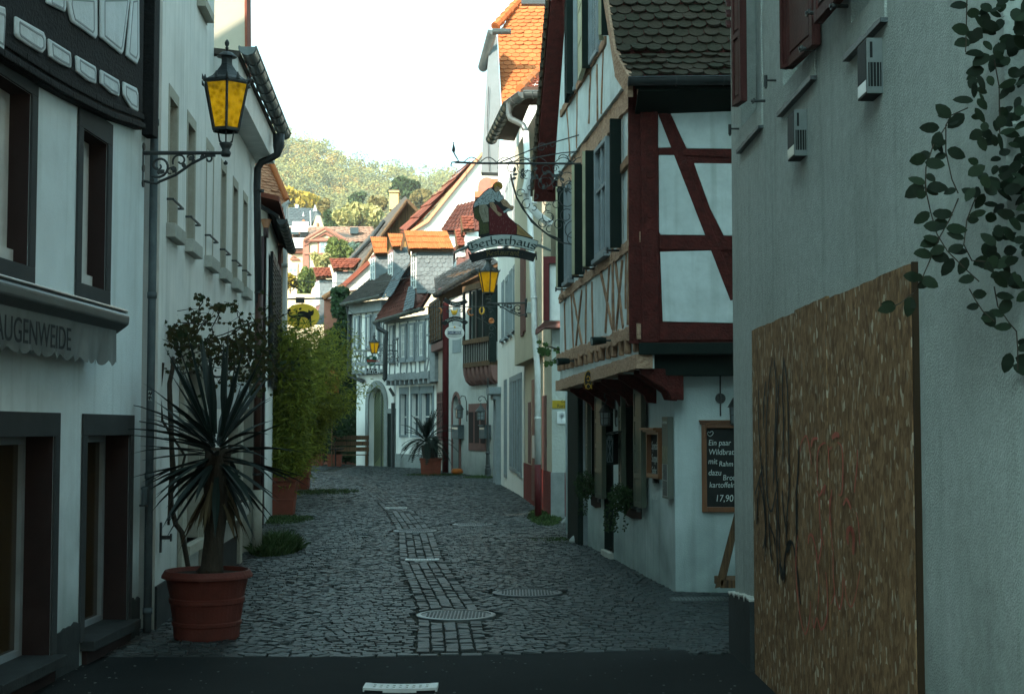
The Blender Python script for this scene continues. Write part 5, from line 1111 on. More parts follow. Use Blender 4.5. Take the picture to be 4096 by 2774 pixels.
for x0, x1, zb_, in ((905, 830, zs0), (712, 682, zs0), (520, 452, dg_(500, 1240, .06)[1]), (378, 362, dg_(500, 1240, .06)[1])):
 a, b = dg_(x0, 700, .06)[0], dg_(x1, 700, .06)[0]; s_ = shutter(G1, tb, a, b, zb_, 2.03, .075, .075, GRNS, 4, .045)
 m = MB(); c_ = (a + b) / 2; G1.box(m, c_ - .05, c_ + .05, zb_ - .05, zb_ - .01, .06, .09); m.build('shutter_stay', IRON, s_)
# painted slates at the foot of the shutters
# dark projecting gate frame
m = MB(); G1.box(m, gt_[0], gt_[1] + .02, 0, 2.25, -.05, .12); m.build('gate_frame', GRNK, tb, bevel=.02)
m = MB(); zz = dg_(250, 330)[1]; G1.poly(m, [(gt_[0] - .07, 0), (gt_[0], 0), (gt_[0], 2.0), (gt_[0] - .05, 2.0)], -.02, .05); m.build('gate_post', GRYJ, tb)
# upper storey: street side
zb1, zt1_ = 2.34, 4.86
m = MB(); m_out = MB()
bm2 = [(0, U1.S(q('C', 1675, 140))[1]), (U1.L, U1.S(q('C', 1020, 320))[1])]; bt2 = [(0, U1.S(q('C', 1675, 25))[1]), (U1.L, U1.S(q('C', 1020, 245))[1])]
bm1 = [(0, U1.S(q('B', 1655, 1310))[1]), (U1.L, U1.S(q('B', 1000, 1505))[1])]; bt1 = [(0, U1.S(q('B', 1650, 1195))[1]), (U1.L, U1.S(q('B', 1000, 1462))[1])]
U1.poly(m, [(0, bm2[0][1]), (U1.L, bm2[1][1]), (U1.L, 4.9), (U1.L / 2, 9.6), (0, 4.9)], -.12, 0)
m.box(1.6, 4.2, 14.2, 19.3, 2.3, 4.95); 
m.build('upper_wall', WP, tb)
def rough_beam(mb, wl, pts, w_, o0, o1, amp=.012, step=.12):
 """a hand-hewn timber following a line"""
 P_ = []
 for (a, b) in zip(pts, pts[1:]):
  n = max(1, int(math.hypot(b[0] - a[0], b[1] - a[1]) / step))
  for i in range(n): P_.append((a[0] + (b[0] - a[0]) * i / n, a[1] + (b[1] - a[1]) * i / n))
 P_.append(pts[-1]); L_, Rr = [], []
 for i, p in enumerate(P_):
  a, b = P_[max(i - 1, 0)], P_[min(i + 1, len(P_) - 1)]; d = V((b[0] - a[0], b[1] - a[1])).normalized(); w1, w2 = w_ / 2 + R.uniform(-amp, amp), w_ / 2 + R.uniform(-amp, amp)
  L_.append((p[0] - d.y * w1, p[1] + d.x * w1)); Rr.append((p[0] + d.y * w2, p[1] - d.x * w2))
 oo = [o1 + R.uniform(-amp, amp) * .7 for _ in P_]; vs = []
 for i in range(len(P_)): vs += [wl.P(*L_[i], o0), wl.P(*L_[i], oo[i]), wl.P(*Rr[i], oo[i]), wl.P(*Rr[i], o0)]
 fs = [(4 * i + j, 4 * i + (j + 1) % 4, 4 * i + 4 + (j + 1) % 4, 4 * i + 4 + j) for i in range(len(P_) - 1) for j in range(4)]; n = 4 * (len(P_) - 1); fs += [(0, 1, 2, 3), (n + 3, n + 2, n + 1, n)]
 mb.idx(vs, fs)
uB = lambda x, y, o=0, k='B': U1.S(q(k, x, y), o)
m = MB()
rough_beam(m, U1, [(-.02, (bm2[0][1] + bt2[0][1]) / 2), (U1.L, (bm2[1][1] + bt2[1][1]) / 2)], bt2[0][1] - bm2[0][1], -.1, .06, .006); m.build('jetty_beam', TAN, tb)
m = MB(); rough_beam(m, U1, [(-.02, (bm1[0][1] + bt1[0][1]) / 2), (U1.L + .03, (bm1[1][1] + bt1[1][1]) / 2)], (bt1[0][1] - bm1[0][1]) * .95, 0, .05, .02); m.build('sill_beam', TAN, tb)
m = MB()
for i in range(15):
 s_ = .18 + i * (U1.L - .3) / 14; z0 = bm1[0][1] + (bm1[1][1] - bm1[0][1]) * s_ / U1.L; U1.box(m, s_ - .045, s_ + .045, z0 - .13, z0 + .03, 0, .05 + .015 * (i % 2))
m.build('joist_ends', TAN2, tb, bevel=.015)
# middle rail under the windows
rl = [uB(1590, 540), uB(1400, 640), uB(1310, 720), uB(1060, 920), uB(1000, 1000)]
rz = sum(p[1] for p in rl) / len(rl); m = MB(); rough_beam(m, U1, [(0, uB(1600, 530)[1]), (U1.L, uB(1010, 985)[1])], .11, 0, .022, .012)
tbz = [(0, U1.S(q('A', 1470, 850))[1]), (U1.L * .5, U1.S(q('A', 1200, 1080))[1]), (U1.L, U1.S(q('A', 850, 1500))[1])]
zTB = U1.S(q('A', 1300, 990))[1]; rough_beam(m, U1, [(-.03, zTB + .03), (U1.L, zTB)], .27, 0, .035, .018)
m.build('rail_beam', TAN, tb)
zr = (uB(1600, 530)[1] + uB(1010, 985)[1]) / 2; zsb = (bt1[0][1] + bt1[1][1]) / 2
m = MB()
for x0, y0, x1, y1, w_ in ((1525, 620, 1520, 1210, .05), (1395, 690, 1405, 1270, .07), (1185, 890, 1180, 1370, .04), (1230, 860, 1240, 1350, .03), (1065, 960, 1085, 1420, .03), (1010, 1030, 1020, 1450, .05),
                       (1300, 770, 1395, 1230, .05), (1370, 730, 1340, 1270, .04), (1420, 700, 1480, 1225, .05), (1475, 690, 1425, 1250, .04), (1080, 960, 1155, 1390, .045), (1150, 930, 1100, 1410, .035), (1505, 640, 1500, 1080, .025)):
 a, b = uB(x0, y0, .03), uB(x1, y1, .03); rough_beam(m, U1, [a, b], w_ * 1.15, 0, .016, .005)
for x0, y0, x1, y1, w_ in ((1535, -40, 1520, 520, .05), (1395, -250, 1395, 600, .06), (1400, 100, 1395, 620, .05), (1000, 150, 990, 880, .06), (1180, 640, 1185, 890, .05)):
 a, b = uB(x0, y0, .03), uB(x1, y1, .03); rough_beam(m, U1, [(a[0], zTB), (b[0], zr)], w_ * 1.2, 0, .016, .005)
rough_beam(m, U1, [uB(1590, -180, .03), uB(1415, 30, .03)], .08, 0, .04, .01)
m.build('thin_timbers', TAN2, tb)
# gable above
m = MB(); G0 = .07
U1.poly(m, [(-.05, zTB + .12), (U1.L + .1, zTB + .12), (U1.L * .53, 9.6), (U1.L * .47, 9.6)], 0, G0); m.build('gable_wall', WP, tb)
m = MB()
for x0, y0, x1, y1 in ((1140, 480, 1125, 1000), (1030, 740, 1025, 1200), (1240, 380, 1225, 920), (940, 800, 975, 1300), (1190, 520, 1195, 980)):
 a, b = U1.S(q('A', x0, y0), G0), U1.S(q('A', x1, y1), G0); rough_beam(m, U1, [a, b], .045, G0, G0 + .012, .006)
a, b = U1.S(q('A', 1265, 330), G0), U1.S(q('A', 905, 840), G0); rough_beam(m, U1, [a, (b[0], a[1])], .09, G0, G0 + .03, .012)
m.build('gable_timbers', TAN2, tb)
# windows with shutters, street side
def rwindow(k, xs, ytop, ybot, o, cream, near, far, ztop=None):
 a, b = sorted((U1.S(q(k, xs[0], ytop), o)[0], U1.S(q(k, xs[1], ytop), o)[0])); z0 = U1.S(q(k, (xs[0] + xs[1]) / 2, ybot), o)[1]; z1 = ztop or U1.S(q(k, (xs[0] + xs[1]) / 2, ytop), o)[1]
 m = MB(); U1.box(m, a, b, z0, z1, o, o + .012); f = m.build('window', GLW, tb)
 m = MB(); U1.surround(m, a + .05, b - .05, z0 + .06, z1 - .05, .05, o + .01, o + .05); U1.box(m, (a + b) / 2 - .02, (a + b) / 2 + .02, z0, z1, o + .01, o + .04); U1.box(m, a, b, z0 + (z1 - z0) * .62, z0 + (z1 - z0) * .62 + .035, o + .01, o + .038); U1.box(m, a - .03, b + .03, z0 - .05, z0, o, o + .08)
 m.build('window_frame', GRYJ, f, bevel=.004)
 for s0, s1, o0, o1 in near, far:
  shutter(U1, tb, s0, s1, z0 - .04, z1 + .03, o + o0, o + o1, cream, 3, .04); m = MB(); U1.box(m, min(s0, s1) + .01, max(s0, s1) - .01, z0 - .02, z1 + .01, o + min(o0, o1) - .055, o + min(o0, o1) - .042) ; m.build('shutter_back', GRNK, tb)
 return a, b, z0, z1
zt_ = zTB - .14; zb_w = zr + .10
s1a = uB(1480, 300)[0]; s1b = uB(1405, 300)[0]
def win(kx0, kx1, nx0, nx1, fx0, fx1):
 a, b = uB(kx1, 500)[0], uB(kx0, 500)[0]; o = 0
 m = MB(); U1.box(m, a, b, zb_w, zt_, o, o + .012); f = m.build('window', GLW, tb)
 m = MB(); U1.surround(m, a + .05, b - .05, zb_w + .06, zt_ - .05, .05, o + .01, o + .06); U1.box(m, (a + b) / 2 - .02, (a + b) / 2 + .02, zb_w, zt_, o + .01, o + .045); U1.box(m, a, b, zb_w + .75, zb_w + .79, o + .01, o + .042); U1.box(m, a - .03, b + .03, zb_w - .05, zb_w, o, o + .09)
 m.build('window_frame', GRYJ, f, bevel=.004)
 for x0, x1 in ((nx1, nx0), (fx1, fx0)):
  p0, p1 = uB(x0, 500, .07)[0], uB(x1, 500, .12)[0]
  shutter(U1, tb, p0, p1, zb_w - .05, zt_ + .02, .12, .07, CREAMW, 3, .05)
  m = MB(); U1.box(m, p0 - .03, p0 + .02, zb_w - .05, zt_ + .02, .02, .135); e = m.build('shutter_edge', GRNK, tb)
  m = MB(); zz = zb_w - .07; m.tube([U1.P(p0 + .08, zz, .02), U1.P(p0 + .08, zz, .15)], .012, 6); m.tube([U1.P(p0 + .08, zz - .03, .15), U1.P(p0 + .08, zz + .03, .15)], .012, 6); m.build('shutter_stay', IRON, e)
win(1305, 1402, 1405, 1445, 1185, 1240)
win(1055, 1100, 1100, 1150, 975, 1010)
# gable windows
zg0 = U1.S(q('A', 1180, 480), G0)[1]
for xw0, xw1, leaves in ((1150, 1215, ((1218, 1245), (1085, 1025))), (985, 1030, ((960, 918),))):
 a, b = sorted((U1.S(q('A', xw0, 300), G0)[0], U1.S(q('A', xw1, 300), G0)[0])); m = MB(); U1.box(m, a, b, zg0, zg0 + 1.25, G0, G0 + .012); f = m.build('window', GLW, tb)
 m = MB(); U1.surround(m, a + .04, b - .04, zg0 + .05, zg0 + 1.2, .05, G0 + .01, G0 + .05); m.build('window_frame', GRYJ, f)
 for x0, x1 in leaves:
  p0, p1 = U1.S(q('A', x0, 300), G0 + .09)[0], U1.S(q('A', x1, 300), G0 + .09)[0]; a2, b2 = min(p0, p1), max(p0, p1)
  shutter(U1, tb, a2, b2, zg0 - .03, zg0 + 1.22, G0 + .11, G0 + .07, CREAMW if x0 > 1000 else GRNK, 3, .04); m = MB(); U1.box(m, a2 - .02, a2 + .02, zg0 - .03, zg0 + 1.22, G0 + .02, G0 + .12); m.build('shutter_edge', GRNK, tb)
m = MB()
for (x, y) in ((1590, 565), (1620, 1265), (1000, 990)):
 s_, z = uB(x, y, .05); s_ = max(s_, .2); U1.box(m, s_ - .18, s_ + .14, z - .025, z + .025, .045, .065)
 for d in (-.12, 0, .1): U1.box(m, s_ + d - .015, s_ + d + .015, z - .012, z + .012, .065, .08)
m.build('iron_strap', TAN, tb)
# side towards the camera: red frame with plaster panels
m = MB(); bz = US.S(q('B', 1900, 1355))[1]; US.box(m, -.12, US.L, bz, 5.0, -.1, 0); 
m.build('side_frame', RED, tb)
sB = lambda k, x, y, o=.0: US.S(q(k, x, y), o)
panels = [('A', [(1680, 905), (1695, 900), (1815, 1190), (1680, 1195)]), ('A', [(1765, 882), (2400, 880), (2400, 1202), (1910, 1200)]), ('A', [(1680, 1242), (1870, 1240), (1890, 1290), (2000, 1700), (2060, 1870), (1685, 1885)]),
          ('A', [(1970, 1305), (2400, 1312), (2400, 1900), (2130, 1690)]), ('B', [(1797, 620), (2235, 608), (2290, 700), (2400, 980), (2400, 1195), (1818, 1182)])]
panels[2] = ('B', [(1785, -160), (1975, -160), (2060, 120), (2190, 440), (2185, 486), (1800, 483), (1788, 460)]); panels[3] = ('B', [(2070, -95), (2500, -90), (2500, 490), (2310, 488), (2200, 270)])
for k, pts in panels:
 m = MB(); pp = [US.S(q(k, x, y), .004) for x, y in pts]; US.poly(m, pp, .0, .012); m.build('plaster_panel', WP, tb, bevel=.010)
m = MB()
x0, x1 = sB('B', 1640, 600)[0], sB('B', 1785, 600)[0]; US.box(m, x0, x1, bz, 4.98, -.02, .05); m.build('corner_post', RED, tb, bevel=.015)
m = MB()
for k in range(13):
 z = 2.5 + k * .19; c_ = US.P((x0 + x1) / 2, z, .05); scroll(m, c_, .055, .008, 0, 5 * (1 if k % 2 else -1), US.u, Z2, .007, 12)
for dx in (-.07, .07): m.tube([US.P((x0 + x1) / 2 + dx + .008 * math.sin(k * 1.3), 2.45 + k * .1, .05) for k in range(26)], .007, 5)
m.build('carving', RED, tb)
m = MB(); US.beam(m, sB('B', 1790, 545), sB('B', 2400, 552), .13, 0, .016); zq = sB('B', 1900, 1270)[1]; US.box(m, 0, US.L, zq - .075, zq + .075, 0, .02); US.beam(m, sB('A', 1700, 870, .02), sB('B', 2400, 1000, .02), .085, .0, .019); US.beam(m, sB('A', 1680, 1220), sB('A', 2400, 1255), .06, 0, .0175); m.build('rails', RED, tb, bevel=.004)
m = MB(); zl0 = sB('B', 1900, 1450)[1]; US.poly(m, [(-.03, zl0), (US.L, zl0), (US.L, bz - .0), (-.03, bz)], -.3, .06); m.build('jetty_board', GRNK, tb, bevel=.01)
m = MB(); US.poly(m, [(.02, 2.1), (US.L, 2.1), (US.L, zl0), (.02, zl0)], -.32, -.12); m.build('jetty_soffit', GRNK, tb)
# corbels
m0 = [(1085, 330), (1190, 310), (1278, 270), (1340, 260), (1480, 220), (1610, 180), (1655, 160)]
for x, y in m0:
 s_, z = U1.S(q('C', x, y - 10), -.02); zt2 = bm2[0][1] + (bm2[1][1] - bm2[0][1]) * s_ / U1.L; w_ = .07
 a = U1.P(s_, 0, -.0); D_ = .42; n_ = U1.n; prof = [(0, 0), (0, -.05), (-.05, -.075), (-.12, -.13), (-.20, -.17), (-.27, -.22), (-.30, -.29), (-D_, -.30), (-D_, 0)]
 m = MB(); m.prism([a + n_ * d + V((0, 0, zt2 + e)) for d, e in prof], U1.u * w_); m.build('corbel', RED, tb, bevel=.006)
# roof
EV = US.S(q('A', 1800, 640), .35)[1]; ridge = 9.9; Ymid = (13.5 + 19.4) / 2
vx = atY(q('A', 1450, 620), 13.15).x; fx = 4.6; dX = U1.u.x
def rp(x, Y, z): return V((x, Y, z))
eA, eB = rp(vx, 13.12, EV), rp(fx, 12.95, EV)
vt = atY(q('A', 1262, 0), 13.9)
k1 = [rp(vx - .10, 13.42, EV + .30), rp(fx, 13.25, EV + .30)]
slope = (vt.z - k1[0].z) / (vt.y - k1[0].y); top = [rp(k1[0].x - .10 * (16.4 - 13.42), 16.4, k1[0].z + slope * (16.4 - 13.42)), rp(fx, 16.25, k1[0].z + slope * (16.4 - 13.42))]
m = MB(); m.prism([eA, eB, k1[1], k1[0]], (0, .04, -.07)); m.prism([k1[0], k1[1], top[1], top[0]], (0, .04, -.07)); 
far = [rp(U1.P(U1.L, 0, .35).x, 19.9, EV), rp(fx, 19.9, EV)]
m.prism([top[0], top[1], far[1], far[0]], (0, .04, -.07)); m.build('roof', RED, tb)
m = MB(); tiles(m, eA, eB, k1[1], k1[0], .142, .118, .016, 1.35, False, .006); mid = [k1[0] + (top[0] - k1[0]) * .45, k1[1] + (top[1] - k1[1]) * .45]; tiles(m, k1[0], k1[1], mid[1], mid[0], .142, .118, .016, 1.35, False, .006); m.build('roof_tiles', TLD, tb)
m = MB(); gutter(m, rp(vx - .02, 13.05, EV - .02), rp(fx, 12.9, EV - .02), .065); m.build('gutter', PIPE, tb)
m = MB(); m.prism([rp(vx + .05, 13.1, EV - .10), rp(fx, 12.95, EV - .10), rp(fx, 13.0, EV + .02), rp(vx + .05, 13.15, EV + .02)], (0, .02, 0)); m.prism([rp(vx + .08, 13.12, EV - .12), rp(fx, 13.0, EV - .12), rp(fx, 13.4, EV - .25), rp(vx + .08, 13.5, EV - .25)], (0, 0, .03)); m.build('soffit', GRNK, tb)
m = MB(); vo_ = [eA, k1[0], top[0]]
for a, b in zip(vo_, vo_[1:]): m.prism([a + V((-.02, 0, .03)), b + V((-.02, 0, .03)), b + V((-.02, .02, -.20)), a + V((-.02, .02, -.17))], (.05, 0, 0))
m.build('verge_board', TAN, tb)
m = MB(); fa = atY(q('A', 750, 1530), 19.9); 
wide = [atY(q('A', 805, 0), 18.4), atY(q('A', 965, 0), 18.0), atY(q('A', 890, 940), 19.3), atY(q('A', 830, 1535), 19.75), atY(q('A', 672, 1530), 20.0), atY(q('A', 730, 740), 19.2)]
m.prism(wide, (.03, .10, .03)); m.build('far_verge_soffit', RED, tb)
m = MB(); ed = [atY(q('A', x, y), Y) for x, y, Y in ((800, -60, 18.35), (735, 740, 19.15), (672, 1530, 19.95))]; m.tube([p + V((-.01, 0, 0)) for p in ed], .028, 6); m.build('verge_edge', TAN, tb)
m = MB()
for i in range(22):
 f_ = i / 21; p = ed[0] + (ed[2] - ed[0]) * f_ + V((-.05, 0, .03)); m.box(p.x + .01, p.x + .045, p.y - .03, p.y + .06, p.z - .12, p.z + .08)
m.build('verge_tiles', TLD, tb)

# ------------------------------------------------------------------ broad-nib lettering
GL = {'e': (.78, [[(.7, .2), (.4, 0), (.1, .25), (.1, .75), (.4, 1), (.65, .75), (.15, .45)]]), 'r': (.66, [[(0, .85), (.2, 1), (.2, .1), (.35, 0)], [(.2, .8), (.45, 1), (.6, .85)]]),
      'b': (.82, [[(.1, 1.7), (.1, .15), (.35, 0), (.65, .2), (.65, .75), (.4, 1), (.12, .8)]]), 'h': (.82, [[(.1, 1.7), (.1, 0)], [(.1, .8), (.4, 1), (.65, .75), (.65, .2), (.45, -.3)]]),
      'a': (.86, [[(.15, .85), (.4, 1), (.6, .8), (.6, .1), (.75, 0)], [(.6, .55), (.3, .6), (.1, .35), (.15, .1), (.35, 0), (.6, .2)]]), 'u': (.84, [[(0, .85), (.12, 1), (.12, .15), (.35, 0), (.6, .2)], [(.6, 1), (.6, .1), (.75, 0)]]),
      's': (.74, [[(.6, .8), (.35, 1), (.1, .8), (.15, .6), (.55, .4), (.6, .2), (.35, 0), (.05, .15)]]), 'G': (1.3, [[(1.1, 1.5), (.7, 1.35), (.35, 1.5), (.1, 1.1), (.1, .4), (.5, 0), (1.0, .2), (1.15, .6), (.95, .95), (.6, .8)], [(.55, 1.3), (.5, .4), (.75, .6)]]),
      'R': (1.15, [[(0, 1.4), (.35, 1.6), (.35, .1), (.1, 0)], [(.35, 1.5), (.8, 1.6), (1.0, 1.25), (.7, .9), (.4, .85)], [(.65, .85), (.95, .4), (1.1, 0)]]), 't': (.56, [[(.2, 1.4), (.2, .15), (.45, 0)], [(0, 1), (.45, 1)]]),
      'n': (.84, [[(0, .85), (.12, 1), (.12, 0)], [(.12, .8), (.4, 1), (.6, .8), (.6, .1), (.75, 0)]]), 'P': (1.05, [[(0, 1.4), (.3, 1.6), (.3, -.2)], [(.3, 1.5), (.8, 1.6), (1, 1.2), (.8, .8), (.35, .75)]]), 'l': (.42, [[(.12, 1.7), (.12, .1), (.3, 0)]]),
      'g': (.8, [[(.6, 1), (.6, -.3), (.3, -.5), (.1, -.35)], [(.6, .85), (.3, 1), (.1, .75), (.1, .25), (.3, 0), (.6, .2)]]), 'W': (1.4, [[(0, 1.4), (.2, 1.6), (.2, .2), (.4, 0), (.65, .3), (.65, 1.5)], [(.65, .2), (.85, 0), (1.2, .3), (1.2, 1.2), (1.0, 1.6)]]),
      'o': (.76, [[(.1, .25), (.1, .75), (.35, 1), (.6, .75), (.6, .25), (.35, 0), (.1, .25)]]), 'c': (.68, [[(.6, .85), (.35, 1), (.1, .75), (.1, .25), (.35, 0), (.6, .15)]]), "'": (.3, [[(.1, 1.7), (.05, 1.35)]]), '"': (.5, [[(.1, 1.7), (.05, 1.35)], [(.3, 1.7), (.25, 1.35)]]), '.': (.4, [[(.1, .6), (.2, .7)]]), ' ': (.5, [])}
def nib(mb, txt, f, nibw=.17, th=.08, dz=.003):
 """blackletter: every stroke drawn with a slanted broad nib; f maps (x,y) in letter units to a point, out"""
 tot = sum(GL[c][0] for c in txt); x = -tot / 2
 for c in txt:
  w_, st = GL[c]
  for s_ in st:
   for a, b in zip(s_, s_[1:]):
    nx, ny = nibw * .72, nibw * .62; p = [(a[0] - nx / 2, a[1] - ny / 2), (a[0] + nx / 2, a[1] + ny / 2), (b[0] + nx / 2, b[1] + ny / 2), (b[0] - nx / 2, b[1] - ny / 2)]
    d = V((b[0] - a[0], b[1] - a[1])); 
    if abs(d.x * ny - d.y * nx) < .004:
     mb.face([f(x + q_[0] + e, q_[1]) for q_, e in ((p[0], -.03), (p[1], .03), (p[2], .03), (p[3], -.03))])
    else: mb.face([f(x + q_[0], q_[1]) for q_ in p])
    e = th / 2; n_ = V((-d.y, d.x)).normalized() * e; mb.face([f(x + a[0] - n_.x, a[1] - n_.y), f(x + a[0] + n_.x, a[1] + n_.y), f(x + b[0] + n_.x, b[1] + n_.y), f(x + b[0] - n_.x, b[1] - n_.y)])
  x += w_
def arcmap(c, rad, size, Y, up=1, x0=0):
 """letters along a circle of radius rad whose top (or bottom) passes through c"""
 def f(x, y):
  a = (x * size + x0) / rad; r_ = rad + up * y * size
  return V((c.x + r_ * math.sin(a), Y, c.z - up * rad + up * r_ * math.cos(a)))
 return f

# ------------------------------------------------------------------ the tanner sign on its wrought iron arm
YG = 17.1
d_ = lambda x, y, Y=YG: atY(q('d', x, y), Y)
A_ = lambda x, y, Y=YG: atY(q('A', x, y), Y)
tA = thing('wrought_iron_sign_arm', A_(1070, 1320), 'long ornate black wrought iron arm carrying the tanner sign', 'sign bracket')
m = MB(); m.tube([A_(40, 1310), A_(240, 1318), A_(1075, 1322)], .014, 6); m.tube([A_(10, 1330), A_(15, 1310), A_(40, 1308), A_(70, 1300), A_(55, 1275), A_(40, 1250), A_(32, 1230)], .009, 6); m.tube([A_(32, 1235), A_(28, 1215), A_(30, 1195), A_(28, 1160), A_(28, 1150)], [.006, .022, .018, .004, .012], 8)
m.tube([A_(8, 1325), A_(6, 1338), A_(16, 1342)], .007, 5)
m.tube([A_(400, 1312), A_(730, 1180), A_(1010, 1100), A_(1160, 1052)], .008, 6); m.tube([A_(440, 1315), A_(900, 1235), A_(1030, 1222)], .007, 6)
m.tube([A_(1070, 1180), A_(1085, 1250), A_(1072, 1330)], .02, 6); m.build('bar', IRON, tA)
m = MB()
for x0 in (110, 245, 380, 520, 650, 850, 990): m.tube([A_(x0 + 130 * i / 10, 1310 - 40 * math.sin(PI * i / 10)) for i in range(11)], .006, 5)
dd = lambda x, y: d_(x, y)
m.tube([dd(1250, -20), dd(1290, 180), dd(1370, 440), dd(1480, 640), dd(1620, 820), dd(1800, 1010), dd(1960, 1130), dd(2200, 1230)], .011, 6)
for x, y, r_, a0, a1 in ((1440, 350, 92, .3, 5.6), (1560, 560, 110, 1.2, 6.6), (1700, 620, 60, 4, 8.4), (1870, 920, 100, 1.5, 8), (1925, 520, 62, 0, -5.4), (1980, 640, 90, 1, 5), (1990, 820, 110, 2, -2), (2000, 1040, 90, 1, 5), (1480, 30, 60, 0, 6), (1950, 110, 160, 1, 7.5), (1730, 400, 60, -2, 1.5), (1620, 250, 60, 0, 7), (2080, 60, 50, 0, 7), (2100, 180, 60, 2, 8)):
 scroll(m, d_(x, y), r_ / 4.769 / F * YG, r_ * .45 / 4.769 / F * YG, a0, a1, X_, Z2, .006)
for x, y, r_, a0, a1 in ((500, 1360, 55, 0, 6), (600, 1360, 80, 1, 6), (770, 1370, 40, 0, 6), (850, 1360, 30, 0, 7), (870, 1420, 30, 3, 9), (1030, 1350, 40, -1, 5), (740, 1190, 40, 0, 8), (830, 1170, 25, 0, 7), (620, 1420, 55, 0, 5), (900, 1290, 60, 0, 3), (990, 1280, 50, 1, 7), (760, 1490, 60, 1, 7), (940, 1450, 70, 0, 7), (1000, 1520, 60, 2, 8)):
 scroll(m, A_(x, y), r_ / 2.0183 / F * YG, r_ * .35 / 2.0183 / F * YG, a0, a1, X_, Z2, .0055)
for i in range(26): 
 p = A_(R.uniform(520, 1060), R.uniform(1340, 1560)); leaf(m, p, V((R.uniform(-1, 1), 0, R.uniform(-1, 1))), V((0, -1, 0)), .07, .035)
for k, x, y, r_, a0, a1 in (('B', 1060, 90, 50, 0, 8), ('B', 1110, 60, 30, 0, 7), ('B', 1040, 330, 60, 1, 7), ('B', 1100, 450, 90, 1, 7), ('B', 1120, 380, 45, 0, 6), ('B', 960, 240, 40, 0, 7), ('B', 900, 340, 60, 2, 7), ('B', 1100, 520, 70, 1, 6), ('B', 1060, 200, 90, 2, 6), ('B', 980, 400, 50, 0, 7)):
 scroll(m, atY(q(k, x, y), YG), r_ / 2.0183 / F * YG, r_ * .4 / 2.0183 / F * YG, a0, a1, X_, Z2, .006)
m.tube([atY(q('B', x, y), YG) for x, y in ((590, 0), (640, 180), (760, 380), (900, 490), (1000, 545), (1190, 580))], .009, 6)
m.build('scrollwork', IRON, tA)
def chain(mb, a, b, r_=.008):
 n = max(2, int((b - a).length / (r_ * 3.2)))
 for i in range(n):
  p = a + (b - a) * (i + .5) / n; u = (b - a).normalized(); s_ = V((1, 0, 0)) if i % 2 else V((0, 1, 0)); mb.tube([p + u * r_ * 1.8 * math.cos(t_ * PI / 4) + s_ * r_ * math.sin(t_ * PI / 4) for t_ in range(9)], r_ * .28, 4)
tS = thing('tavern_sign', d_(1080, 1280), 'hanging restaurant sign with a painted tanner bending over a hide and blackletter scroll', 'sign')
m = MB(); chain(m, A_(388, 1325), A_(388, 1475)); chain(m, A_(125, 1325), A_(135, 1440), .006); chain(m, A_(135, 1440), d_(490, 520), .0045); chain(m, d_(1868, 1000), d_(1840, 1270)); m.build('chain', IRON, tS)
outl = [(640, 1180), (655, 1000), (640, 880), (560, 820), (530, 660), (540, 560), (590, 470), (660, 410), (740, 320), (820, 255), (900, 230), (925, 170), (975, 130), (1030, 125), (1085, 155), (1102, 210), (1090, 255), (1050, 280), (1040, 300), (1060, 320), (1080, 380), (1115, 405), (1125, 450), (1190, 500), (1250, 580), (1290, 585), (1312, 605), (1300, 660), (1260, 682), (1200, 690), (1175, 720), (1220, 800), (1330, 900), (1420, 960), (1560, 1090), (1690, 1200), (1640, 1230), (1300, 1150), (900, 1150), (700, 1190)]
m = MB(); fpoly(m, 'd', outl, YG, .012); bd = m.build('figure_board', BLKP, tS)
COLS = {'hide': mat('ox_hide_paint', (.105, .012, .015), (.07, .01, .012), .6, 40), 'shirt': mat('shirt_paint', (.40, .46, .47), (.13, .17, .18), .6, 70), 'skin': mat('skin_paint', (.36, .24, .15), (.22, .14, .09), .6, 60), 'trou': mat('trouser_paint', (.27, .25, .19), (.16, .15, .11), .6, 30), 'olive': mat('olive_paint', (.075, .08, .03), (.03, .035, .018), .6, 60), 'hair': mat('hair_paint', (.32, .19, .03), (.14, .08, .015), .6, 30), 'wood': mat('beam_paint', (.30, .19, .08), None, .6)}
fig = [('hide', [(985, 560), (1030, 600), (1100, 680), (1110, 700), (1160, 720), (1210, 810), (1330, 915), (1375, 980), (1360, 1125), (1080, 1140), (850, 1130), (845, 900), (835, 640), (880, 600)]),
       ('wood', [(1365, 940), (1420, 975), (1550, 1100), (1675, 1200), (1370, 1130), (1380, 1010)]), ('trou', [(650, 560), (780, 560), (825, 620), (835, 890), (730, 905), (690, 820), (650, 700)]), ('olive', [(545, 650), (640, 600), (645, 700), (690, 830), (730, 915), (830, 905), (835, 1100), (665, 1140), (660, 980), (640, 870), (565, 800)]),
       ('shirt', [(550, 560), (600, 480), (680, 410), (760, 320), (880, 250), (930, 300), (960, 330), (1030, 310), (1060, 380), (1110, 420), (1110, 450), (1040, 510), (1010, 510), (930, 450), (950, 510), (850, 520), (820, 560), (650, 570), (550, 620)]),
       ('skin', [(1060, 500), (1115, 455), (1185, 510), (1245, 585), (1290, 595), (1305, 620), (1280, 665), (1225, 640), (1180, 610), (1110, 580)]), ('skin', [(850, 525), (920, 515), (970, 590), (1000, 690), (1085, 740), (1080, 775), (1030, 785), (985, 740), (920, 670), (860, 600)]),
       ('skin', [(940, 260), (990, 205), (1060, 250), (1030, 300), (985, 325), (950, 300)]), ('hair', [(925, 210), (950, 155), (1010, 132), (1075, 155), (1093, 205), (1075, 255), (1050, 240), (1010, 200), (975, 225), (945, 265)]), ('shirt', [(1105, 700), (1190, 640), (1230, 640), (1260, 672), (1200, 680), (1130, 725)])]
for i, (c_, pts) in enumerate(fig):
 m = MB(); fpoly(m, 'd', pts, YG - .002 - .0006 * i, .002); m.build('painted_shape', COLS[c_], bd)
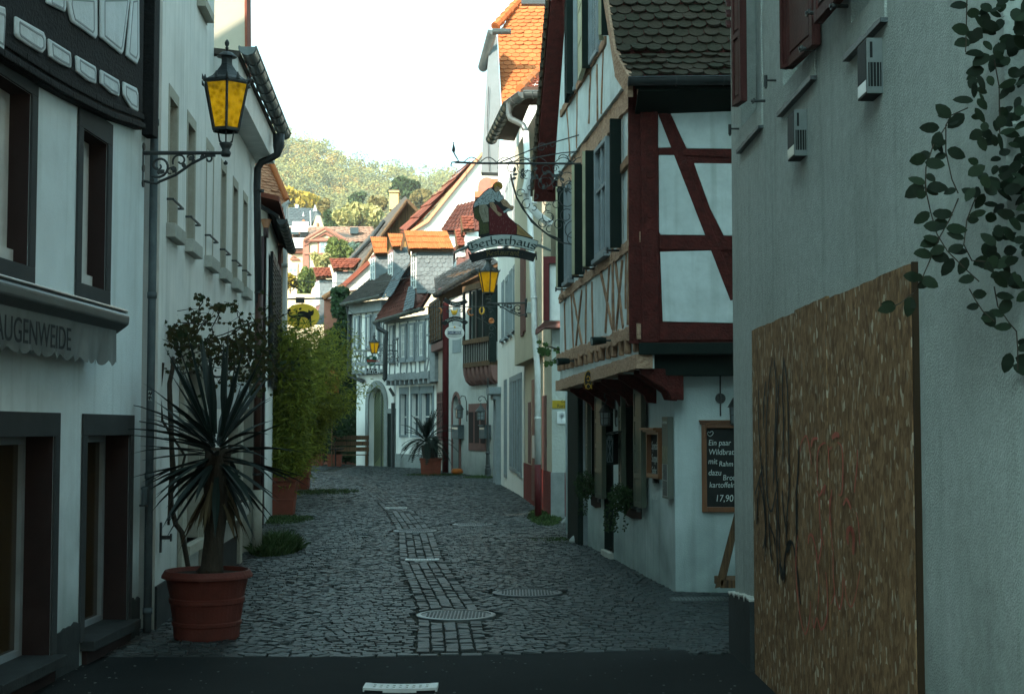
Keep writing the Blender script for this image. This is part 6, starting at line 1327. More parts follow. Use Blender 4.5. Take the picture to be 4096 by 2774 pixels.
m = MB(); rr = random.Random(2)
def ink(x0, y0, x1, y1, w_=5):
 a, b = d_(x0, y0, YG - .0095), d_(x1, y1, YG - .0095); d = (b - a); n_ = V((-d.z, 0, d.x)).normalized() * w_ / 4.769 / F * YG / 2; m.face([a - n_, a + n_ * .6, b + n_ * .3, b - n_ * .8])
for i in range(60):
 x, y = rr.uniform(570, 900), rr.uniform(330, 560)
 if (x - 560) * .75 + (y - 480) > -20: ink(x, y, x + rr.uniform(-22, 22), y + rr.uniform(8, 30), 7)
for i in range(16): x = 660 + rr.uniform(0, 60); y = 600 + i * 18; ink(x, y, x + 26, y - 18, 4)
ink(745, 640, 800, 800, 9); ink(900, 300, 960, 420, 8); ink(985, 330, 1000, 430, 7); ink(1030, 340, 1000, 440, 7); ink(985, 262, 1008, 268, 8); ink(965, 235, 1005, 245, 6); ink(990, 300, 1012, 303, 5); ink(1040, 240, 1062, 250, 5); ink(830, 560, 950, 650, 5); ink(870, 560, 900, 610, 5); ink(1090, 500, 1150, 560, 6); ink(940, 200, 925, 250, 5); ink(1250, 600, 1280, 640, 4); ink(1040, 740, 1060, 775, 4)
for i in range(5): ink(1390 + i * 12, 1040 + i * 18, 1480 + i * 16, 1075 + i * 16, 4)
m.build('ink_lines', BLKP, bd)
m = MB()
for i in range(60):
 x, y = rr.uniform(860, 1330), rr.uniform(720, 1110)
 if x > 1000 + 0 and y < 820 and x > 1180: continue
 a, b = d_(x, y, YG - .009), d_(x + rr.uniform(-12, 4), y + rr.uniform(18, 40), YG - .009); m.face([a, a + V((.002, 0, 0)), b + V((.002, 0, 0)), b])
m.build('hair_marks', mat('hide_scratch', (.25, .12, .11), None, .7), bd)
# scroll band (arc)
def band(pl, pr, pm, th, Y, dy, mt, name, par, n=26, ends=0.0, border=None):
 """curved band through left, middle, right points (its upper edge)"""
 x0, x1 = pl.x, pr.x; cx = (x0 + x1) / 2; w_ = (x1 - x0) / 2; sag = pm.z - (pl.z + pr.z) / 2; tilt = (pr.z - pl.z) / 2
 top = []; bot = []
 for i in range(n + 1):
  u = -1 + 2 * i / n; z = pl.z + tilt * (u + 1) + sag * (1 - u * u); ang = -2 * sag * u / w_; top.append(V((cx + w_ * u, Y, z))); bot.append(V((cx + w_ * u - th * math.sin(-ang) * (1), Y, z - th * math.cos(ang))))
 m = MB(); m.prism(top + bot[::-1], (0, dy, 0)); o_ = m.build(name, mt, par); return o_, cx, w_, sag, tilt, pl.z
sb, *_ = band(d_(405, 1300), d_(1785, 1265), d_(1060, 1130), .145, YG - .02, .012, BLKP, 'scroll_edge', tS)
sb2, cx, w_, sag, tilt, z0 = band(d_(415, 1310), d_(1775, 1275), d_(1060, 1142), .132, YG - .024, .010, SIGNW, 'scroll_band', tS)
def bandmap(cx, w_, sag, tilt, z0, size, drop, Y, sx=1.0):
 def f(x, y):
  X = x * size * sx; u = X / w_; sl = -2 * sag * u / w_ ; z = z0 + tilt * (u + 1) + sag * (1 - u * u) - drop; L_ = math.hypot(1, sl)
  return V((cx + X - sl / L_ * y * size, Y, z + y * size / L_))
 return f
m = MB(); tot = sum(GL[c][0] for c in 'Gerberhaus'); nib(m, 'Gerberhaus', bandmap(cx, w_, sag, tilt, z0, .062, .115, YG - .0255, 2 * w_ * .93 / (tot * .062)), .24, .10); m.build('lettering', mat('faded_black_paint', (.03, .05, .05), None, .6), sb2)
sb3, cx, w_, sag, tilt, z0 = band(d_(455, 1520), d_(1745, 1505), d_(1080, 1395), .105, YG - .01, .012, BLKP, 'lower_band', tS)
sag *= .98
m = MB(); tot = sum(GL[c][0] for c in '. Restaurant .'); nib(m, '. Restaurant .', bandmap(cx, w_, sag, tilt, z0, .040, .078, YG - .0115, 2 * w_ * .60 / (tot * .040)), .22, .09); m.build('lettering', mat('dull_gold_paint', (.20, .15, .04), None, .5), sb3)
m = MB(); m.tube([d_(180, 1478), d_(470, 1350)], [.014, .022], 8); m.tube([d_(1730, 1345), d_(1790, 1340), d_(2020, 1440)], [.02, .018, .013], 8); m.build('scroll_handles', mat('grey_handle', (.16, .19, .19), None, .5), tS)
m = MB()
for a, b in ((d_(450, 1470), d_(490, 1620)), (d_(1735, 1460), d_(1745, 1620))): m.tube([a, b], .010, 6)
m.build('hanger', IRON, tS)

# ------------------------------------------------------------------ things fixed to the restaurant
gD = G1
def board_text(par, wl, s_, z, lines, size, mt, o, lh=1.35, flip=1, shear=.15, xs=.9):
 for i, (t_, dx) in enumerate(lines): text_obj('chalk_writing', t_, wmat(wl, s_ + dx * flip, z - i * size * lh, o, flip), size, mt, par, .0004, xs, shear)
bl, _ = GS.S(q('c', 378, 900)); _, bt = GS.S(q('c', 500, 572)); _, bb = GS.S(q('c', 500, 1443))
t = thing('chalkboard_menu', GS.P(bl + .3, bb), 'large wooden framed chalkboard with a handwritten dish on the side wall', 'chalkboard')
bw = .62; m = MB(); GS.box(m, bl, bl + .05, bb, bt, 0, .05); GS.box(m, bl + bw - .05, bl + bw, bb, bt, 0, .05); GS.box(m, bl + .05, bl + bw - .05, bb, bb + .05, 0, .048); GS.box(m, bl + .05, bl + bw - .05, bt - .06, bt, 0, .048); GS.box(m, bl - .025, bl + bw + .025, bt, bt + .018, 0, .075); GS.box(m, bl - .015, bl + bw + .015, bt - .025, bt, 0, .06); GS.box(m, bl + .012, bl + .042, bt - .16, bt - .03, .048, .06); m.build('frame', WOODF, t, bevel=.004)
m = MB(); GS.box(m, bl + .05, bl + bw - .05, bb + .05, bt - .06, .0, .02); bo = m.build('slate_face', BLKB, t)
tx0, tz = GS.S(q('c', 442, 798), .02)
for (x, y, s_, sz_) in ((442, 798, 'Ein paar', .078), (445, 888, 'Wildbrat', .078), (441, 978, 'mit', .078), (545, 1000, 'Rahm', .070), (442, 1088, 'dazu', .080), (582, 1135, 'Brot', .075), (452, 1205, 'kartoffeln', .075), (508, 1340, '17,90', .092)):
 a, b = GS.S(q('c', x, y), .021); text_obj('chalk_writing', s_, wmat(GS, a, b, .0212), sz_, CHALK, bo, .0005, .86, .12)
m = MB(); hp = [(462, 712), (440, 700), (433, 680), (445, 668), (460, 678), (468, 665), (485, 662), (492, 678), (482, 698), (462, 712)]; m.tube([GS.P(*GS.S(q('c', x, y), .022), .022) for x, y in hp], .0025, 4); m.build('chalk_heart', CHALK, bo)
# wall lantern (side)
def carriage_lamp(label, base, hang, out, sc_, arm='wall', group='black cottage lanterns', gap=0.0):
 """small four-paned lantern hanging from a hooked arm; base = wall plate centre, hang = lantern top"""
 t = thing('wall_lantern', base, label, 'lantern', group); base, hang = V(base), V(hang); u = V(out); k = sc_
 m = MB(); L_ = (hang - base); 
 pts = [base - Z2 * .18 * k, base - Z2 * .20 * k + u * .02 * k, base - Z2 * .14 * k + u * .03 * k, base + Z2 * .05 * k + u * .03 * k, base + Z2 * .25 * k + u * (.03 * k)]
 top = base + Z2 * .38 * k; hx = (hang - base) - Z2 * (hang - base).z; 
 pts += [top + hx * .3, top + hx * .7 + Z2 * .02 * k, V((hang.x, hang.y, base.z + .28 * k)) + hx * .12]; pts += [hang + hx * .05 + Z2 * .10 * k, hang - hx * .12 + Z2 * .08 * k, hang + Z2 * .03 * k]
 m.tube(pts, .009 * k, 6); m.build('hook_arm', IRON, t)
 m = MB(); m.tube([base - u * .005, base + u * .02], .06 * k, 14); m.build('wall_plate', IRON, t)
 m = MB(); m.lathe([(.0, .03), (.012, .02), (.012, 0), (.03, -.01), (.05, -.02), (.11, -.12), (.115, -.13), (.09, -.13)], (0, 0, 0), 12); m.v = [tuple(hang + V(v) * k) for v in m.v]; m.build('hood', IRON, t)
 m = MB(); m.lathe([(.082, -.13), (.072, -.31), (.0, -.31)], (0, 0, 0), 10); m.v = [tuple(hang + V(v) * k) for v in m.v]; m.build('glass', GLW, t)
 m = MB()
 for i in range(6): a = i * PI / 3; m.tube([hang + V((.085 * math.cos(a), .085 * math.sin(a), -.13)) * k, hang + V((.075 * math.cos(a), .075 * math.sin(a), -.32)) * k], .006 * k, 4)
 m.lathe([(.081 * k, -.21 * k), (.084 * k, -.215 * k), (.081 * k, -.22 * k)], hang, 12); m.lathe([(.08 * k, -.31 * k), (.085 * k, -.32 * k), (.06 * k, -.335 * k), (0, -.335 * k)], hang, 12); m.build('cage', IRON, t)
 return t
a = GS.P(*GS.S(q('c', 560, 345), 0), 0); carriage_lamp('black wall lantern beside the chalkboard, cut off by the grey wall', a, a + V((.14, -.16, .02)), GS.n, .85)
m_ = G1.S(q('f', 650, 420)); a = G1.P(m_[0], m_[1], 0); h_ = atY(q('f', 535, 330), a.y + .1); carriage_lamp('black hanging lantern between the green shutters of the restaurant', a, V((h_.x, a.y + .05, h_.z)), G1.n, .78)
# menu case
s0, s1 = G1.S(q('f', 1085, 800), .03)[0], G1.S(q('f', 965, 800), .03)[0]; z0, z1 = G1.S(q('f', 1030, 1050), .05)[1], G1.S(q('f', 1030, 580), .05)[1]
t = thing('menu_case', G1.P((s0 + s1) / 2, z0), 'small wooden menu case with chalk writing on the street wall', 'menu case')
m = MB(); f = .045; G1.box(m, s0, s0 + f, z0, z1, .0, .07); G1.box(m, s1 - f, s1, z0, z1, 0, .07); G1.box(m, s0 + f, s1 - f, z0, z0 + f, 0, .068); G1.box(m, s0 + f, s1 - f, z1 - f, z1, 0, .068); G1.box(m, s0 - .05, s1 + .05, z1, z1 + .025, 0, .13); G1.box(m, s0 - .03, s1 + .03, z1 - .02, z1, 0, .10); m.build('frame', WOODF, t, bevel=.004)
m = MB(); G1.box(m, s0 + f, s1 - f, z0 + f, z1 - f, 0, .02); bo = m.build('slate_face', BLKB, t)
for i, l_ in enumerate(('Spezial', 'Suppe', 'Salat', 'Tages-', 'karte')):
 text_obj('chalk_writing', l_, wmat(G1, s1 - f - .02, z1 - .20 - i * .13, .0215, -1), .12, CHALK, bo, .0004, (s1 - s0) * 1.7, .1)
m = MB(); G1.box(m, (s0 + s1) / 2 - .03, (s0 + s1) / 2 + .03, z0 - .05, z0, 0, .06); m.build('latch', IRON, t)
# information board
s0, s1 = G1.S(q('f', 1140, 800), .06)[0], G1.S(q('f', 1085, 800), .06)[0]; z0, z1 = G1.S(q('f', 1110, 1240), .06)[1], G1.S(q('f', 1100, 450), .06)[1]
t = thing('information_board', G1.P((s0 + s1) / 2, z0), 'tall narrow grey information board near the white corner', 'information board')
m = MB(); G1.box(m, s0 - .0, s1, z0, z1, .0, .06); m.build('panel', mat('info_panel', (.13, .14, .12), None, .5), t, bevel=.003)
m = MB(); h = z1 - z0; G1.box(m, s0 + .01, s1 - .01, z0 + .02, z0 + h * .42, .06, .062); lp = m.build('text_area', mat('info_pale', (.33, .35, .33), None, .5), t)
m = MB()
for k in range(34):
 if k != 16: G1.box(m, s0 + .03, s1 - .03 - .04 * R.random(), z0 + .03 + k * h * .0112, z0 + .036 + k * h * .0112, .062, .0628)
m.build('printed_lines', DG, lp)
m = MB(); G1.box(m, s0 + .01, s1 - .01, z0 + h * .43, z0 + h * .64, .06, .062); m.build('photo_print', mat('photo_print', (.24, .22, .18), (.08, .11, .05), .5, 14), t); text_obj('lettering', 'Gerberhaus', wmat(G1, s1 - .02, z1 - .07, .0615, -1), .05, CHALK, t, .0004, (s1 - s0) * 3.4)
# letter box
s0, s1 = G1.S(q('f', 690, 760), .12)[0], G1.S(q('f', 560, 760), .16)[0]; s1 = min(s1, s0 + .42); z0, z1 = G1.S(q('f', 600, 905), .1)[1], G1.S(q('f', 600, 610), .1)[1]
pc = G1.P((s0 + s1) / 2, z0, .12); t = thing('letter_box', pc, 'dark ornate letter box hanging beside the restaurant door', 'letter box')
a = atY(q('f', 545, 900), pc.y); b = atY(q('f', 612, 900), pc.y); c_ = atY(q('f', 685, 900), pc.y); h = z1 - z0; yy = pc.y
m = MB(); m.hexa([V((a.x, yy, z0)), V((b.x, yy - .02, z0)), V((c_.x, yy + .26, z0)), V((a.x + .06, yy + .28, z0)), V((a.x, yy, z1 - .02)), V((b.x, yy - .02, z1 - .02)), V((c_.x, yy + .26, z1)), V((a.x + .06, yy + .28, z1))]); m.prism([(a.x - .015, yy - .03, z1 - .02), (c_.x + .01, yy - .03, z1 + .015), (c_.x + .02, yy + .28, z1 + .02), (a.x + .05, yy + .28, z1)], (0, 0, .015)); m.build('box', GRNK, t, bevel=.004)
m = MB(); fr = lambda u, v: V((a.x + (b.x - a.x) * u, yy - .008 - .02 * u, z0 + h * v))
for (u0, v0, u1, v1) in ((.1, .1, .1, .8), (.9, .1, .9, .8), (.1, .1, .9, .8), (.9, .1, .1, .8), (.5, .1, .5, .8), (.1, .8, .9, .8), (.1, .1, .9, .1), (.3, .85, .3, .93), (.5, .85, .5, .93), (.7, .85, .7, .93), (.1, .84, .9, .84)): m.tube([fr(u0, v0), fr(u1, v1)], .004, 4)
m.build('front_relief', PIPG, t)
# oval inn sign above
s_, z = G1.S(q('f', 372, 110), .5); c_ = U1.P(U1.S(q('f', 372, 100), .08)[0], 0, .1); c_ = V((atY(q('f', 370, 95), c_.y).x, c_.y, atY(q('f', 370, 95), c_.y).z))
t = thing('oval_plaque', c_, 'small black and gold oval plaque on the tan jetty beam', 'plaque'); k = 1 / 2.422 / F * c_.y
m = MB(); m.prism([(c_.x + 40 * k * math.cos(2 * PI * i / 24), c_.y - .02, c_.z + 92 * k * math.sin(2 * PI * i / 24)) for i in range(24)], (0, .03, 0)); m.build('plate', BLKP, t)
m = MB(); pts = [V((c_.x + 37 * k * math.cos(2 * PI * i / 24), c_.y - .022, c_.z + 87 * k * math.sin(2 * PI * i / 24))) for i in range(25)]; m.tube(pts, .0035, 5); m.tube([V((c_.x + x * k, c_.y - .024, c_.z + z_ * k)) for x, z_ in ((-15, 20), (-5, 40), (10, 30), (18, 5), (0, -10), (-14, 0))], .006, 5); m.tube([V((c_.x + x * k, c_.y - .024, c_.z + z_ * k)) for x, z_ in ((-25, -80), (-15, -45), (0, -35), (18, -48), (35, -85))], .005, 5); m.build('gold_rim', GOLD, t)
# spotlights
for i, (x, y, lab) in enumerate(((1340, 1335, 'black spotlight on the carved beam, nearer of the two'), (1040, 1500, 'black spotlight at the far low end of the carved beam'))):
 s_, z = uB(x + 60, y, .05); p = U1.P(s_, z, .05); t = thing('spotlight', p, lab, 'spotlight', 'spotlights on the restaurant beam')
 u = V((-1, -.25, -.1)).normalized(); m = MB(); q0 = p + U1.n * .10; m.tube([q0 + V((.05, .0, 0)), q0, q0 + u * .08, q0 + u * .11], [.03, .04, .045, .048], 14); m.build('housing', GRNK, t)
 m = MB(); m.tube([q0 + u * .105, q0 + u * .112], .036, 14); m.build('lens', GLW, t)
 m = MB(); m.tube([p, p + U1.n * .1], .012, 6); m.box(p.x + .01, p.x + .09, p.y - .04, p.y + .04, p.z - .04, p.z + .06); m.build('mount', IRON, t)
# window plants
def bush(label, c, r_, n_, mt, name, cat, leafL=.04, trail=0, group=None, wdt=.5):
 t = thing(name, c, label, cat, group); m = MB(); ms = MB(); c = V(c)
 for i in range(n_):
  d = rnd_dir(); p = c + V((d.x * r_.x, d.y * r_.y, d.z * r_.z)) * R.random() ** .4; leaf(m, p, rnd_dir() + V((0, -.3, -.2)), V((R.uniform(-.6, .6), -1, .5)), leafL * R.uniform(.6, 1.3), leafL * wdt)
 for i in range(14): e = c + V((R.uniform(-1, 1) * r_.x, R.uniform(-1, 1) * r_.y, R.uniform(-.2, 1) * r_.z)); ms.tube([c - Z2 * r_.z * .8, (c + e) / 2, e], .003, 4)
 for i in range(trail):
  p = c + V((R.uniform(-1, .3) * r_.x, -r_.y * .3, -r_.z * .3)); P_ = [p]
  for k in range(9):
   p = p + V((R.uniform(-.03, .02), R.uniform(-.02, .02), -.035)); P_.append(p)
   for _ in range(3): leaf(m, p + rnd_dir() * .012, rnd_dir(), V((0, -1, .3)), leafL * .8, leafL * .5)
  ms.tube(P_, .002, 4)
 m.build('leaves', mt, t); ms.build('stems', BARK, t); return t
p = G1.P((wnA[0] + wnA[1]) / 2, zA0 + .12, .14); bush('trailing ivy in the nearer restaurant window, by the apron of brown paint', p, V((.15, .22, .16)), 700, IVY, 'window_plant', 'window plant', .035, 7, 'plants on the restaurant sills')
p = G1.P((wnB[0] + wnB[1]) / 2, zA0 + .16, .14); bush('bushy greenery with dry stalks in the farther restaurant window', p, V((.15, .25, .20)), 700, IVY, 'window_plant', 'window plant', .032, 3, 'plants on the restaurant sills')
# fig branch
t = thing('fig_branch', atY(q('e', 2180, 1100), 19.6), 'green lobed fig branch poking out behind the restaurant corner', 'branch'); m = MB(); YB = 19.7; E_ = lambda x, y: atY(q('e', x, y), YB)
m.tube([E_(2230, 1120), E_(2080, 1080), E_(1980, 1050), E_(1880, 980)], [.012, .009, .006, .003], 5); m.tube([E_(2220, 1150), E_(2150, 1240), E_(2060, 1305), E_(2010, 1300)], [.01, .008, .005, .003], 5); m.build('stem', BARK, t)
m = MB()
for x, y, dx, dz, L_ in ((1870, 980, -1, 0, 95), (1990, 1040, -1, .3, 110), (1920, 1080, -.3, -1, 110), (1960, 1100, .3, -1, 150), (1900, 1130, -.2, -1, 110), (1860, 1070, -.3, -1, 130), (2120, 1100, -.5, -.8, 60), (2170, 1120, -.2, -1, 90), (1970, 1320, -.2, -1, 120), (2050, 1320, -.1, -1, 100), (2130, 1290, -.3, -1, 90), (2170, 1060, 0, -1, 60)):
 lobed(m, E_(x, y), V((dx, -.1, dz)), V((.2, -1, .3)), L_ / 4.498 / F * YB)
m.build('leaves', mat('fig_leaf', (.07, .13, .035), (.03, .06, .02), .5, 6, trans=.3), t)
# leaning board behind the wall corner, and mooring stones
t = thing('leaning_board', atZ((3050, 2340)), 'dark a-frame board leaning behind the corner of the grey wall', 'sandwich board')
m = MB(); YA = 13.0; D_ = lambda x, y, Y=YA: atY(q('D', x, y), Y); m.prism([D_(1732, 722), D_(1800, 705), D_(1905, 250), D_(1905, 60)], (.02, .03, 0)); m.box(D_(1780, 700).x, D_(1980, 700).x, YA, YA + .4, D_(1780, 720).z, D_(1780, 655).z); m.build('frame', OLDW, t, bevel=.004)
for i, (x, y, w__, lab) in enumerate(((570, 180, .22, 'pale sloping kerb stone leaning against the dark gate post'), (640, 285, .20, 'low rounded guard stone, farther of the two by the dark gate frame'), (670, 335, .20, 'low rounded guard stone nearest the camera by the dark gate frame'))):
 c_ = atZ(q('D', x, y + 20)); m = MB()
 if i == 0: m.prism([c_ + V((-.16, 0, 0)), c_ + V((.22, 0, 0)), c_ + V((.22, 0, .22)), c_ + V((.04, 0, .24))], (0, .3, 0))
 else: m.lathe([(.20, 0), (.19, .05), (.14, .10), (.06, .125), (0, .13)], c_, 16, sq=.7)
 tag(m.build('guard_stone', GST, None, base=c_, smooth=i > 0, bevel=.02 if i == 0 else 0), lab, 'stone', 'guard stones')
g = atZ(q('D', 1640, 822)); t = thing('drain_cover', g, 'dull square drain cover in the shade below the chalkboard wall', 'drain cover'); m = MB(); m.box(g.x - .3, g.x + .35, g.y - .15, g.y + .15, -.01, .016); m.build('frame', CAST, t); m = MB()
for k in range(18): m.box(g.x - .27 + k * .034, g.x - .255 + k * .034, g.y - .12, g.y + .12, .015, .022)
m.build('bars', ZINC, t)

# ------------------------------------------------------------------ right side beyond the restaurant
def fwall(Y): return Wall((0, Y), (1, Y))
A3 = Wall((.71, 25.4), (.29, 32.4)); S3 = Wall((.71, 25.4), (3.2, 25.25))
t3 = thing('cream_house', A3.P(0, 0), 'cream house with a red plinth and white downpipe next to the restaurant', 'house')
ZC3 = 7.9
m = MB(); A3.panel(m, -0, A3.L, 0, 3.0, [], 0); S3.panel(m, 0, 2.3, 0, 3.9, []); 
up = atY(q('A', 520, 1130), 31.5); J3 = Wall((.71, 25.9), (.06, 32.2)); J3.panel(m, 0, J3.L, 3.0, ZC3, [], 0.0)
m.prism([A3.P(0, 3.0), A3.P(A3.L, 3.0), J3.P(J3.L, 3.0), J3.P(0, 3.0)], (0, 0, .02)); m.box(.3, 5, 32.3, 32.4, 0, ZC3); m.box(1.0, 5, 26.5, 32, 0, ZC3)
m.build('street_wall', WC, t3)
zpl_ = S3.S(q('C', 990, 985))[1] + .001; m = MB(); S3.box(m, .0, 2.3, zpl_, 3.55, .001, .01); m.prism([S3.P(.18, 3.55), S3.P(2.4, 3.55), S3.P(2.4, ZC3), S3.P(.18, ZC3)], (0, .1, 0)); m.build('side_wall', mat('trowelled_render', (.44, .46, .43), (.38, .40, .37), .92, 2, 1.0, 22, streak=.2), t3)
pz = atZ; zpl = S3.S(q('C', 990, 985))[1]
m = MB(); A3.box(m, .0, A3.L, 0, zpl, .001, .03); x1 = S3.S(q('C', 1028, 1100))[0]; S3.box(m, x1, 2.2, 0, zpl, .001, .018); m.build('red_plinth', REDP, t3)
m = MB(); S3.box(m, -.02, x1, 0, zpl, .001, .03); m.build('stone_corner_panel', GST, t3, bevel=.004)
for (x0, x1_, y0, y1) in ((737, 755, 418, 915), (850, 882, 362, 975)):
 m = MB(); a, b = sorted((A3.S(q('C', x0, 700))[0], A3.S(q('C', x1_, 700))[0])); z0 = A3.S(q('C', x1_, y1))[1]; z1 = A3.S(q('C', x1_, y0))[1]; A3.box(m, a, b, z0, z1, .001, .02); m.build('window_surround', PSTN, t3)
m = MB(); a, b = sorted((A3.S(q('C', 770, 700))[0], A3.S(q('C', 792, 700))[0])); A3.box(m, a, b, .1, 2.6, .001, .03); m.build('door', MAROON, t3)
E3 = lambda x, y, o=0: J3.S(q('e', x, y), o)
for x0, x1_, yb in ((1510, 1560, 850), (1555, 1590, 780)):
 m = MB(); a, b = sorted((E3(x0, 200)[0], E3(x1_, 200)[0])); J3.box(m, a, b, E3(x1_, yb)[1], E3(1500, -900)[1], .001, .03); m.build('upper_window_surround', PSTN, t3)
# window on the camera side and its stone band
a = atY(q('e', 1905, 600), 25.3); b = atY(q('e', 2300, 600), 25.3); zt = atY(q('e', 2000, -420), 25.3).z
m = MB(); m.box(a.x, a.x + .10, 25.12, 25.32, a.z, zt); m.box(a.x, b.x, 25.12, 25.32, zt, zt + .12); m.build('maroon_window_frame', MAROON, t3)
m = MB(); m.box(a.x + .1, b.x, 25.26, 25.3, a.z, zt); m.build('window_pane', GLW, t3)
m = MB(); m.box(a.x + .11, a.x + .30, 25.2, 25.27, a.z, zt - .001)
for y in (215, 540, -120): z = atY(q('e', 2000, y), 25.3).z; m.box(a.x + .30, b.x, 25.2, 25.265, z - .02, z + .02)
m.box(a.x + .3, a.x + .33, 25.2, 25.263, a.z, zt); m.build('window_bars', WHT, t3)
m = MB(); p0 = atY(q('e', 1765, 745), 25.1); p1 = atY(q('e', 1930, 600), 25.0); p2 = atY(q('e', 2300, 600), 25.0); m.prism([p0, p1, p2, p2 - Z2 * .12, p1 - Z2 * .12, p0 - Z2 * .10], (0, .35, 0)); m.build('stone_band', PSTN, t3, bevel=.01)
# eave, gutter, roof with hip tiles
A5_ = lambda x, y, Y: atY(q('A', x, y), Y)
gp = [A5_(740, 745, 25.2), A5_(600, 745, 25.25), A5_(480, 830, 26.2), A5_(335, 1120, 29.8)]
m = MB(); gutter(m, gp[0], gp[1], .11); gutter(m, gp[1], gp[2], .11); gutter(m, gp[2], gp[3], .11); m.build('gutter', ZINC, t3)
m = MB(); w0 = [A5_(740, 850, 25.9), A5_(640, 850, 25.9), A5_(520, 1140, 31.5)]; m.prism([gp[0], gp[1] , gp[2], gp[3], w0[2], w0[1], w0[0]], (0, 0, .10)); m.build('soffit', mat('brown_soffit', (.07, .04, .03), None, .7), t3)
m = MB(); rg = [A5_(740, 560, 28.0), A5_(580, 715, 25.6)]; tiles(m, gp[2], gp[3] , A5_(430, 870, 31.0), A5_(590, 700, 27.5), .17, .15, .012); tiles(m, A5_(590, 720, 25.5), A5_(760, 720, 25.5), A5_(760, 560, 28), A5_(700, 560, 28), .17, .15, .012); m.build('roof_tiles', TLR, t3)
m = MB(); m.tube([rg[0], A5_(660, 635, 26.8), rg[1]], .09, 8)
for i in range(5): p = rg[0] + (rg[1] - rg[0]) * i / 4; m.tube([p, p + (rg[1] - rg[0]) * .05], .105, 8)
m.build('hip_tiles', TLO, t3)
t = thing('downpipe', A3.P(.5, 0, .1), 'white downpipe with maroon foot on the cream house corner', 'downpipe', 'downpipes on the house fronts'); YD = 25.3
pe = [A5_(480, 830, 26), A5_(475, 925, 25.9), A5_(490, 960, 25.7), A5_(590, 1010, 25.4), A5_(612, 1060, YD), atY(q('e', 1735, 300), YD), atY(q('e', 1745, 800), YD)]
m = MB(); m.tube(pe[:5], .055, 12); m.build('swan_neck', ZINC, t, smooth=True)
m = MB(); xx = atY(q('C', 808, 700), YD).x; m.tube([pe[4], pe[5], pe[6], V((xx, YD, 2.6)), V((xx, YD, .9))], .055, 12)
for z in (1.75, 3.9, 5.6): m.tube([V((xx if z < 3 else pe[5].x, YD, z)), V((xx if z < 3 else pe[5].x, YD, z + .04))], .063, 12)
m.build('pipe', WHT, t, smooth=True); m = MB(); m.tube([V((xx, YD, .95)), V((xx + .01, YD, 0))], .062, 12); m.build('foot', MAROON, t, smooth=True)
m = MB(); m.tube([A_(640, 1390, 20.2), A_(600, 1560, 20.2)], .05, 10); m.tube([atY(q('B', x, y), 20.3) for x, y in ((745, 20), (735, 90), (720, 180), (740, 250), (820, 330), (920, 400))], .055, 10); tag(m.build('downpipe', WHT, None, base=A_(640, 1390, 20.2)), 'white swan neck pipe behind the far end of the restaurant gable', 'downpipe', 'downpipes on the house fronts')
# plaques on the side wall
s0, z0 = S3.S(q('f', 22, 368)); s1, z1 = S3.S(q('f', 260, 292)); t = thing('yellow_plaque', S3.P(s0, z0), 'narrow yellow lettered plaque on the trowelled side wall', 'plaque')
m = MB(); S3.box(m, s0, s1 + .1, z0, z1, .01, .03); o_ = m.build('plate', mat('brass_yellow', (.42, .29, .02), (.30, .2, .02), .5, 3), t); 
for tx_, x, y, sz_ in (('Galerie', 105, 315, .07), ('am', 150, 335, .05), ('Raritätenhaus', 68, 360, .085)): a, b = S3.S(q('f', x, y)); text_obj('lettering', tx_, wmat(S3, a, b, .031), sz_, BLT, o_, .0005)
s0, z0 = S3.S(q('f', 68, 520)); s1, z1 = S3.S(q('f', 260, 400)); t = thing('white_plaque', S3.P(s0, z0), 'white enamel plaque with a dandelion drawing below the yellow one', 'plaque')
m = MB(); S3.box(m, s0, s1 + .1, z0, z1, .02, .04); o_ = m.build('plate', MTW, t, bevel=.004)
m = MB(); c_ = S3.P(*S3.S(q('f', 115, 440)), .042); 
for i in range(26): a = i * 2 * PI / 26; m.tube([c_, c_ + S3.u * .055 * math.cos(a) + Z2 * .055 * math.sin(a)], .0022, 3)
m.tube([c_, S3.P(*S3.S(q('f', 116, 505)), .042)], .003, 4); m.build('dandelion', LG, o_)
for i, l_ in enumerate(('Kunsthandwerk', 'Atelier', 'Montag Ruhetag Tees', 'Schmuck und Bilder', 'und mehr')): a, b = S3.S(q('f', 168, 420 + i * 16)); text_obj('lettering', l_, wmat(S3, a, b, .0415), .034, DG, o_, .0004)
t = thing('mail_slot_box', A3.P(1.6, 1, .05), 'slim white letter box on the cream street wall beside the downpipe', 'letter box'); a, b = sorted((A3.S(q('C', 772, 800), .1)[0], A3.S(q('C', 795, 800), .1)[0])); m = MB(); A3.box(m, a, b, 1.0, 1.45, .0, .12); m.build('box', MTW, t, bevel=.005)
# street lantern on the cream house, surveillance box
tip = atY(q('e', 915, 285), 29.0); root = atY(q('e', 1600, 275), 29.0); bracket('black scrolled iron bracket on the cream house', root, tip, .26, 1, 'cast lamp brackets'); lantern('amber lantern on the cream house bracket below the tanner sign', tip, 1.10, 'amber street lanterns')
t = thing('grey_box', atY(q('e', 1660, 360), 28.6), 'tilted pale grey rectangular box beside the bracket on the cream house', 'wall box'); m = MB(); m.prism([atY(q('e', x, y), 28.6) for x, y in ((1625, 252), (1740, 262), (1725, 465), (1590, 455))], (0, .12, 0)); m.build('box', SIGNW, t, bevel=.02)
m = MB(); m.tube([atY(q('e', x, y), 28.5) for x, y in ((1700, 350), (1740, 335), (1880, 490))], .010, 6); m.tube([atY(q('e', x, y), 28.5) for x, y in ((1740, 335), (1870, 430), (1880, 490))], .010, 6); m.build('stay', ZINC, t)

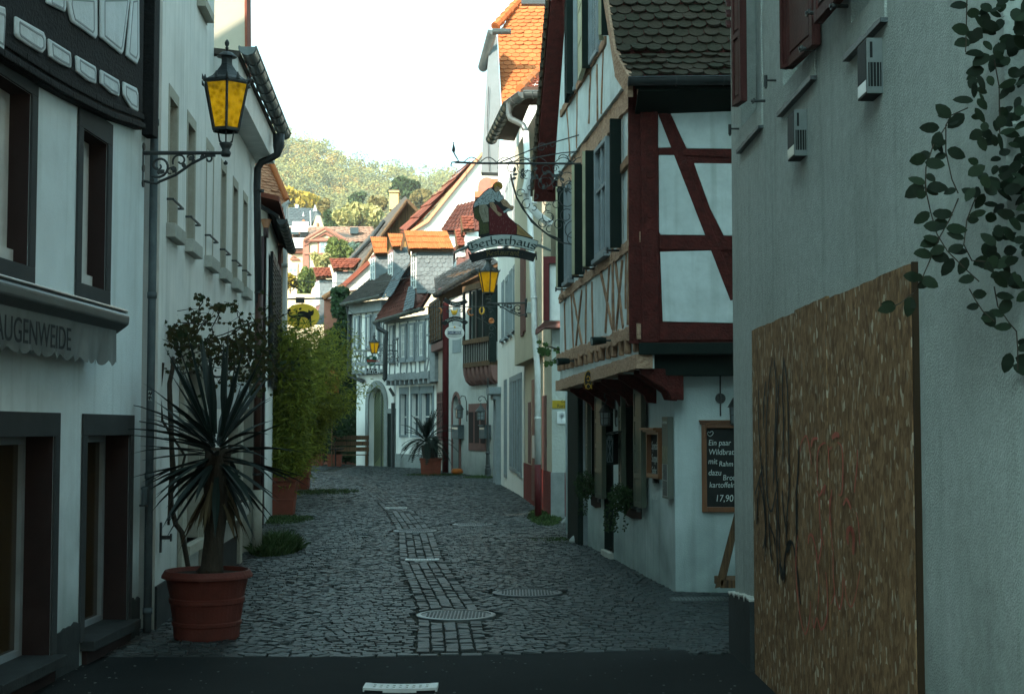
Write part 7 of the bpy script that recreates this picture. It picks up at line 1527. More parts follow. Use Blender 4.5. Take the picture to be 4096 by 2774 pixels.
# tall house with the orange scalloped roof
B3 = Wall((.278, 32.5), (-.42, 41.6)); tb3 = thing('grey_windowed_house', B3.P(0, 0), 'tall white house with narrow grey framed windows and orange scalloped roof', 'house')
zt = atY(q('A', 500, 380), 34).z
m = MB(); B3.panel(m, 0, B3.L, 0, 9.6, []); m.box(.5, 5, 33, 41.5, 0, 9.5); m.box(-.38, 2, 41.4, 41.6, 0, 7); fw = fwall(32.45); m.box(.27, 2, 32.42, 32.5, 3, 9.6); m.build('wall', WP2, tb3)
Be = lambda x, y: B3.S(q('e', x, y))
for x0, x1_, yb in ((1170, 1200, 935), (1240, 1280, 890), (1310, 1345, 820), (1380, 1430, 755)):
 a, b = sorted((Be(x0, 300)[0], Be(x1_, 300)[0])); z0 = Be((x0 + x1_) / 2, yb)[1]
 for zz in (z0, z0 + 2.45):
  m = MB(); mp_ = MB(); B3.surround(m, a, b, zz, zz + 1.5, .10, .001, .03, True, 0, .12); B3.box(mp_, a, b, zz, zz + 1.5, .001, .008); B3.box(m, a - .1, b + .1, zz - .06, zz + .0, 0, .09)
  B3.box(m, (a + b) / 2 - .03, (a + b) / 2 + .03, zz, zz + 1.5, .008, .03); m.build('window_surround', LBLUE, tb3); mp_.build('window_pane', GLW, tb3)
Bc = lambda x, y: B3.S(q('C', x, y))
for x0, x1_, y0, y1 in ((590, 606, 280, 940), (615, 645, 300, 960), (655, 680, 300, 990), (545, 560, 360, 1000)):
 a, b = sorted((Bc(x0, 600)[0], Bc(x1_, 600)[0])); z0 = Bc(x1_, y1)[1]; z1 = 2.75; m = MB(); mp_ = MB(); B3.surround(m, a, b, z0, z1, .10, .001, .03, True, 0, .14); B3.box(mp_, a, b, z0, z1, .001, .008); B3.box(m, (a + b) / 2 - .03, (a + b) / 2 + .03, z0, z1, .008, .03); m.build('window_surround', LBLUE, tb3); mp_.build('window_pane', GLW, tb3)
c0 = Bc(550, 300)[0]; m = MB(); B3.box(m, B3.L - 1.5, B3.L - .1, 2.55, 2.75, 0, .35); B3.box(m, B3.L - 1.4, B3.L - .2, 2.4, 2.56, 0, .22); B3.box(m, B3.L - 1.4, B3.L - 1.15, 0, 2.4, 0, .14); B3.box(m, B3.L - .4, B3.L - .1, 0, 2.4, 0, .14); m.build('doorcase', LBLUE, tb3, bevel=.01)
m = MB(); tA3 = lambda x, y, Y: atY(q('A', x, y), Y)
# boxed eave panel and gutter of the tall dormer
m.prism([tA3(250, 1390, 33.2), tA3(385, 1393, 33.2), tA3(410, 850, 33.2), tA3(380, 300, 33.2), tA3(332, 250, 33.2), tA3(300, 560, 33.2)], (0, .5, 0)); m.build('boxed_verge', mat('shade_grey_boards', (.19, .21, .225), (.16, .18, .19), .8, 3, .1, 40), tb3)  # verge boards: their shade is put into this grey
m = MB(); m.tube([tA3(312, 700, 33.15), tA3(300, 1000, 33.15), tA3(318, 1385, 33.15)], .008, 4); m.build('cladding_joint', DG, tb3)
m = MB(); gutter(m, tA3(490, 245, 32.9), tA3(345, 245, 32.9), .10); gutter(m, tA3(345, 245, 32.9), tA3(265, 540, 33.4), .11); m.build('gutter', ZINC, tb3)
m = MB(); lo0, lo1 = tA3(420, 900, 32.9), tA3(800, 900, 32.9); up0, up1 = tA3(385, 280, 34.6), tA3(800, 280, 34.6); tp0, tp1 = tA3(590, -30, 35.5), tA3(800, -30, 35.5)
tiles(m, lo0, lo1, up1, up0, .200, .150, .016); tiles(m, up0, up1, tp1, tp0, .20, .150, .016); m.build('roof_tiles', TLO, tb3)
m = MB(); bk = V((0, .06, -.03)); m.prism([lo0 + bk, lo1 + bk, up1 + bk, up0 + bk], (0, .05, 0)); m.prism([up0 + bk, up1 + bk, tp1 + bk, tp0 + bk], (0, .05, 0)); m.build('roof', TLR, tb3)
m = MB(); h0, h1 = tA3(365, 215, 34.5), tA3(580, -20, 35.5); m.tube([h0, h1], .10, 8)
for i in range(6): p = h0 + (h1 - h0) * i / 6; m.tube([p, p + (h1 - h0) * .04], .12, 8)
m.build('hip_tiles', TLO, tb3)
m = MB(); m.box(tA3(575, 30, 32.6).x, tA3(800, 30, 32.6).x, 32.3, 32.5, tA3(600, 62, 32.6).z, tA3(600, 5, 32.6).z + .3); m.build('upper_gutter', PIPE, tb3)

# house with timber balcony, lamp post in front
C3 = Wall((-.49, 46.0), (-2.25, 50.6)); tc3 = thing('balcony_house', C3.P(0, 0), 'white house with a barred timber balcony on stone corbels', 'house')
cb = lambda x, y, o=0: C3.S(q('b', x, y), o); cc = lambda x, y, o=0: C3.S(q('C', x, y), o); c6 = lambda x, y, o=0: C3.S(q('6', x, y), o)
wd = (c6(1910, 1200)[0], c6(1770, 1200)[0]); wz = (c6(1840, 1415)[1], c6(1840, 1035)[1])
dW = (c6(1695, 1200)[0], c6(1640, 1200)[0])
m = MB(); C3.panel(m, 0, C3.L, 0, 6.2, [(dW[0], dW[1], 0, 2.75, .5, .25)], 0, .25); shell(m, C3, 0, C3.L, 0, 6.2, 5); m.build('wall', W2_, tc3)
m = MB(); C3.box(m, wd[0], wd[1], wz[0], wz[1], .001, .03); C3.box(m, dW[0] - .12, dW[0], 0, 2.3, .001, .04); C3.box(m, dW[1], dW[1] + .12, 0, 2.3, .001, .04)
for i in range(8):
 a0, a1 = PI * i / 8, PI * (i + 1) / 8; cx_ = (dW[0] + dW[1]) / 2; r_ = (dW[1] - dW[0]) / 2; C3.poly(m, [(cx_ + r_ * math.cos(a0), 2.25 + .5 * math.sin(a0)), (cx_ + (r_ + .12) * math.cos(a0), 2.25 + .62 * math.sin(a0)), (cx_ + (r_ + .12) * math.cos(a1), 2.25 + .62 * math.sin(a1)), (cx_ + r_ * math.cos(a1), 2.25 + .5 * math.sin(a1))], .001, .04)
m.build('stone_surrounds', PSTN, tc3)
m = MB(); dx_ = (wd[1] - wd[0]) / 3
for i in range(3): C3.box(m, wd[0] + dx_ * i + .07, wd[0] + dx_ * (i + 1) - .07, wz[0] + .25, wz[1] - .28, .03, .036)
m.build('dark_windows', BRN, tc3); m = MB(); C3.box(m, dW[0], dW[1], 0, 2.75, -.25, -.2); m.build('door', BRN, tc3)
a, b = cb(1800, 1000)[0], cb(1670, 1000)[0]; za_, zb_ = cb(1740, 890)[1], cb(1740, 100)[1]; m = MB(); C3.box(m, a, b, za_, zb_, .001, .02); m.build('window_surround', LBLUE, tc3); m = MB(); C3.box(m, a + .08, b - .08, za_ + .5, zb_ - .15, .02, .026); m.build('window_pane', GLD, tc3)
# balcony bay
bo0, bo1 = cb(2260, 1000, .38)[0], cb(1822, 1000, .38)[0]; bo0 = max(bo0, -.3); zb0, zb1 = cb(1830, 1130, .38)[1], cb(1830, 1055, .38)[1]
zr_ = cb(1822, 730, .38)[1]; ztp = cb(1900, -80, .38)[1]
m = MB(); C3.box(m, bo0, bo1, zb0, zb1, 0, .38); C3.box(m, bo0, bo1, zr_ - .1, zr_ + .06, 0.30, .40); C3.box(m, bo0, bo1, ztp - .05, ztp + .15, 0.30, .40); m.build('balcony_beams', OLDW, tc3, bevel=.01)
m = MB(); C3.box(m, bo0, bo1, zb1, zr_ - .1, .28, .32); C3.box(m, bo0 + .2, bo0 + .5, zr_ + .06, ztp, .1, .15); m.build('parapet', WHT, tc3)
m = MB(); n = 15
for i in range(n + 1): s_ = bo0 + (bo1 - bo0) * i / n; C3.box(m, s_ - .018, s_ + .018, zb1 - .02, zr_ + .02, .32, .36)
for i in range(5): s_ = bo0 + (bo1 - bo0) * i / 4; C3.box(m, s_ - .05, s_ + .05, zr_, ztp, .3, .37)
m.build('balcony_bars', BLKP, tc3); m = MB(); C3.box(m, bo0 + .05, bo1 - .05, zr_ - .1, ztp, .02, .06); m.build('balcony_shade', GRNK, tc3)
m = MB(); C3.box(m, bo0 - .10, bo0 - .005, zb0 + .1, ztp + .3, .16, .39); m.build('corner_timber', GRNK, tc3)
for i in range(7):
 s_ = bo0 - .1 + (bo1 - bo0) * i / 6.2; m = MB(); P_ = C3.P(s_, zb0, 0); n_ = C3.n; m.prism([P_ + n_ * d + Z2 * e for d, e in ((0, 0), (.36, 0), (.34, -.22), (.26, -.45), (.12, -.58), (0, -.60))], C3.u * .24); m.build('corbel', PSTN, tc3, bevel=.02)
za0 = atY(q('6', 1500, 155), 52).z; m = MB(); gA = [atY(q('6', 1500, 155), 51.0), atY(q('6', 1850, -50), 46.5)]; gutter(m, gA[1], gA[0], .12); m.build('gutter', PIPE, tc3)
m = MB(); r0_, r1_ = atY(q('5', 1500, 1560), 51), atY(q('5', 2010, 1310), 46); u0, u1 = atY(q('5', 1490, 1440), 53), atY(q('5', 1900, 1210), 51); tiles(m, r0_, r1_, u1, u0, .28, .2, .02); m.build('roof_tiles', SLATE, tc3)
m = MB(); m.prism([r0_ + bk, r1_ + bk, u1 + bk, u0 + bk], (0, 0, -.08)); m.prism([r0_, r1_, r1_ - Z2 * .35 + V((.2, .3, 0)), r0_ - Z2 * .35 + V((.2, .3, 0))], (0, .1, 0)); m.build('roof', OLDW, tc3)
g = atZ(q('7', 1920, 425)); t = thing('lamp_post', g, 'slender black cast iron lamp post standing before the balcony house', 'lamp post')
m = MB(); m.lathe([(.13, 0), (.13, .06), (.10, .10), (.10, .28), (.075, .34), (.095, .38), (.07, .42), (.06, .75), (.085, .80), (.055, .84), (.045, 1.3), (.028, 1.5), (.025, 3.2)], g, 14); m.build('post', IRON, t)
l6 = lambda x, y: atY(q('6', x, y), g.y); m = MB(); m.tube([l6(1915, 1220), l6(1917, 1100), l6(1912, 1020), l6(1895, 985), l6(1870, 975), l6(1850, 985), l6(1845, 1005), l6(1858, 1018), l6(1868, 1005)], .016, 6); m.build('hooked_arm', IRON, t)
h_ = l6(1863, 1028); m = MB(); m.lathe([(0, .0), (.02, -.02), (.035, -.10), (.175, -.27), (.175, -.29), (.13, -.29)], h_, 10); m.build('hood', IRON, t); m = MB(); m.lathe([(.125, -.29), (.115, -.54), (0, -.54)], h_, 8); m.build('glass', GLW, t)
m = MB()
for i in range(8): a = i * PI / 4; m.tube([h_ + V((.128 * math.cos(a), .128 * math.sin(a), -.29)), h_ + V((.118 * math.cos(a), .118 * math.sin(a), -.55))], .010, 4)
m.lathe([(.125, -.41), (.13, -.42), (.125, -.43)], h_, 8); m.lathe([(.12, -.53), (.12, -.56), (0, -.56)], h_, 8); m.build('cage', IRON, t)
a = C3.P(c6(1745, 1110, .05)[0], c6(1745, 1110)[1], 0); hh = atY(q('6', 1690, 1040), a.y - .3); carriage_lamp('black hooked lantern on the wall by the arched door of the balcony house', a, hh, C3.n, 1.45)
for (x0, x1_, lab) in ((1675, 1728, 'grey letter box on the white wall right of the arched door'), (1900, 1945, 'grey letter box behind the cast iron lamp post')):
 a, b = c6(x1_, 1260)[0], c6(x0, 1260)[0]; z0, z1 = c6(x0, 1318)[1], c6(x0, 1215)[1]; t = thing('letter_box', C3.P(a, z0), lab, 'letter box', 'letter boxes of the balcony house'); m = MB(); C3.box(m, a, b, z0, z1, 0, .22); C3.box(m, a - .02, b + .02, z1, z1 + .03, 0, .26); m.build('box', PIPG, t, bevel=.01); m = MB(); C3.box(m, a + .05, b - .05, z1 - .12, z1 - .06, .22, .226); m.build('flap', ALU, t)
p = atZ(q('7', 1672, 400)); m = MB(); n = 12; m.lathe([(0, 0), (.12, .01), (.20, .07), (.21, .13), (.16, .21), (.05, .22), (0, .20)], p, 18); o_ = m.build('pumpkin', mat('pumpkin_skin', (.40, .11, .02), None, .5), None, base=p, smooth=True); tag(o_, 'orange pumpkin on the ground beside the arched door', 'pumpkin'); 
# butcher's hanging signs
YW = 40.0; w6 = lambda x, y, Y=YW: atY(q('b', x, y), Y); we = lambda x, y, Y=YW: atY(q('e', x, y), Y)
t = thing('sausage_shop_sign', we(1030, 340), 'black iron arm with curved sausage shapes and two blackletter bands over a beer disc', 'sign')
m = MB(); m.tube([w6(1240, 185), we(60, 345), we(1050, 340)], .014, 6); m.tube([w6(1195, 200), w6(1205, 175), w6(1215, 205), w6(1228, 175), w6(1240, 205), w6(1250, 185)], .008, 4)
for x, y, r_ in ((185, 430, 30), (430, 420, 40), (830, 530, 60), (950, 420, 50), (980, 730, 70), (960, 860, 60), (50, 430, 34)): scroll(m, we(x, y), r_ / 4.498 / F * YW, r_ * .2 / 4.498 / F * YW, 0, 7.5, X_, Z2, .012)
m.tube([we(700, 530), we(820, 590), we(920, 660), we(1000, 640)], .015, 5); m.build('iron_arm', IRON, t)
for i, (pts, mt_) in enumerate((([(10, 360), (50, 370), (75, 410), (60, 460), (30, 455)], COPR), ([(620, 375), (570, 385), (540, 430), (560, 480), (610, 500), (650, 480)], COPR), ([(790, 340), (760, 390), (760, 440), (790, 480), (830, 450), (838, 390), (815, 345)], GOLD))):
 m = MB(); P_ = [we(*p_) for p_ in pts]; m.tube(P_, [.008] + [.024] * (len(P_) - 2) + [.012], 8); m.build('sausage', mt_, t, smooth=True)
c_ = we(970, 597)
m = MB(); pts = [c_ + V((.062 * math.cos(i * PI / 8), 0, .062 * math.sin(i * PI / 8))) for i in range(17)]; m.tube(pts, .022, 8); m.tube([c_ + V((0, .02, 0)), c_ + V((0, .04, 0))], .05, 16); m.build('copper_ring', COPR, t)
m = MB(); fpoly(m, 'e', [(235, 375), (262, 410), (335, 410), (365, 375), (355, 440), (330, 485), (300, 495), (265, 480), (245, 440)], YW - .05, .12); m.build('pig_head', GOLD, t, bevel=.02)
m = MB(); m.tube([we(300, 455, YW - .04), we(300, 455, YW - .08)], .028, 10); m.build('pig_snout', GOLD, t)
ub, cx, w_, sag, tilt, z0 = band(we(150, 185), we(500, 210), we(300, 262), .12, YW - .1, .03, BLKP, 'upper_band', t)
m = MB(); tot = sum(GL[c][0] for c in "Pelgen's"); nib(m, "Pelgen's", bandmap(cx, w_, sag, tilt, z0, .046, .088, YW - .104, 2 * w_ * .56 / (tot * .046)), .24, .1); m.build('lettering', CHALK, ub)
m = MB(); m.tube([we(110, 265), we(150, 180)], .014, 8); m.tube([we(440, 180), we(500, 265), we(520, 200)], .01, 6); m.build('band_end', ALU, t)
lb, cx, w_, sag, tilt, z0 = band(we(70, 640), we(560, 630), we(300, 520), .13, YW - .1, .03, BLKP, 'lower_band', t)
m = MB(); s_ = '"Worschtstubb"'; tot = sum(GL[c][0] for c in s_); nib(m, s_, bandmap(cx, w_, sag, tilt, z0, .046, .10, YW - .104, 2 * w_ * .62 / (tot * .046)), .24, .1); m.build('lettering', CHALK, lb)
c_ = we(307, 810, YW - .1); rx, rz = 175 / 4.498 / F * YW, 128 / 4.498 / F * YW; tk = thing('beer_disc', c_, 'white oval beer sign hanging under the blackletter bands', 'sign')
m = MB(); m.prism([(c_.x + rx * math.cos(2 * PI * i / 36), c_.y, c_.z + rz * math.sin(2 * PI * i / 36)) for i in range(36)], (0, .10, 0)); dk = m.build('disc', MTW, tk)
k = 1 / 4.498 / F * YW; m = MB(); fr_ = [(-120, 75), (0, 85), (120, 75), (120, -60), (0, -72), (-120, -60), (-120, 75)]; m.tube([c_ + V((x * k, -.012, z * k)) for x, z in fr_], .006, 4); m.build('frame_line', LG, dk)
m = MB(); m.box(c_.x - 122 * k, c_.x + 122 * k, c_.y - .02, c_.y - .004, c_.z - 28 * k, c_.z + 28 * k); nb = m.build('navy_bar', mat('navy', (.01, .03, .09), None, .5), dk)
text_obj('lettering', 'KARLSBERG', Matrix.Translation(c_ + V((-112 * k, -.024, -18 * k))) @ Matrix.Rotation(PI / 2, 4, 'X'), 52 * k, MTW, nb, .003, .95); text_obj('lettering', '1878', Matrix.Translation(c_ + V((-30 * k, -.008, 40 * k))) @ Matrix.Rotation(PI / 2, 4, 'X'), 18 * k, LG, dk, .001); text_obj('lettering', 'BRAUEREI', Matrix.Translation(c_ + V((-42 * k, -.008, -52 * k))) @ Matrix.Rotation(PI / 2, 4, 'X'), 18 * k, LG, dk, .001)
m = MB(); m.tube([c_ + V((-5 * k, -.01, 88 * k)), c_ + V((8 * k, -.02, 96 * k)), c_ + V((-4 * k, -.01, 108 * k))], [.02, .03, .02], 8); m.build('gold_crest', GOLD, dk)

# ------------------------------------------------------------------ houses at the far bend
P4 = Wall((-2.22, 51.2), (-2.93, 55.1)); t4_ = thing('pink_house', P4.P(0, 0), 'narrow pinkish house with a dark lattice bay, squeezed between balcony house and timbered house', 'house')
p4 = lambda k, x, y, o=0: P4.S(q(k, x, y), o)
m = MB(); P4.panel(m, 0, P4.L, 0, 7, []); shell(m, P4, 0, P4.L, 0, 7, 5); m.build('wall', PINK, t4_)
zl_ = p4('b', 1470, 820)[1]; m = MB(); P4.box(m, 0, P4.L, zl_ - .12, zl_ + .15, 0, .25); m.build('stone_ledge', PSTN, t4_)
m = MB(); P4.box(m, .3, P4.L, zl_ + .2, 6.4, 0, .3)
m.build('lattice_bay', BLKP, t4_); m = MB()
for i in range(6): s_ = .35 + i * (P4.L - .4) / 5; P4.box(m, s_ - .03, s_ + .03, zl_ + .2, 6.3, .3, .34)
for i in range(8): P4.box(m, .3, P4.L, zl_ + .3 + i * .19, zl_ + .33 + i * .19, .3, .33)
m.build('lattice_bars', OLDW, t4_); a, b = p4('6', 1568, 1100)[0], p4('6', 1522, 1100)[0]; z0, z1 = p4('6', 1540, 1330)[1], p4('6', 1540, 950)[1]; m = MB(); P4.box(m, a, b, z0, z1, .0, .02); w_f = m.build('window', BRN, t4_); m = MB()
for i in range(4): s_ = a + (b - a) * i / 3; P4.box(m, s_ - .04, s_ + .04, z0, z1, .02, .06)
for i in range(6): z = z0 + (z1 - z0) * i / 5; P4.box(m, a, b, z - .03, z + .03, .02, .055)
m.build('glazing_bars', PSTN, w_f)
m = MB(); YR_ = 50.9; x_ = atY(q('6', 1582, 1000), YR_).x; m.tube([(x_, YR_, 0), (x_, YR_, 6.3), (x_ - .2, YR_, 6.6)], .13, 12); tag(m.build('downpipe', MAROON, None, base=(x_, YR_, 0), smooth=True), 'thick maroon downpipe between the balcony house and the pinkish house', 'downpipe', 'downpipes on the house fronts')

R5 = Wall((-2.95, 55.2), (-4.72, 58.0)); t5_ = thing('timbered_house', R5.P(0, 0), 'small white house with grey timbers jettied over its ground floor, right of the arched gate', 'house')
r5 = lambda k, x, y, o=0: R5.S(q(k, x, y), o)
J = .38; u0, u1 = r5('b', 1315, 800, J)[0], r5('b', 650, 800, J)[0]
zb5 = r5('b', 1000, 1340, J)[1]; zt5 = (r5('b', 640, 440, J)[1] + r5('b', 1240, 270, J)[1]) / 2
gwn = [tuple(sorted((r5('6', a_, 1000)[0], r5('6', b_, 1000)[0]))) for a_, b_ in ((1218, 1272), (1308, 1368), (1388, 1478))]; gz0, gz1 = r5('6', 1340, 1290)[1], r5('6', 1340, 955)[1]
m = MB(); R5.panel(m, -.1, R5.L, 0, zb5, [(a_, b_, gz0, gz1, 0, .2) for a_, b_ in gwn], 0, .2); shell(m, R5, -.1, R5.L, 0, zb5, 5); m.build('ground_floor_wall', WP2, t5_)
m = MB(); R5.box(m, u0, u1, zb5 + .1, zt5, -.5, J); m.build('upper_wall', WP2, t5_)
m = MB(); R5.box(m, -.1, R5.L, 0, .55, .001, .04); m.build('plinth', GST, t5_)
for a_, b_ in gwn:
 m = MB(); R5.surround(m, a_, b_, gz0, gz1, .09, .001, .04, True, 0, .28); f = m.build('window_surround', LBLUE, t5_); m = MB(); R5.box(m, a_, b_, gz0, gz1, -.2, -.17); m.build('pane', GLB, f)
 m = MB(); R5.box(m, (a_ + b_) / 2 - .03, (a_ + b_) / 2 + .03, gz0, gz1, -.17, -.12); R5.box(m, a_, b_, gz0 + .7, gz0 + .75, -.17, -.125); m.build('glazing_bars', WHT, f)
m = MB(); rough_beam(m, R5, [(u0 - .03, zb5 + .22), (u1 + .03, zb5 + .22)], .26, J - .1, J + .07, .03); R5.box(m, u0 - .04, u1 + .05, zt5 - .14, zt5 + .02, 0, J + .10)
for i in range(10): s_ = u0 + .05 + (u1 - u0 - .1) * i / 9; R5.box(m, s_ - .05, s_ + .05, zb5 - .1, zb5 + .1, 0, J + .05)
R5.box(m, u0 - .42, u0 - .005, zb5 - .05, zt5 + .4, -.4, J + .02); m.build('main_timbers', GRT, t5_)
m = MB(); rail5 = r5('b', 1000, 1000, J)[1]; zw1 = zt5 - .2
for x in (655, 780, 850, 975, 1110, 1150, 1255, 1300): s_ = r5('b', x, 700, J)[0]; rough_beam(m, R5, [(s_, rail5), (s_, zt5)], .07, J, J + .035, .012)
for x0, x1_ in ((700, 690), (780, 775), (870, 860), (970, 960), (1020, 1040), (1100, 1095), (1160, 1165), (1250, 1240), (1310, 1260)): a, b = r5('b', x0, 900, J)[0], r5('b', x1_, 1200, J)[0]; rough_beam(m, R5, [(a, rail5), (b, zb5 + .3)], .065, J, J + .035, .012)
for za_ in (rail5, rail5 + .9): rough_beam(m, R5, [(u0, za_), (u1, za_)], .07, J, J + .03, .01)
m.build('thin_timbers', GRT, t5_)
for x0, x1_, y0, y1 in ((712, 770, 500, 985), (885, 965, 445, 975), (1015, 1095, 415, 955), (1160, 1245, 370, 925)):
 a, b = sorted((r5('b', x0, 700, J)[0], r5('b', x1_, 700, J)[0])); z0, z1 = rail5 + .02, zw1 - .02
 m = MB(); R5.surround(m, a + .06, b - .06, z0 + .08, z1 - .1, .09, J + .03, J + .10); R5.box(m, a - .08, b + .08, z0 - .12, z0 - .02, J, J + .16); f = m.build('window_surround', GRYJ, t5_)
 m = MB(); R5.box(m, a + .06, b - .06, z0 + .08, z1 - .1, J + .02, J + .04); m.build('pane', GLB, f); m = MB(); R5.surround(m, a + .12, b - .12, z0 + .14, z1 - .16, .06, J + .04, J + .07); R5.box(m, (a + b) / 2 - .025, (a + b) / 2 + .025, z0 + .1, z1 - .12, J + .04, J + .068)
 for k in (1, 2, 3): z = z0 + .1 + (z1 - z0 - .2) * k / 4; R5.box(m, a + .1, b - .1, z - .015, z + .015, J + .04, J + .066)
 m.build('white_sash', WHT, f)
# R6 with the great arched gate
R6 = Wall((-4.86, 58.4), (-6.62, 60.6)); t6 = thing('arched_gate_house', R6.P(1, 0), 'white timbered house above a great arched gate with green doors', 'house')
r6 = lambda k, x, y, o=0: R6.S(q(k, x, y), o)
g0, g1_ = r6('6', 1090, 1300)[0], r6('6', 962, 1300)[0]; gzt = r6('6', 1030, 905)[1]; sr0, sr1 = r6('6', 1158, 1300)[0], r6('6', 1122, 1300)[0]; szt = r6('6', 1140, 1115)[1]
J6 = .30; v0, v1 = r6('b', 625, 700, J6)[0], r6('b', 108, 700, J6)[0]; zb6 = r6('b', 350, 1200, J6)[1]; zt6 = r6('b', 300, 150, J6)[1]
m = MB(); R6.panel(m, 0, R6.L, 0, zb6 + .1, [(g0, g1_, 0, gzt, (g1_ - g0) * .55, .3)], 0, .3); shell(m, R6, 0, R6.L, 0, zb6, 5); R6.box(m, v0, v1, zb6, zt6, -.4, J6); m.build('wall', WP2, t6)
m = MB(); cx_ = (g0 + g1_) / 2; rr_ = (g1_ - g0) / 2; rz_ = (g1_ - g0) * .55; th = .22
for i in range(14):
 a0, a1 = PI * i / 14, PI * (i + 1) / 14; R6.poly(m, [(cx_ + rr_ * math.cos(a0), gzt - rz_ + rz_ * math.sin(a0)), (cx_ + (rr_ + th) * math.cos(a0), gzt - rz_ + (rz_ + th * 1.3) * math.sin(a0)), (cx_ + (rr_ + th) * math.cos(a1), gzt - rz_ + (rz_ + th * 1.3) * math.sin(a1)), (cx_ + rr_ * math.cos(a1), gzt - rz_ + rz_ * math.sin(a1))], .001, .07)
R6.box(m, g0 - th, g0, 0, gzt - rz_, .001, .07); R6.box(m, g1_, g1_ + th, 0, gzt - rz_, .001, .07); m.build('arch_stones', GST, t6, bevel=.01)
m = MB(); R6.box(m, g0, g1_, 0, gzt, -.3, -.24)
gd = m.build('gate_door', mat('pale_green_gate', (.17, .20, .11), (.13, .15, .085), .6, 5), t6); m = MB()
for i in range(30):
 z = .1 + i * .13; R6.beam(m, (g0 + .05, z), (cx_ - .03, z + .45), .035, -.24, -.225); R6.beam(m, (cx_ + .03, z + .45), (g1_ - .05, z), .035, -.24, -.225)
R6.box(m, cx_ - .03, cx_ + .03, 0, gzt, -.24, -.2); m.build('board_pattern', GRNS, gd)
m = MB(); R6.box(m, sr0 - .06, sr1 + .06, 0, szt, .001, .03); m.build('small_door', GRNK, t6)
m = MB(); R6.box(m, sr0 - .2, sr0 - .06, 0, szt, .001, .06); R6.box(m, sr1 + .06, sr1 + .2, 0, szt, .001, .06); R6.box(m, sr0 - .2, sr1 + .2, szt, szt + .2, .001, .06); m.build('small_door_surround', GST, t6)
m = MB()
for zz in (zb6 + .05, zb6 + .38, zt6 - .05): rough_beam(m, R6, [(v0, zz), (v1, zz)], .14, J6 - .05, J6 + .05, .015)
for i in range(8): s_ = v0 + .1 + (v1 - v0 - .2) * i / 7; R6.box(m, s_ - .05, s_ + .05, zb6 - .08, zb6 + .3, 0, J6 + .04)
for x in (110, 250, 330, 430, 560, 600): s_ = r6('b', x, 600, J6)[0]; rough_beam(m, R6, [(s_, zb6 + .4), (s_, zt6)], .08, J6, J6 + .04, .012)
zr6 = r6('b', 250, 860, J6)[1]; rough_beam(m, R6, [(v0, zr6), (v1, zr6)], .08, J6, J6 + .04, .012)
for x0, x1_ in ((150, 230), (235, 160), (300, 280), (330, 350), (480, 560), (570, 500)): rough_beam(m, R6, [(r6('b', x0, 900, J6)[0], zr6), (r6('b', x1_, 1100, J6)[0], zb6 + .42)], .06, J6, J6 + .035, .012)
R6.box(m, v0, v1 + .1, zt6 - .35, zt6 + .1, 0, J6 + .2); m.build('timbers', GRT, t6)
for x0, x1_ in ((162, 238), (340, 415), (470, 545)):
 a, b = sorted((r6('b', x0, 600, J6)[0], r6('b', x1_, 600, J6)[0])); z0, z1 = zr6 + .08, zt6 - .45; m = MB(); R6.surround(m, a + .1, b - .1, z0 + .1, z1 - .1, .11, J6 + .03, J6 + .10); f = m.build('window_surround', GRYJ, t6); m = MB(); R6.box(m, a + .08, b - .08, z0 + .1, z1 - .1, J6 + .02, J6 + .04); m.build('pane', GLB, f)
 m = MB(); R6.surround(m, a + .2, b - .2, z0 + .18, z1 - .18, .08, J6 + .04, J6 + .075); R6.box(m, (a + b) / 2 - .03, (a + b) / 2 + .03, z0 + .1, z1 - .1, J6 + .04, J6 + .07)
 for k in (1, 2, 3): z = z0 + (z1 - z0) * k / 4; R6.box(m, a + .1, b - .1, z - .015, z + .015, J6 + .04, J6 + .068)
 m.build('white_sash', WHT, f)
m = MB(); s_ = R6.L - .2; z = zt6; m.tube([R6.P(v1 + .05, zt6, J6 + .2), R6.P(v1 + .05, zt6 - .5, J6 + .1), R6.P(v1 + .05, zb6 - .1, J6 + .1), R6.P(v1 - .6, zb6 - .35, .1)], .09, 10); tag(m.build('downpipe', PIPE, None, base=R6.P(v1, 0, .2)), 'black downpipe at the left end of the arched gate house', 'downpipe', 'downpipes on the house fronts')
b5 = lambda x, y, Y=56.6: atY(q('b', x, y), Y)
m = MB(); m.tube([b5(505, 420), b5(510, 510), b5(640, 585), b5(628, 700), b5(620, 1290), b5(590, 1310)], .10, 10); m.tube([b5(690, 1440), b5(760, 1560)], .06, 8); xx = atY(q('6', 1155, 1000), 57.4).x; m.tube([(xx, 57.4, 2.6), (xx, 57.4, 0)], .08, 10); tag(m.build('downpipe', PIPE, None, base=(xx, 57.4, 0)), 'black elbowed downpipe between the arched gate house and the timbered house', 'downpipe', 'downpipes on the house fronts')
a6 = lambda k, x, y, Y: atY(q(k, x, y), Y)
dk_ = V((0, .08, -.05))
def roofplane(par, name, bl, br, tr, tl, mt, tw, th, ribs=False, under=TLR, rnd=True, thick=.02):
 m = MB(); tiles(m, bl, br, tr, tl, tw, th, thick, 1.25, ribs, .006, rnd); m.build(name, mt, par); m = MB(); m.prism([bl + dk_, br + dk_, tr + dk_, tl + dk_], (0, .1, -.03)); m.build('roof_deck', under, par)
roofplane(t6, 'roof_tiles', a6('6', 742, 228, 60.0), a6('6', 1062, 158, 57.8), a6('5', 1440, 1200, 59.5), a6('5', 1010, 1420, 62.5), TLG, .30, .26, True, TLG, False)
m = MB(); gutter(m, a6('6', 1062, 160, 57.7), a6('6', 742, 232, 59.9), .11); m.build('gutter', ZINC, t6)
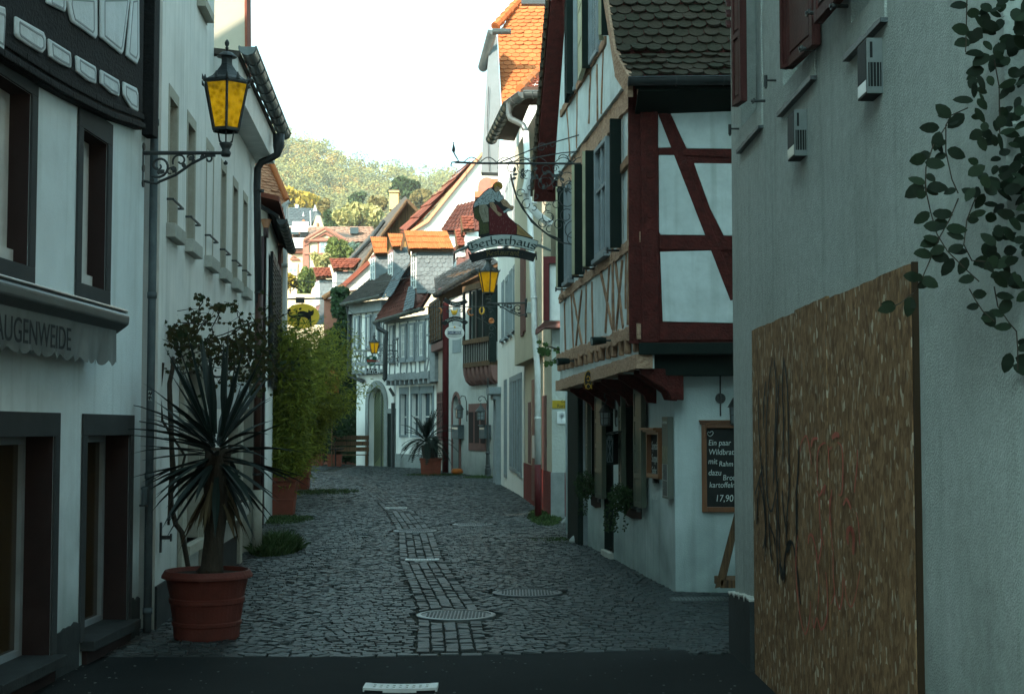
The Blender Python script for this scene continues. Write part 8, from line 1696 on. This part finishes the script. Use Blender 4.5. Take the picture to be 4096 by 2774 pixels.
roofplane(t5_, 'roof_tiles', a6('b', 480, 400, 57.6), a6('b', 1180, 200, 54.9), a6('5', 1700, 1180, 57.0), a6('5', 1290, 1330, 60.5), TLB, .30, .30, True, TLB, False)
m = MB(); gutter(m, a6('b', 1200, 195, 54.7), a6('b', 465, 410, 57.5), .12); m.build('gutter', ZINC, t5_)
# slate valley band swept between the roofs
m = MB(); tiles(m, a6('b', 565, 60, 57.3), a6('b', 720, 40, 56.9), a6('5', 1300, 1300, 58.6), a6('5', 1180, 1380, 58.8), .24, .18, .02); tiles(m, a6('b', 900, 260, 55.2), a6('b', 1075, 200, 54.8), a6('5', 1345, 1500, 56.0), a6('5', 1282, 1510, 56.2), .22, .16, .02); m.build('slate_valley', SLW, t5_)
m = MB(); tiles(m, a6('5', 1380, 1560, 56.0), a6('5', 1500, 1570, 54.5), a6('5', 1700, 1250, 57.0), a6('5', 1620, 1240, 57.5), .24, .18, .02); m.build('slate_strip', SLATE, t5_)
def dormer(par, k, roof, cheek, win, Y, rm, cm, tw=.22, th=.2, ribs=False, rnd=False, wmt=None):
 """roof: bl,br,tr,tl; cheek polygon; window polygon (left strip, receding)"""
 m = MB(); zs = [roof[0], roof[1]]; bl, br = a6(k, *roof[0], Y - .35), a6(k, *roof[1], Y - .35); tr_, tl = a6(k, *roof[2], Y + .35), a6(k, *roof[3], Y + .35); tiles(m, bl, br, tr_, tl, tw, th, .03, 1.25, ribs, .006, rnd); d_o = m.build('dormer_roof', rm, par)
 m = MB(); m.prism([bl + dk_, br + dk_, tr_ + dk_, tl + dk_], (0, .08, -.02)); lft = V((-.02, 0, 0)); m.prism([bl + lft, tl + lft, V((bl.x - .1, Y + 1.0, bl.z - .05)) + lft], (.06, 0, 0)); m.build('roof_board', OLDW, d_o)
 m = MB(); P_ = [a6(k, *p_, Y) for p_ in cheek]; zlo = min(p_.z for p_ in P_); xl = min(p_.x for p_ in P_); xr = max(p_.x for p_ in P_); zh = max(p_.z for p_ in P_)
 m.prism(P_, (0, .25, 0)); m.build('dormer_cheek', cm, par)
 m = MB(); tiles(m, V((xl, Y - .01, zlo)), V((xr, Y - .01, zlo)), V((xr, Y - .01, zh)), V((xl, Y - .01, zh)), .20, .17, .012) if len(cheek) == 4 else None
 if len(cheek) == 4: m.build('slate_shingles', cm, par)
 wp = [a6(k, *p_, Y + (0 if i in (1, 2) else .9)) for i, p_ in enumerate(win)]   # far-bottom, near-bottom, near-top, far-top
 fw_ = Wall((wp[1].x, wp[1].y), (wp[0].x, wp[0].y)); z0, z1 = wp[1].z, wp[2].z; L_ = fw_.L; m = MB(); fw_.box(m, 0, L_, z0 - .5, z1 + .15, -.3, -.005); m.build('dormer_front', PSTN, par)
 m = MB(); fw_.surround(m, .1, L_ - .12, z0 + .08, z1 - .08, .07, 0, .04); fw_.box(m, L_ / 2 - .03, L_ / 2 + .03, z0, z1, 0, .035)
 for i in (1, 2, 3): z = z0 + (z1 - z0) * i / 4; fw_.box(m, .1, L_ - .1, z - .02, z + .02, 0, .032)
 f = m.build('dormer_window', WHT, par); m = MB(); fw_.box(m, .08, L_ - .1, z0 + .05, z1 - .05, -.003, .012); m.build('pane', GLB, f)
dormer(t5_, '5', [(1285, 1205), (1650, 1205), (1590, 1062), (1245, 1060)], [(1345, 1560), (1640, 1560), (1640, 1212), (1345, 1212)], [(1303, 1500), (1345, 1520), (1345, 1228), (1303, 1235)], 55.5, TLO, SLW, .17, .36, True)
dormer(t6, '5', [(1150, 1190), (1235, 1185), (1232, 1085), (1115, 1082)], [(1157, 1450), (1290, 1450), (1290, 1192), (1157, 1192)], [(1118, 1440), (1155, 1450), (1155, 1225), (1120, 1232)], 59.2, TLO, SLW, .17, .30, True)
dormer(t6, '5', [(1008, 1242), (1105, 1238), (1106, 1112), (975, 1110)], [(1015, 1500), (1112, 1500), (1112, 1245), (1015, 1245)], [(973, 1490), (1012, 1500), (1012, 1265), (975, 1272)], 60.8, TLO, SLW, .17, .36, True)
m = MB(); a_ = a6('5', 1215, 1190, 56.0); m.prism([a6('5', 1245, 1060, 56.2), a6('5', 1262, 1075, 56.2), a6('5', 1225, 1215, 56.2), a6('5', 1208, 1210, 56.2)], (0, .1, 0)); m.build('barge_board', OLDW, t5_)
# black weathered gable house and its ribbed roof
tg = thing('boarded_gable_house', a6('a', 1950, 600, 66), 'tall house with a weathered boarded gable behind the dormers', 'house')
m = MB(); pg = [(2045, 110), (2240, 285), (2240, 1200), (1500, 1200), (1650, 655)]; P_ = [a6('a', x, y, 66) for x, y in pg]; m.prism(P_, (0, 8, 0)); m.build('gable_wall', mat('sunburnt_boards', (.34, .18, .06), (.03, .022, .016), .9, 3, .3, 12, stretch=(3.5, 3.5, .22)), tg)
m = MB(); 
for i in range(26):
 x = 1690 + i * 21; ytop = 110 + (2045 - x) * 1.36 if x < 2045 else 110 + (x - 2045) * .9; a = a6('a', x, 700, 65.95); b = a6('a', x, ytop + 14, 65.95); m.tube([a, b], .02, 4)
m.build('board_joints', OLDW, tg)
roofplane(tg, 'roof_tiles', a6('a', 1150, 1010, 72), a6('a', 1265, 1215, 65.6), a6('a', 2052, 88, 65.6), a6('a', 2022, 55, 70.5), TLG, .36, .30, True, TLR, False, .04)
m = MB(); m.tube([a6('a', 2050, 75, 65.5), a6('a', 1640, 640, 65.5), a6('a', 1270, 1210, 65.5)], .08, 6); m.tube([a6('a', 2050, 75, 65.5), a6('a', 2245, 285, 65.5)], .08, 6); m.build('verge', OLDW, tg); m = MB(); m.tube([a6('a', 1690, 400, 66.6), a6('a', 1480, 690, 67.0), a6('a', 1200, 985, 69)], .10, 8); m.build('roof_pipe', PIPE, tg)
m = MB(); fpoly(m, '5', [(1125, 880), (1198, 880), (1198, 732), (1125, 732)], 75, 1.0); fpoly(m, '5', [(1120, 742), (1203, 742), (1203, 728), (1120, 728)], 74.9, 1.2); m.build('chimney', mat('yellow_brick', (.58, .36, .18), (.5, .29, .13), .9, 8), tg)
# great white gable
tw_ = thing('white_gable_house', a6('5', 1600, 1000, 62), 'tall house with a broad sunlit white gable behind the tanner sign', 'house')
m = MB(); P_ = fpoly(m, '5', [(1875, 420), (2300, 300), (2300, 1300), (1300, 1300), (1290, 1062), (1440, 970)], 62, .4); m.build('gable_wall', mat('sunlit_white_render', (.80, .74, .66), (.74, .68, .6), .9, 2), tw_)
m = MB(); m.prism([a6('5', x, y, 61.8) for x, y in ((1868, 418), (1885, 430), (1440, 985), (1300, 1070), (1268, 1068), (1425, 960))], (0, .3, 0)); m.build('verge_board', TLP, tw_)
roofplane(tw_, 'roof_tiles', a6('5', 1215, 1050, 64.5), a6('5', 1275, 1068, 61.9), a6('5', 1872, 418, 61.9), a6('5', 1722, 545, 66), TLR, .5, .8, False, TLR, False, .05)
m = MB(); n = 12; cX, cY = 1912, 700; pts = [(1840, 800)] + [(cX - 72 * math.cos(PI * i / n), 700 - 78 * math.sin(PI * i / n)) for i in range(n + 1)] + [(1984, 800)]; fpoly(m, '5', pts, 61.95, .2); m.build('arched_shutter', mat('red_shutter', (.45, .14, .10), (.38, .11, .08), .7, 8), tw_)
tb_ = thing('brown_roofed_house', a6('5', 1700, 1000, 58), 'low house with brown ribbed roof and small red tiled dormers behind the tanner', 'house')
roofplane(tb_, 'roof_tiles', a6('5', 1545, 1062, 58.3), a6('5', 1900, 1062, 58.3), a6('5', 1900, 800, 61), a6('5', 1680, 855, 61), TLB, .30, .45, True, TLB, False, .04)
m = MB(); fpoly(m, '5', [(1560, 1400), (1900, 1400), (1900, 1070), (1560, 1070)], 58.6, 2); m.build('wall', WP2, tb_)
dormer(tb_, 'd', [(340, 1045), (560, 1045), (540, 790), (300, 790)], [(410, 1400), (640, 1400), (640, 1090), (410, 1090)], [(385, 1400), (410, 1400), (410, 1130), (385, 1130)], 52.5, TLR, WP2, .20, .17, False, True)
dormer(tb_, 'd', [(240, 1360), (390, 1360), (380, 1020), (185, 1050)], [(250, 1560), (400, 1560), (400, 1400), (250, 1400)], [(215, 1560), (250, 1560), (250, 1420), (215, 1420)], 53.5, TLR, WP2, .20, .17, False, True)
m = MB(); fpoly(m, 'd', [(870, 420), (1010, 420), (1010, 70), (870, 70)], 57, .8); fpoly(m, 'd', [(562, 420), (730, 420), (730, 310), (562, 310)], 57, .8); m.build('chimney', mat('orange_brick', (.42, .15, .08), (.33, .11, .06), .85, 8), tb_)
# slate dormers in the bend
ts = thing('slate_dormer_house', a6('a', 800, 1500, 66), 'house at the bend with red scalloped dormer roofs over slate cheeks', 'house')
dormer(ts, 'a', [(632, 1272), (885, 1265), (850, 1125), (588, 1125)], [(692, 1700), (885, 1700), (885, 1312), (692, 1312)], [(628, 1700), (690, 1700), (690, 1320), (628, 1325)], 68, TLR, SLW, .22, .18, False, True)
dormer(ts, 'a', [(900, 1142), (1215, 1136), (1345, 985), (838, 985)], [(955, 1480), (1200, 1480), (1200, 1188), (955, 1188)], [(900, 1480), (952, 1480), (952, 1185), (905, 1190)], 66, TLR, SLW, .22, .18, False, True)
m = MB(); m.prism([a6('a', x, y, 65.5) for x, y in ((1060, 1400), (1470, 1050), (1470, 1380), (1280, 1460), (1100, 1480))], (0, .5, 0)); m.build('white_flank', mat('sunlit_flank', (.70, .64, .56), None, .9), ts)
m = MB(); m.prism([a6('a', x, y, 65.3) for x, y in ((1000, 1400), (1440, 1010), (1475, 1060), (1080, 1420))], (0, .2, 0)); m.build('flank_verge', TLR, ts)
m = MB(); m.tube([a6('a', 740, 1600, 62.5), a6('a', 1040, 1410, 62.5), a6('a', 1110, 1480, 62.3), a6('a', 1130, 1600, 62.3)], .12, 8); m.build('curved_gutter', mat('orange_stone_gutter', (.40, .17, .08), None, .8), ts)
m = MB(); m.box(a6('6', 600, 1, 62.6).x, a6('6', 872, 1, 62.6).x, 62.6, 66.5, 0, a6('6', 800, 190, 62.6).z); m.build('wall', SANDR, ts)
m = MB(); fpoly(m, 'a', [(600, 2000), (900, 2000), (1130, 1500), (1050, 1400), (740, 1590)], 63.2, .3); m.build('slate_skirt', SLATE, ts)
# ivy over its wall
t = thing('wall_ivy', a6('6', 700, 1400, 62), 'dark ivy covering the wall at the bend left of the arched gate house', 'climbing plant'); m = MB(); RI = random.Random(11)
reg = [(560, 860, 300, 1460), (680, 780, 100, 330), (440, 600, 900, 1460), (600, 850, 1000, 1500)]
for i in range(9000):
 a_ = reg[RI.choice((0, 0, 0, 0, 0, 1, 2, 3))]; x, y = RI.uniform(a_[0], a_[1]), RI.uniform(a_[2], a_[3])
 if a_ is reg[0] and y < 560 and x < 560 + (560 - y) * .8: continue
 p = a6('6', x, y, 61.7 + RI.gauss(0, .25) + .3 * math.sin(x * .05) * math.sin(y * .03)); leaf(m, p, V((RI.gauss(0, 1), RI.gauss(0, .4), RI.uniform(-1, .2))), V((RI.gauss(0, .5), -1, RI.uniform(-.2, 1))), RI.uniform(.13, .24), .15)
m.build('leaves', IVY, t); m = MB(); m.tube([a6('6', 700, 1500, 62.2), a6('6', 710, 900, 62.3), a6('6', 730, 200, 62.3)], .05, 6); m.build('stem', BARK, t)
# furniture and pots at the bend
for i, (x0, x1_, y0, y1, lab) in enumerate(((475, 597, 232, 325, 'wide terracotta planter in the dark corner left of the arched gate'), (622, 745, 235, 332, 'terracotta planter beside the wooden bench at the bend'))):
 c_ = atZ(q('7', (x0 + x1_) / 2, y1)); w__ = (x1_ - x0) / 2.0183 / F * c_.y; t = thing('planter', c_, lab, 'planter', 'planters at the bend'); pot_square(t, c_, w__, (y1 - y0) / 2.0183 / F * c_.y, TERL, .85)
 m = MB(); crown(m, c_ + V((0, 0, 1.5)), .9, .9, .9, 700, .16, 7, i + 3); m.build('shrub', IVY, t)
c_ = atZ(q('7', 810, 332)); t = thing('bench', c_, 'slatted wooden bench against the ivy at the bend', 'bench'); m = MB()
for i in range(3): m.box(c_.x - .75, c_.x + .75, c_.y + .18, c_.y + .21, .62 + i * .24, .80 + i * .24)
m.build('backrest', OLDW, t); m = MB()
for i in range(4): m.box(c_.x - .75, c_.x + .75, c_.y - .30 + i * .12, c_.y - .20 + i * .12, .46, .50)
m.build('seat', OLDW, t)
for sx in (-.68, .68): 
 for sy in (-.25, .18): m = MB(); m.box(c_.x + sx - .03, c_.x + sx + .03, c_.y + sy - .03, c_.y + sy + .03, 0, .46 if sy < 0 else 1.2); m.build('leg', OLDW, t)
c_ = atZ(q('7', 690, 338)); t = thing('cafe_table', c_, 'small dark round cafe table in front of the terracotta planter', 'table'); m = MB(); m.lathe([(.35, .72), (.35, .75), (0, .75)], c_, 20); m.build('top', BLKP, t); m = MB(); m.lathe([(.22, 0), (.22, .02), (.03, .04), (.03, .72)], c_, 12); m.build('pedestal', BLKP, t)
t = thing('folded_parasol', a6('6', 665, 950, 58), 'folded orange parasol standing among the dark leaves', 'parasol'); m = MB(); c_ = a6('6', 665, 740, 58); b_ = a6('6', 665, 950, 58); m.lathe([(.05, c_.z), (.22, c_.z - .3), (.30, b_.z + .6), (.26, b_.z), (.0, b_.z)], (c_.x, c_.y, 0), 10); m.build('canopy', mat('orange_cloth', (.45, .10, .03), None, .8), t); m = MB(); m.tube([(c_.x, c_.y, 0), (c_.x, c_.y, c_.z + .15)], .03, 8); m.build('pole', OLDW, t)
# potted cycad
c_ = atZ(q('7', 1461, 402)); w__ = 194 / 2.0183 / F * c_.y; t = thing('potted_cycad', c_, 'dark potted cycad palm with arching fronds in front of the timbered house', 'potted plant', 'potted plants along the lane'); pot_square(t, c_, w__ * .92, .58, TERL, .84, .02)
m = MB(); tp_ = a6('6', 1420, 1340, c_.y); m.tube([c_ + V((-.05, 0, .5)), V((tp_.x + .03, c_.y, .9)), tp_ - V((0, 0, .1))], [.20, .19, .18], 12); m.build('trunk', BARK, t)
m = MB()
for i in range(62):
 a = R.uniform(0, 6.28); el = R.uniform(-.35, 1.45); L_ = R.uniform(.85, 1.15) * (1.1 if math.cos(a) > 0 else 1.0); d = V((math.cos(a) * math.cos(el), math.sin(a) * math.cos(el), math.sin(el))); p = tp_.copy(); P_ = [p.copy()]
 for k in range(16):
  p = p + d * L_ / 16; d = (d + V((0, 0, -.055 - .03 * (el < .6)))).normalized(); P_.append(p.copy()); sd = d.cross(V((0, 0, 1))).normalized()
  if k > 1:
   for s_ in (-1, 1): e_ = (sd * s_ + d * .55 + V((0, 0, .1))).normalized(); w2 = d * .022; l2 = .21 * (1 - abs(k - 7) / 12); m.face([p - w2, p + w2, p + e_ * l2])
 m.tube(P_, .008, 4)
m.build('fronds', CYC, t)
p = atZ(q('7', 1487, 395)); m = MB(); m.lathe([(.1, 0), (.1, 1.25), (.06, 1.32), (0, 1.33)], (p.x, p.y + .5, 0), 10); tag(m.build('bollard', PIPE, None, base=(p.x, p.y + .5, 0)), 'dark round bollard just behind the cycad pot', 'bollard')
# far lantern, shield, board, scrollwork on the timbered house
YL3 = 55.3; bb = lambda x, y: a6('b', x, y, YL3)
lantern('amber lantern hanging above the green shield sign, farthest of the three', bb(450, 980) + V((0, 0, .0)), 1.05, 'amber street lanterns')
t = thing('shield_signs', bb(810, 860), 'green shield sign with red lettering above a black board, hung on scrolled ironwork', 'sign')
m = MB(); m.tube([bb(320, 862), bb(820, 858)], .02, 6); m.tube([bb(815, 680), bb(820, 1110)], .02, 6)
for x, y, r_ in ((770, 730, 50), (720, 820, 60), (690, 900, 60), (700, 960, 70), (740, 1010, 70), (780, 900, 40), (560, 810, 50), (550, 920, 40), (660, 1000, 40), (800, 1080, 20), (810, 690, 16), (480, 820, 40), (790, 970, 40)): scroll(m, bb(x, y), r_ / 3.873 / F * YL3, r_ * .3 / 3.873 / F * YL3, 0, 7, X_, Z2, .012)
m.tube([bb(640, 800), bb(680, 770), bb(740, 790), bb(760, 830)], .012, 5); m.tube([bb(650, 1020), bb(730, 1075), bb(800, 1050)], .012, 5); m.tube([bb(470, 1080), bb(600, 1080), bb(600, 1200), bb(500, 1210)], .02, 6); m.build('ironwork', IRON, t)
m = MB(); m.prism([bb(x, y) + V((0, -.1, 0)) for x, y in ((332, 955), (370, 952), (385, 937), (430, 935), (445, 950), (494, 955), (494, 1010), (470, 1070), (410, 1105), (355, 1070), (332, 1010))], (0, .08, 0)); sh = m.build('shield', mat('beer_green', (.012, .075, .05), None, .5), t, bevel=.01)
text_obj('lettering', 'Bellheimer', Matrix.Translation(bb(345, 1035) + V((0, -.106, 0))) @ Matrix.Rotation(PI / 2, 4, 'X'), .145, mat('sign_red', (.55, .02, .02), None, .5), sh, .002, .82); text_obj('lettering', 'unser Bier', Matrix.Translation(bb(390, 1062) + V((0, -.106, 0))) @ Matrix.Rotation(PI / 2, 4, 'X'), .09, MTW, sh, .002, .8)
m = MB(); m.tube([bb(408, 958) + V((0, -.105, 0)), bb(408, 990) + V((0, -.105, 0))], .05, 8); m.build('emblem', MTW, sh)
m = MB(); m.prism([bb(x, y) + V((0, -.1, 0)) for x, y in ((340, 1135), (495, 1132), (498, 1225), (342, 1228))], (0, .06, 0)); bo = m.build('black_board', BLKP, t)
for tx_, x, y in (('BACK', 358, 1178), ('BLECH', 350, 1215)): text_obj('lettering', tx_, Matrix.Translation(bb(x, y) + V((0, -.106, 0))) @ Matrix.Rotation(PI / 2, 4, 'X'), .16, MTW, bo, .002, 1.05)

# ------------------------------------------------------------------ sunlit villas under the hill
YV_ = 128; tv = thing('sandstone_villa', a6('a', 770, 1200, YV_), 'sunlit red and yellow sandstone villa with a pedimented bay, in the distance', 'villa')
av = lambda x, y, Y=YV_: a6('a', x, y, Y)
m = MB(); m.box(av(100, 900).x, av(1600, 900).x, YV_ + 4, YV_ + 14, 0, av(500, 855, YV_ + 4).z); fpoly(m, 'a', [(470, 1700), (1085, 1700), (1085, 700), (775, 520), (470, 700)], YV_, 4.2); m.build('walls', SAND, tv)
m = MB(); tiles(m, av(100, 850, YV_ + 3.5), av(1600, 700, YV_ + 3.5), av(1520, 493, YV_ + 11), av(200, 500, YV_ + 11), .9, .45, .05, 1.2, False, .01); m.build('main_roof', mat('pinkish_far_tile', (.40, .25, .19), (.33, .20, .15), .85, 2, isl=.4), tv)
m = MB(); m.prism([av(100, 852, YV_ + 3.7), av(1600, 702, YV_ + 3.7), av(1520, 495, YV_ + 11.2), av(200, 502, YV_ + 11.2)], (0, .2, -.1)); m.build('roof_deck', TLG, tv)
m = MB()
for a, b in (((440, 705), (775, 510)), ((775, 510), (1090, 690))):
 p0, p1 = av(*a, YV_ - .4), av(*b, YV_ - .4); m.tube([p0, p1], .16, 6)
 for i in range(14): p = p0 + (p1 - p0) * (i + .5) / 14 + V((0, .15, -.38)); m.box(p.x - .08, p.x + .08, p.y, p.y + .3, p.z - .12, p.z + .12)
m.tube([av(455, 706, YV_ - .3), av(1085, 700, YV_ - .3)], .12, 6); m.tube([av(455, 910, YV_ - .2), av(1085, 905, YV_ - .2)], .1, 6); m.tube([av(230, 868, YV_ + 3.6), av(470, 868, YV_ + 3.6)], .2, 6)
for i in range(12): p = av(240 + i * 19, 885, YV_ + 3.7); m.box(p.x - .09, p.x + .09, p.y, p.y + .3, p.z - .12, p.z + .15)
for x in (478, 1078): p = av(x, 710, YV_ - .15); m.box(p.x - .28, p.x + .28, p.y, p.y + .3, 0, p.z)
p = av(690, 740, YV_ - .1); p2 = av(862, 905, YV_ - .1); m.box(p.x - .2, p.x, p.y, p.y + .2, p2.z, p.z + .3); m.box(p2.x, p2.x + .2, p.y, p.y + .2, p2.z, p.z + .3); m.box(p.x - .5, p2.x + .5, p.y - .1, p.y + .2, p.z + .1, p.z + .45)
m.tube([av(235, 995, YV_ + 3.8), av(290, 945, YV_ + 3.8), av(380, 995, YV_ + 3.8), av(235, 995, YV_ + 3.8)], .1, 6); m.build('stone_trim', SANDR, tv)
m = MB(); m.box(p.x, p2.x, YV_ - .12, YV_ - .02, p2.z, p.z + .1); a1, a2 = av(208, 1240, YV_ + 3.8), av(345, 1050, YV_ + 3.8); m.box(a1.x, a2.x, YV_ + 3.8, YV_ + 3.95, a1.z, a2.z); wfr = m.build('window', WHT, tv)
m = MB(); 
for u in (.08, .56): 
 for v, h in ((.05, .55), (.68, .28)): m.box(p.x + (p2.x - p.x) * u, p.x + (p2.x - p.x) * (u + .36), YV_ - .15, YV_ - .115, p2.z + (p.z - p2.z) * v, p2.z + (p.z - p2.z) * (v + h))
 m.box(a1.x + (a2.x - a1.x) * u, a1.x + (a2.x - a1.x) * (u + .36), YV_ + 3.77, YV_ + 3.81, a1.z + .3, a2.z - .5)
m.build('pane', GLW, wfr)
m = MB()
for x, y in ((335, 592), (1255, 580), (490, 645)): p = av(x, y, YV_ + 7.5); m.box(p.x - .4, p.x + .4, p.y - 1.5, p.y, p.z - .3, p.z + .3)
m.build('roof_light', GLD, tv); m = MB()
for x, y in ((420, 530), (400, 780)): p = av(x, y, YV_ + 5); m.prism([p + V((-.7, -2, -.5)), p + V((.8, -2, -.5)), p + V((.8, -1.4, .5)), p + V((-.7, -1.4, .5))], (0, .1, .05))
m.build('skylight', WHT, tv)
YM = 172; tm = thing('slate_villa', a6('a', 450, 500, YM), 'distant villa with a steep slate mansard roof and little red dormer', 'villa'); am = lambda x, y, Y=YM: a6('a', x, y, Y)
m = MB(); m.box(am(100, 600).x, am(760, 600).x, YM, YM + 10, 0, am(400, 490).z); m.build('walls', SAND, tm)
m = MB(); tiles(m, am(215, 492), am(590, 492), am(640, 215, YM + 3), am(225, 197, YM + 3), .5, .35, .04); m.build('slates', SLATE, tm)
m = MB(); m.prism([am(180, 494), am(600, 494), am(650, 212, YM + 3), am(170, 195, YM + 3)], (0, 4, 0)); m.build('mansard', SLATE, tm)
m = MB(); fpoly(m, 'a', [(575, 505), (760, 505), (700, 320), (640, 318)], YM - .6, 3); m.build('gable', mat('cream_gable', (.62, .50, .28), None, .9), tm)
m = MB(); fpoly(m, 'a', [(560, 480), (640, 318), (700, 320), (655, 275), (620, 260)], YM - .2, 2.5); m.build('gable_roof', SLATE, tm)
m = MB(); fpoly(m, 'a', [(415, 468), (465, 468), (465, 400), (440, 372), (415, 400)], YM - .8, 2); fpoly(m, 'a', [(645, 492), (668, 492), (668, 430), (645, 430)], YM - .8, .2); m.build('dormer', mat('red_dormer', (.42, .14, .07), None, .8), tm)
m = MB(); m.tube([am(440, 330), am(440, 262)], [.12, .02], 6); m.tube([am(622, 255), am(622, 150)], [.3, .03], 6); m.tube([am(760, 480), am(762, 400)], [.15, .03], 6); fpoly(m, 'a', [(312, 195), (358, 195), (358, 145), (312, 145)], YM + 3, 1); fpoly(m, 'a', [(215, 492), (590, 492), (590, 480), (215, 480)], YM - .5, .3); fpoly(m, 'a', [(545, 480), (558, 480), (552, 240), (540, 240)], YM - .5, .2)
m.build('finials', WHT, tm)
LY = mat('golden_leaf', (.48, .33, .05), (.30, .22, .04), .7, .3, isl=.7, trans=.3); LP = mat('pale_yellow_leaf', (.46, .40, .17), (.30, .27, .10), .7, .3, isl=.7, trans=.3); LD = mat('deep_green_leaf', (.055, .085, .030), (.03, .05, .02), .7, .3, isl=.7, trans=.15); LO = mat('olive_orange_leaf', (.24, .17, .06), (.12, .11, .04), .7, .3, isl=.7, trans=.25); LM = mat('mid_green_leaf', (.17, .19, .05), (.08, .11, .03), .7, .3, isl=.7, trans=.25); LB = mat('blue_green_needles', (.10, .15, .12), (.06, .09, .07), .7, .3, isl=.7)
tree('golden yellow tree above the slate villa', (1205, 815), 215, 190, 130, LY, 2600, .9, seed=1)
tree('pale yellow broad tree behind the sandstone villa', (1430, 872), 165, 190, 140, LP, 3200, .7, seed=2)
tree('small dark green tree left of the pale yellow tree', (1322, 885), 168, 60, 80, LD, 1100, .6, seed=3)
tree('rusty pine standing on the slope above the chimney', (1512, 822), 190, 70, 70, LO, 1200, .7, 'pine_tree', seed=4)
tree('dark green tree on the hill above the boarded gable', (1625, 762), 230, 120, 90, LD, 1800, .9, seed=5)
tree('rust coloured tree right of the dark green hill tree', (1690, 800), 225, 90, 90, LO, 1400, .9, seed=6)
tree('dark layered pine half way down the hill', (1430, 795), 240, 70, 50, LD, 900, .9, 'pine_tree', seed=7)
tree('green garden tree in front of the sandstone villa', (1360, 1000), 112, 105, 95, LM, 2600, .38, seed=8)
tree('blue green cedar right of the garden tree', (1425, 1000), 116, 60, 70, LB, 1500, .36, 'cedar_tree', seed=9)
tree('pale tangled shrub before the villa', (1285, 1050), 108, 75, 80, LP, 1600, .30, 'garden_shrub', seed=10)
tree('green bush below the arched villa window', (1222, 1130), 104, 70, 130, LM, 2200, .34, 'garden_shrub', seed=11)
tree('yellow green shrub at the foot of the villa, beside the plum downpipe', (1160, 1120), 100, 60, 70, LY, 1400, .28, 'garden_shrub', seed=12)
tree('orange tinted tree right of the slate villa', (1290, 850), 190, 60, 110, LO, 1300, .6, seed=13)
m = MB(); m.box(-40, 10, 98, 98.6, 0, a6('a', 300, 1530, 98).z); tag(m.build('garden_wall', SAND, None, base=(-15, 98, 0)), 'pale garden wall below the villa shrubs', 'wall')
# thin wires over the street
for i, (a, b, lab) in enumerate(((a6('a', 0, 1290, 40), a6('6', 1450, -15, 52), 'thin black wire across the street under the far dormers'), (a6('6', 750, 235, 56), a6('6', 1000, 330, 56), 'short thin wire in front of the arched gate house eaves'))):
 m = MB(); m.tube([a + (b - a) * k / 10 - Z2 * .25 * math.sin(PI * k / 10) for k in range(11)], .009, 4); tag(m.build('wire', IRON, None, base=a), lab, 'wire')
# air between here and the hill
m = MB(); m.box(-420, 420, -80, 700, -4, 190)
hz = bpy.data.materials.new('haze_air'); hz.use_nodes = True; n2 = hz.node_tree; n2.nodes.clear(); vo2 = n2.nodes.new('ShaderNodeVolumePrincipled'); vo2.inputs['Density'].default_value = .00032; vo2.inputs['Color'].default_value = (1, .96, .88, 1); vo2.inputs['Anisotropy'].default_value = .0; oo = n2.nodes.new('ShaderNodeOutputMaterial'); n2.links.new(vo2.outputs[0], oo.inputs['Volume'])
o = m.build('haze', hz); o['kind'] = 'stuff'
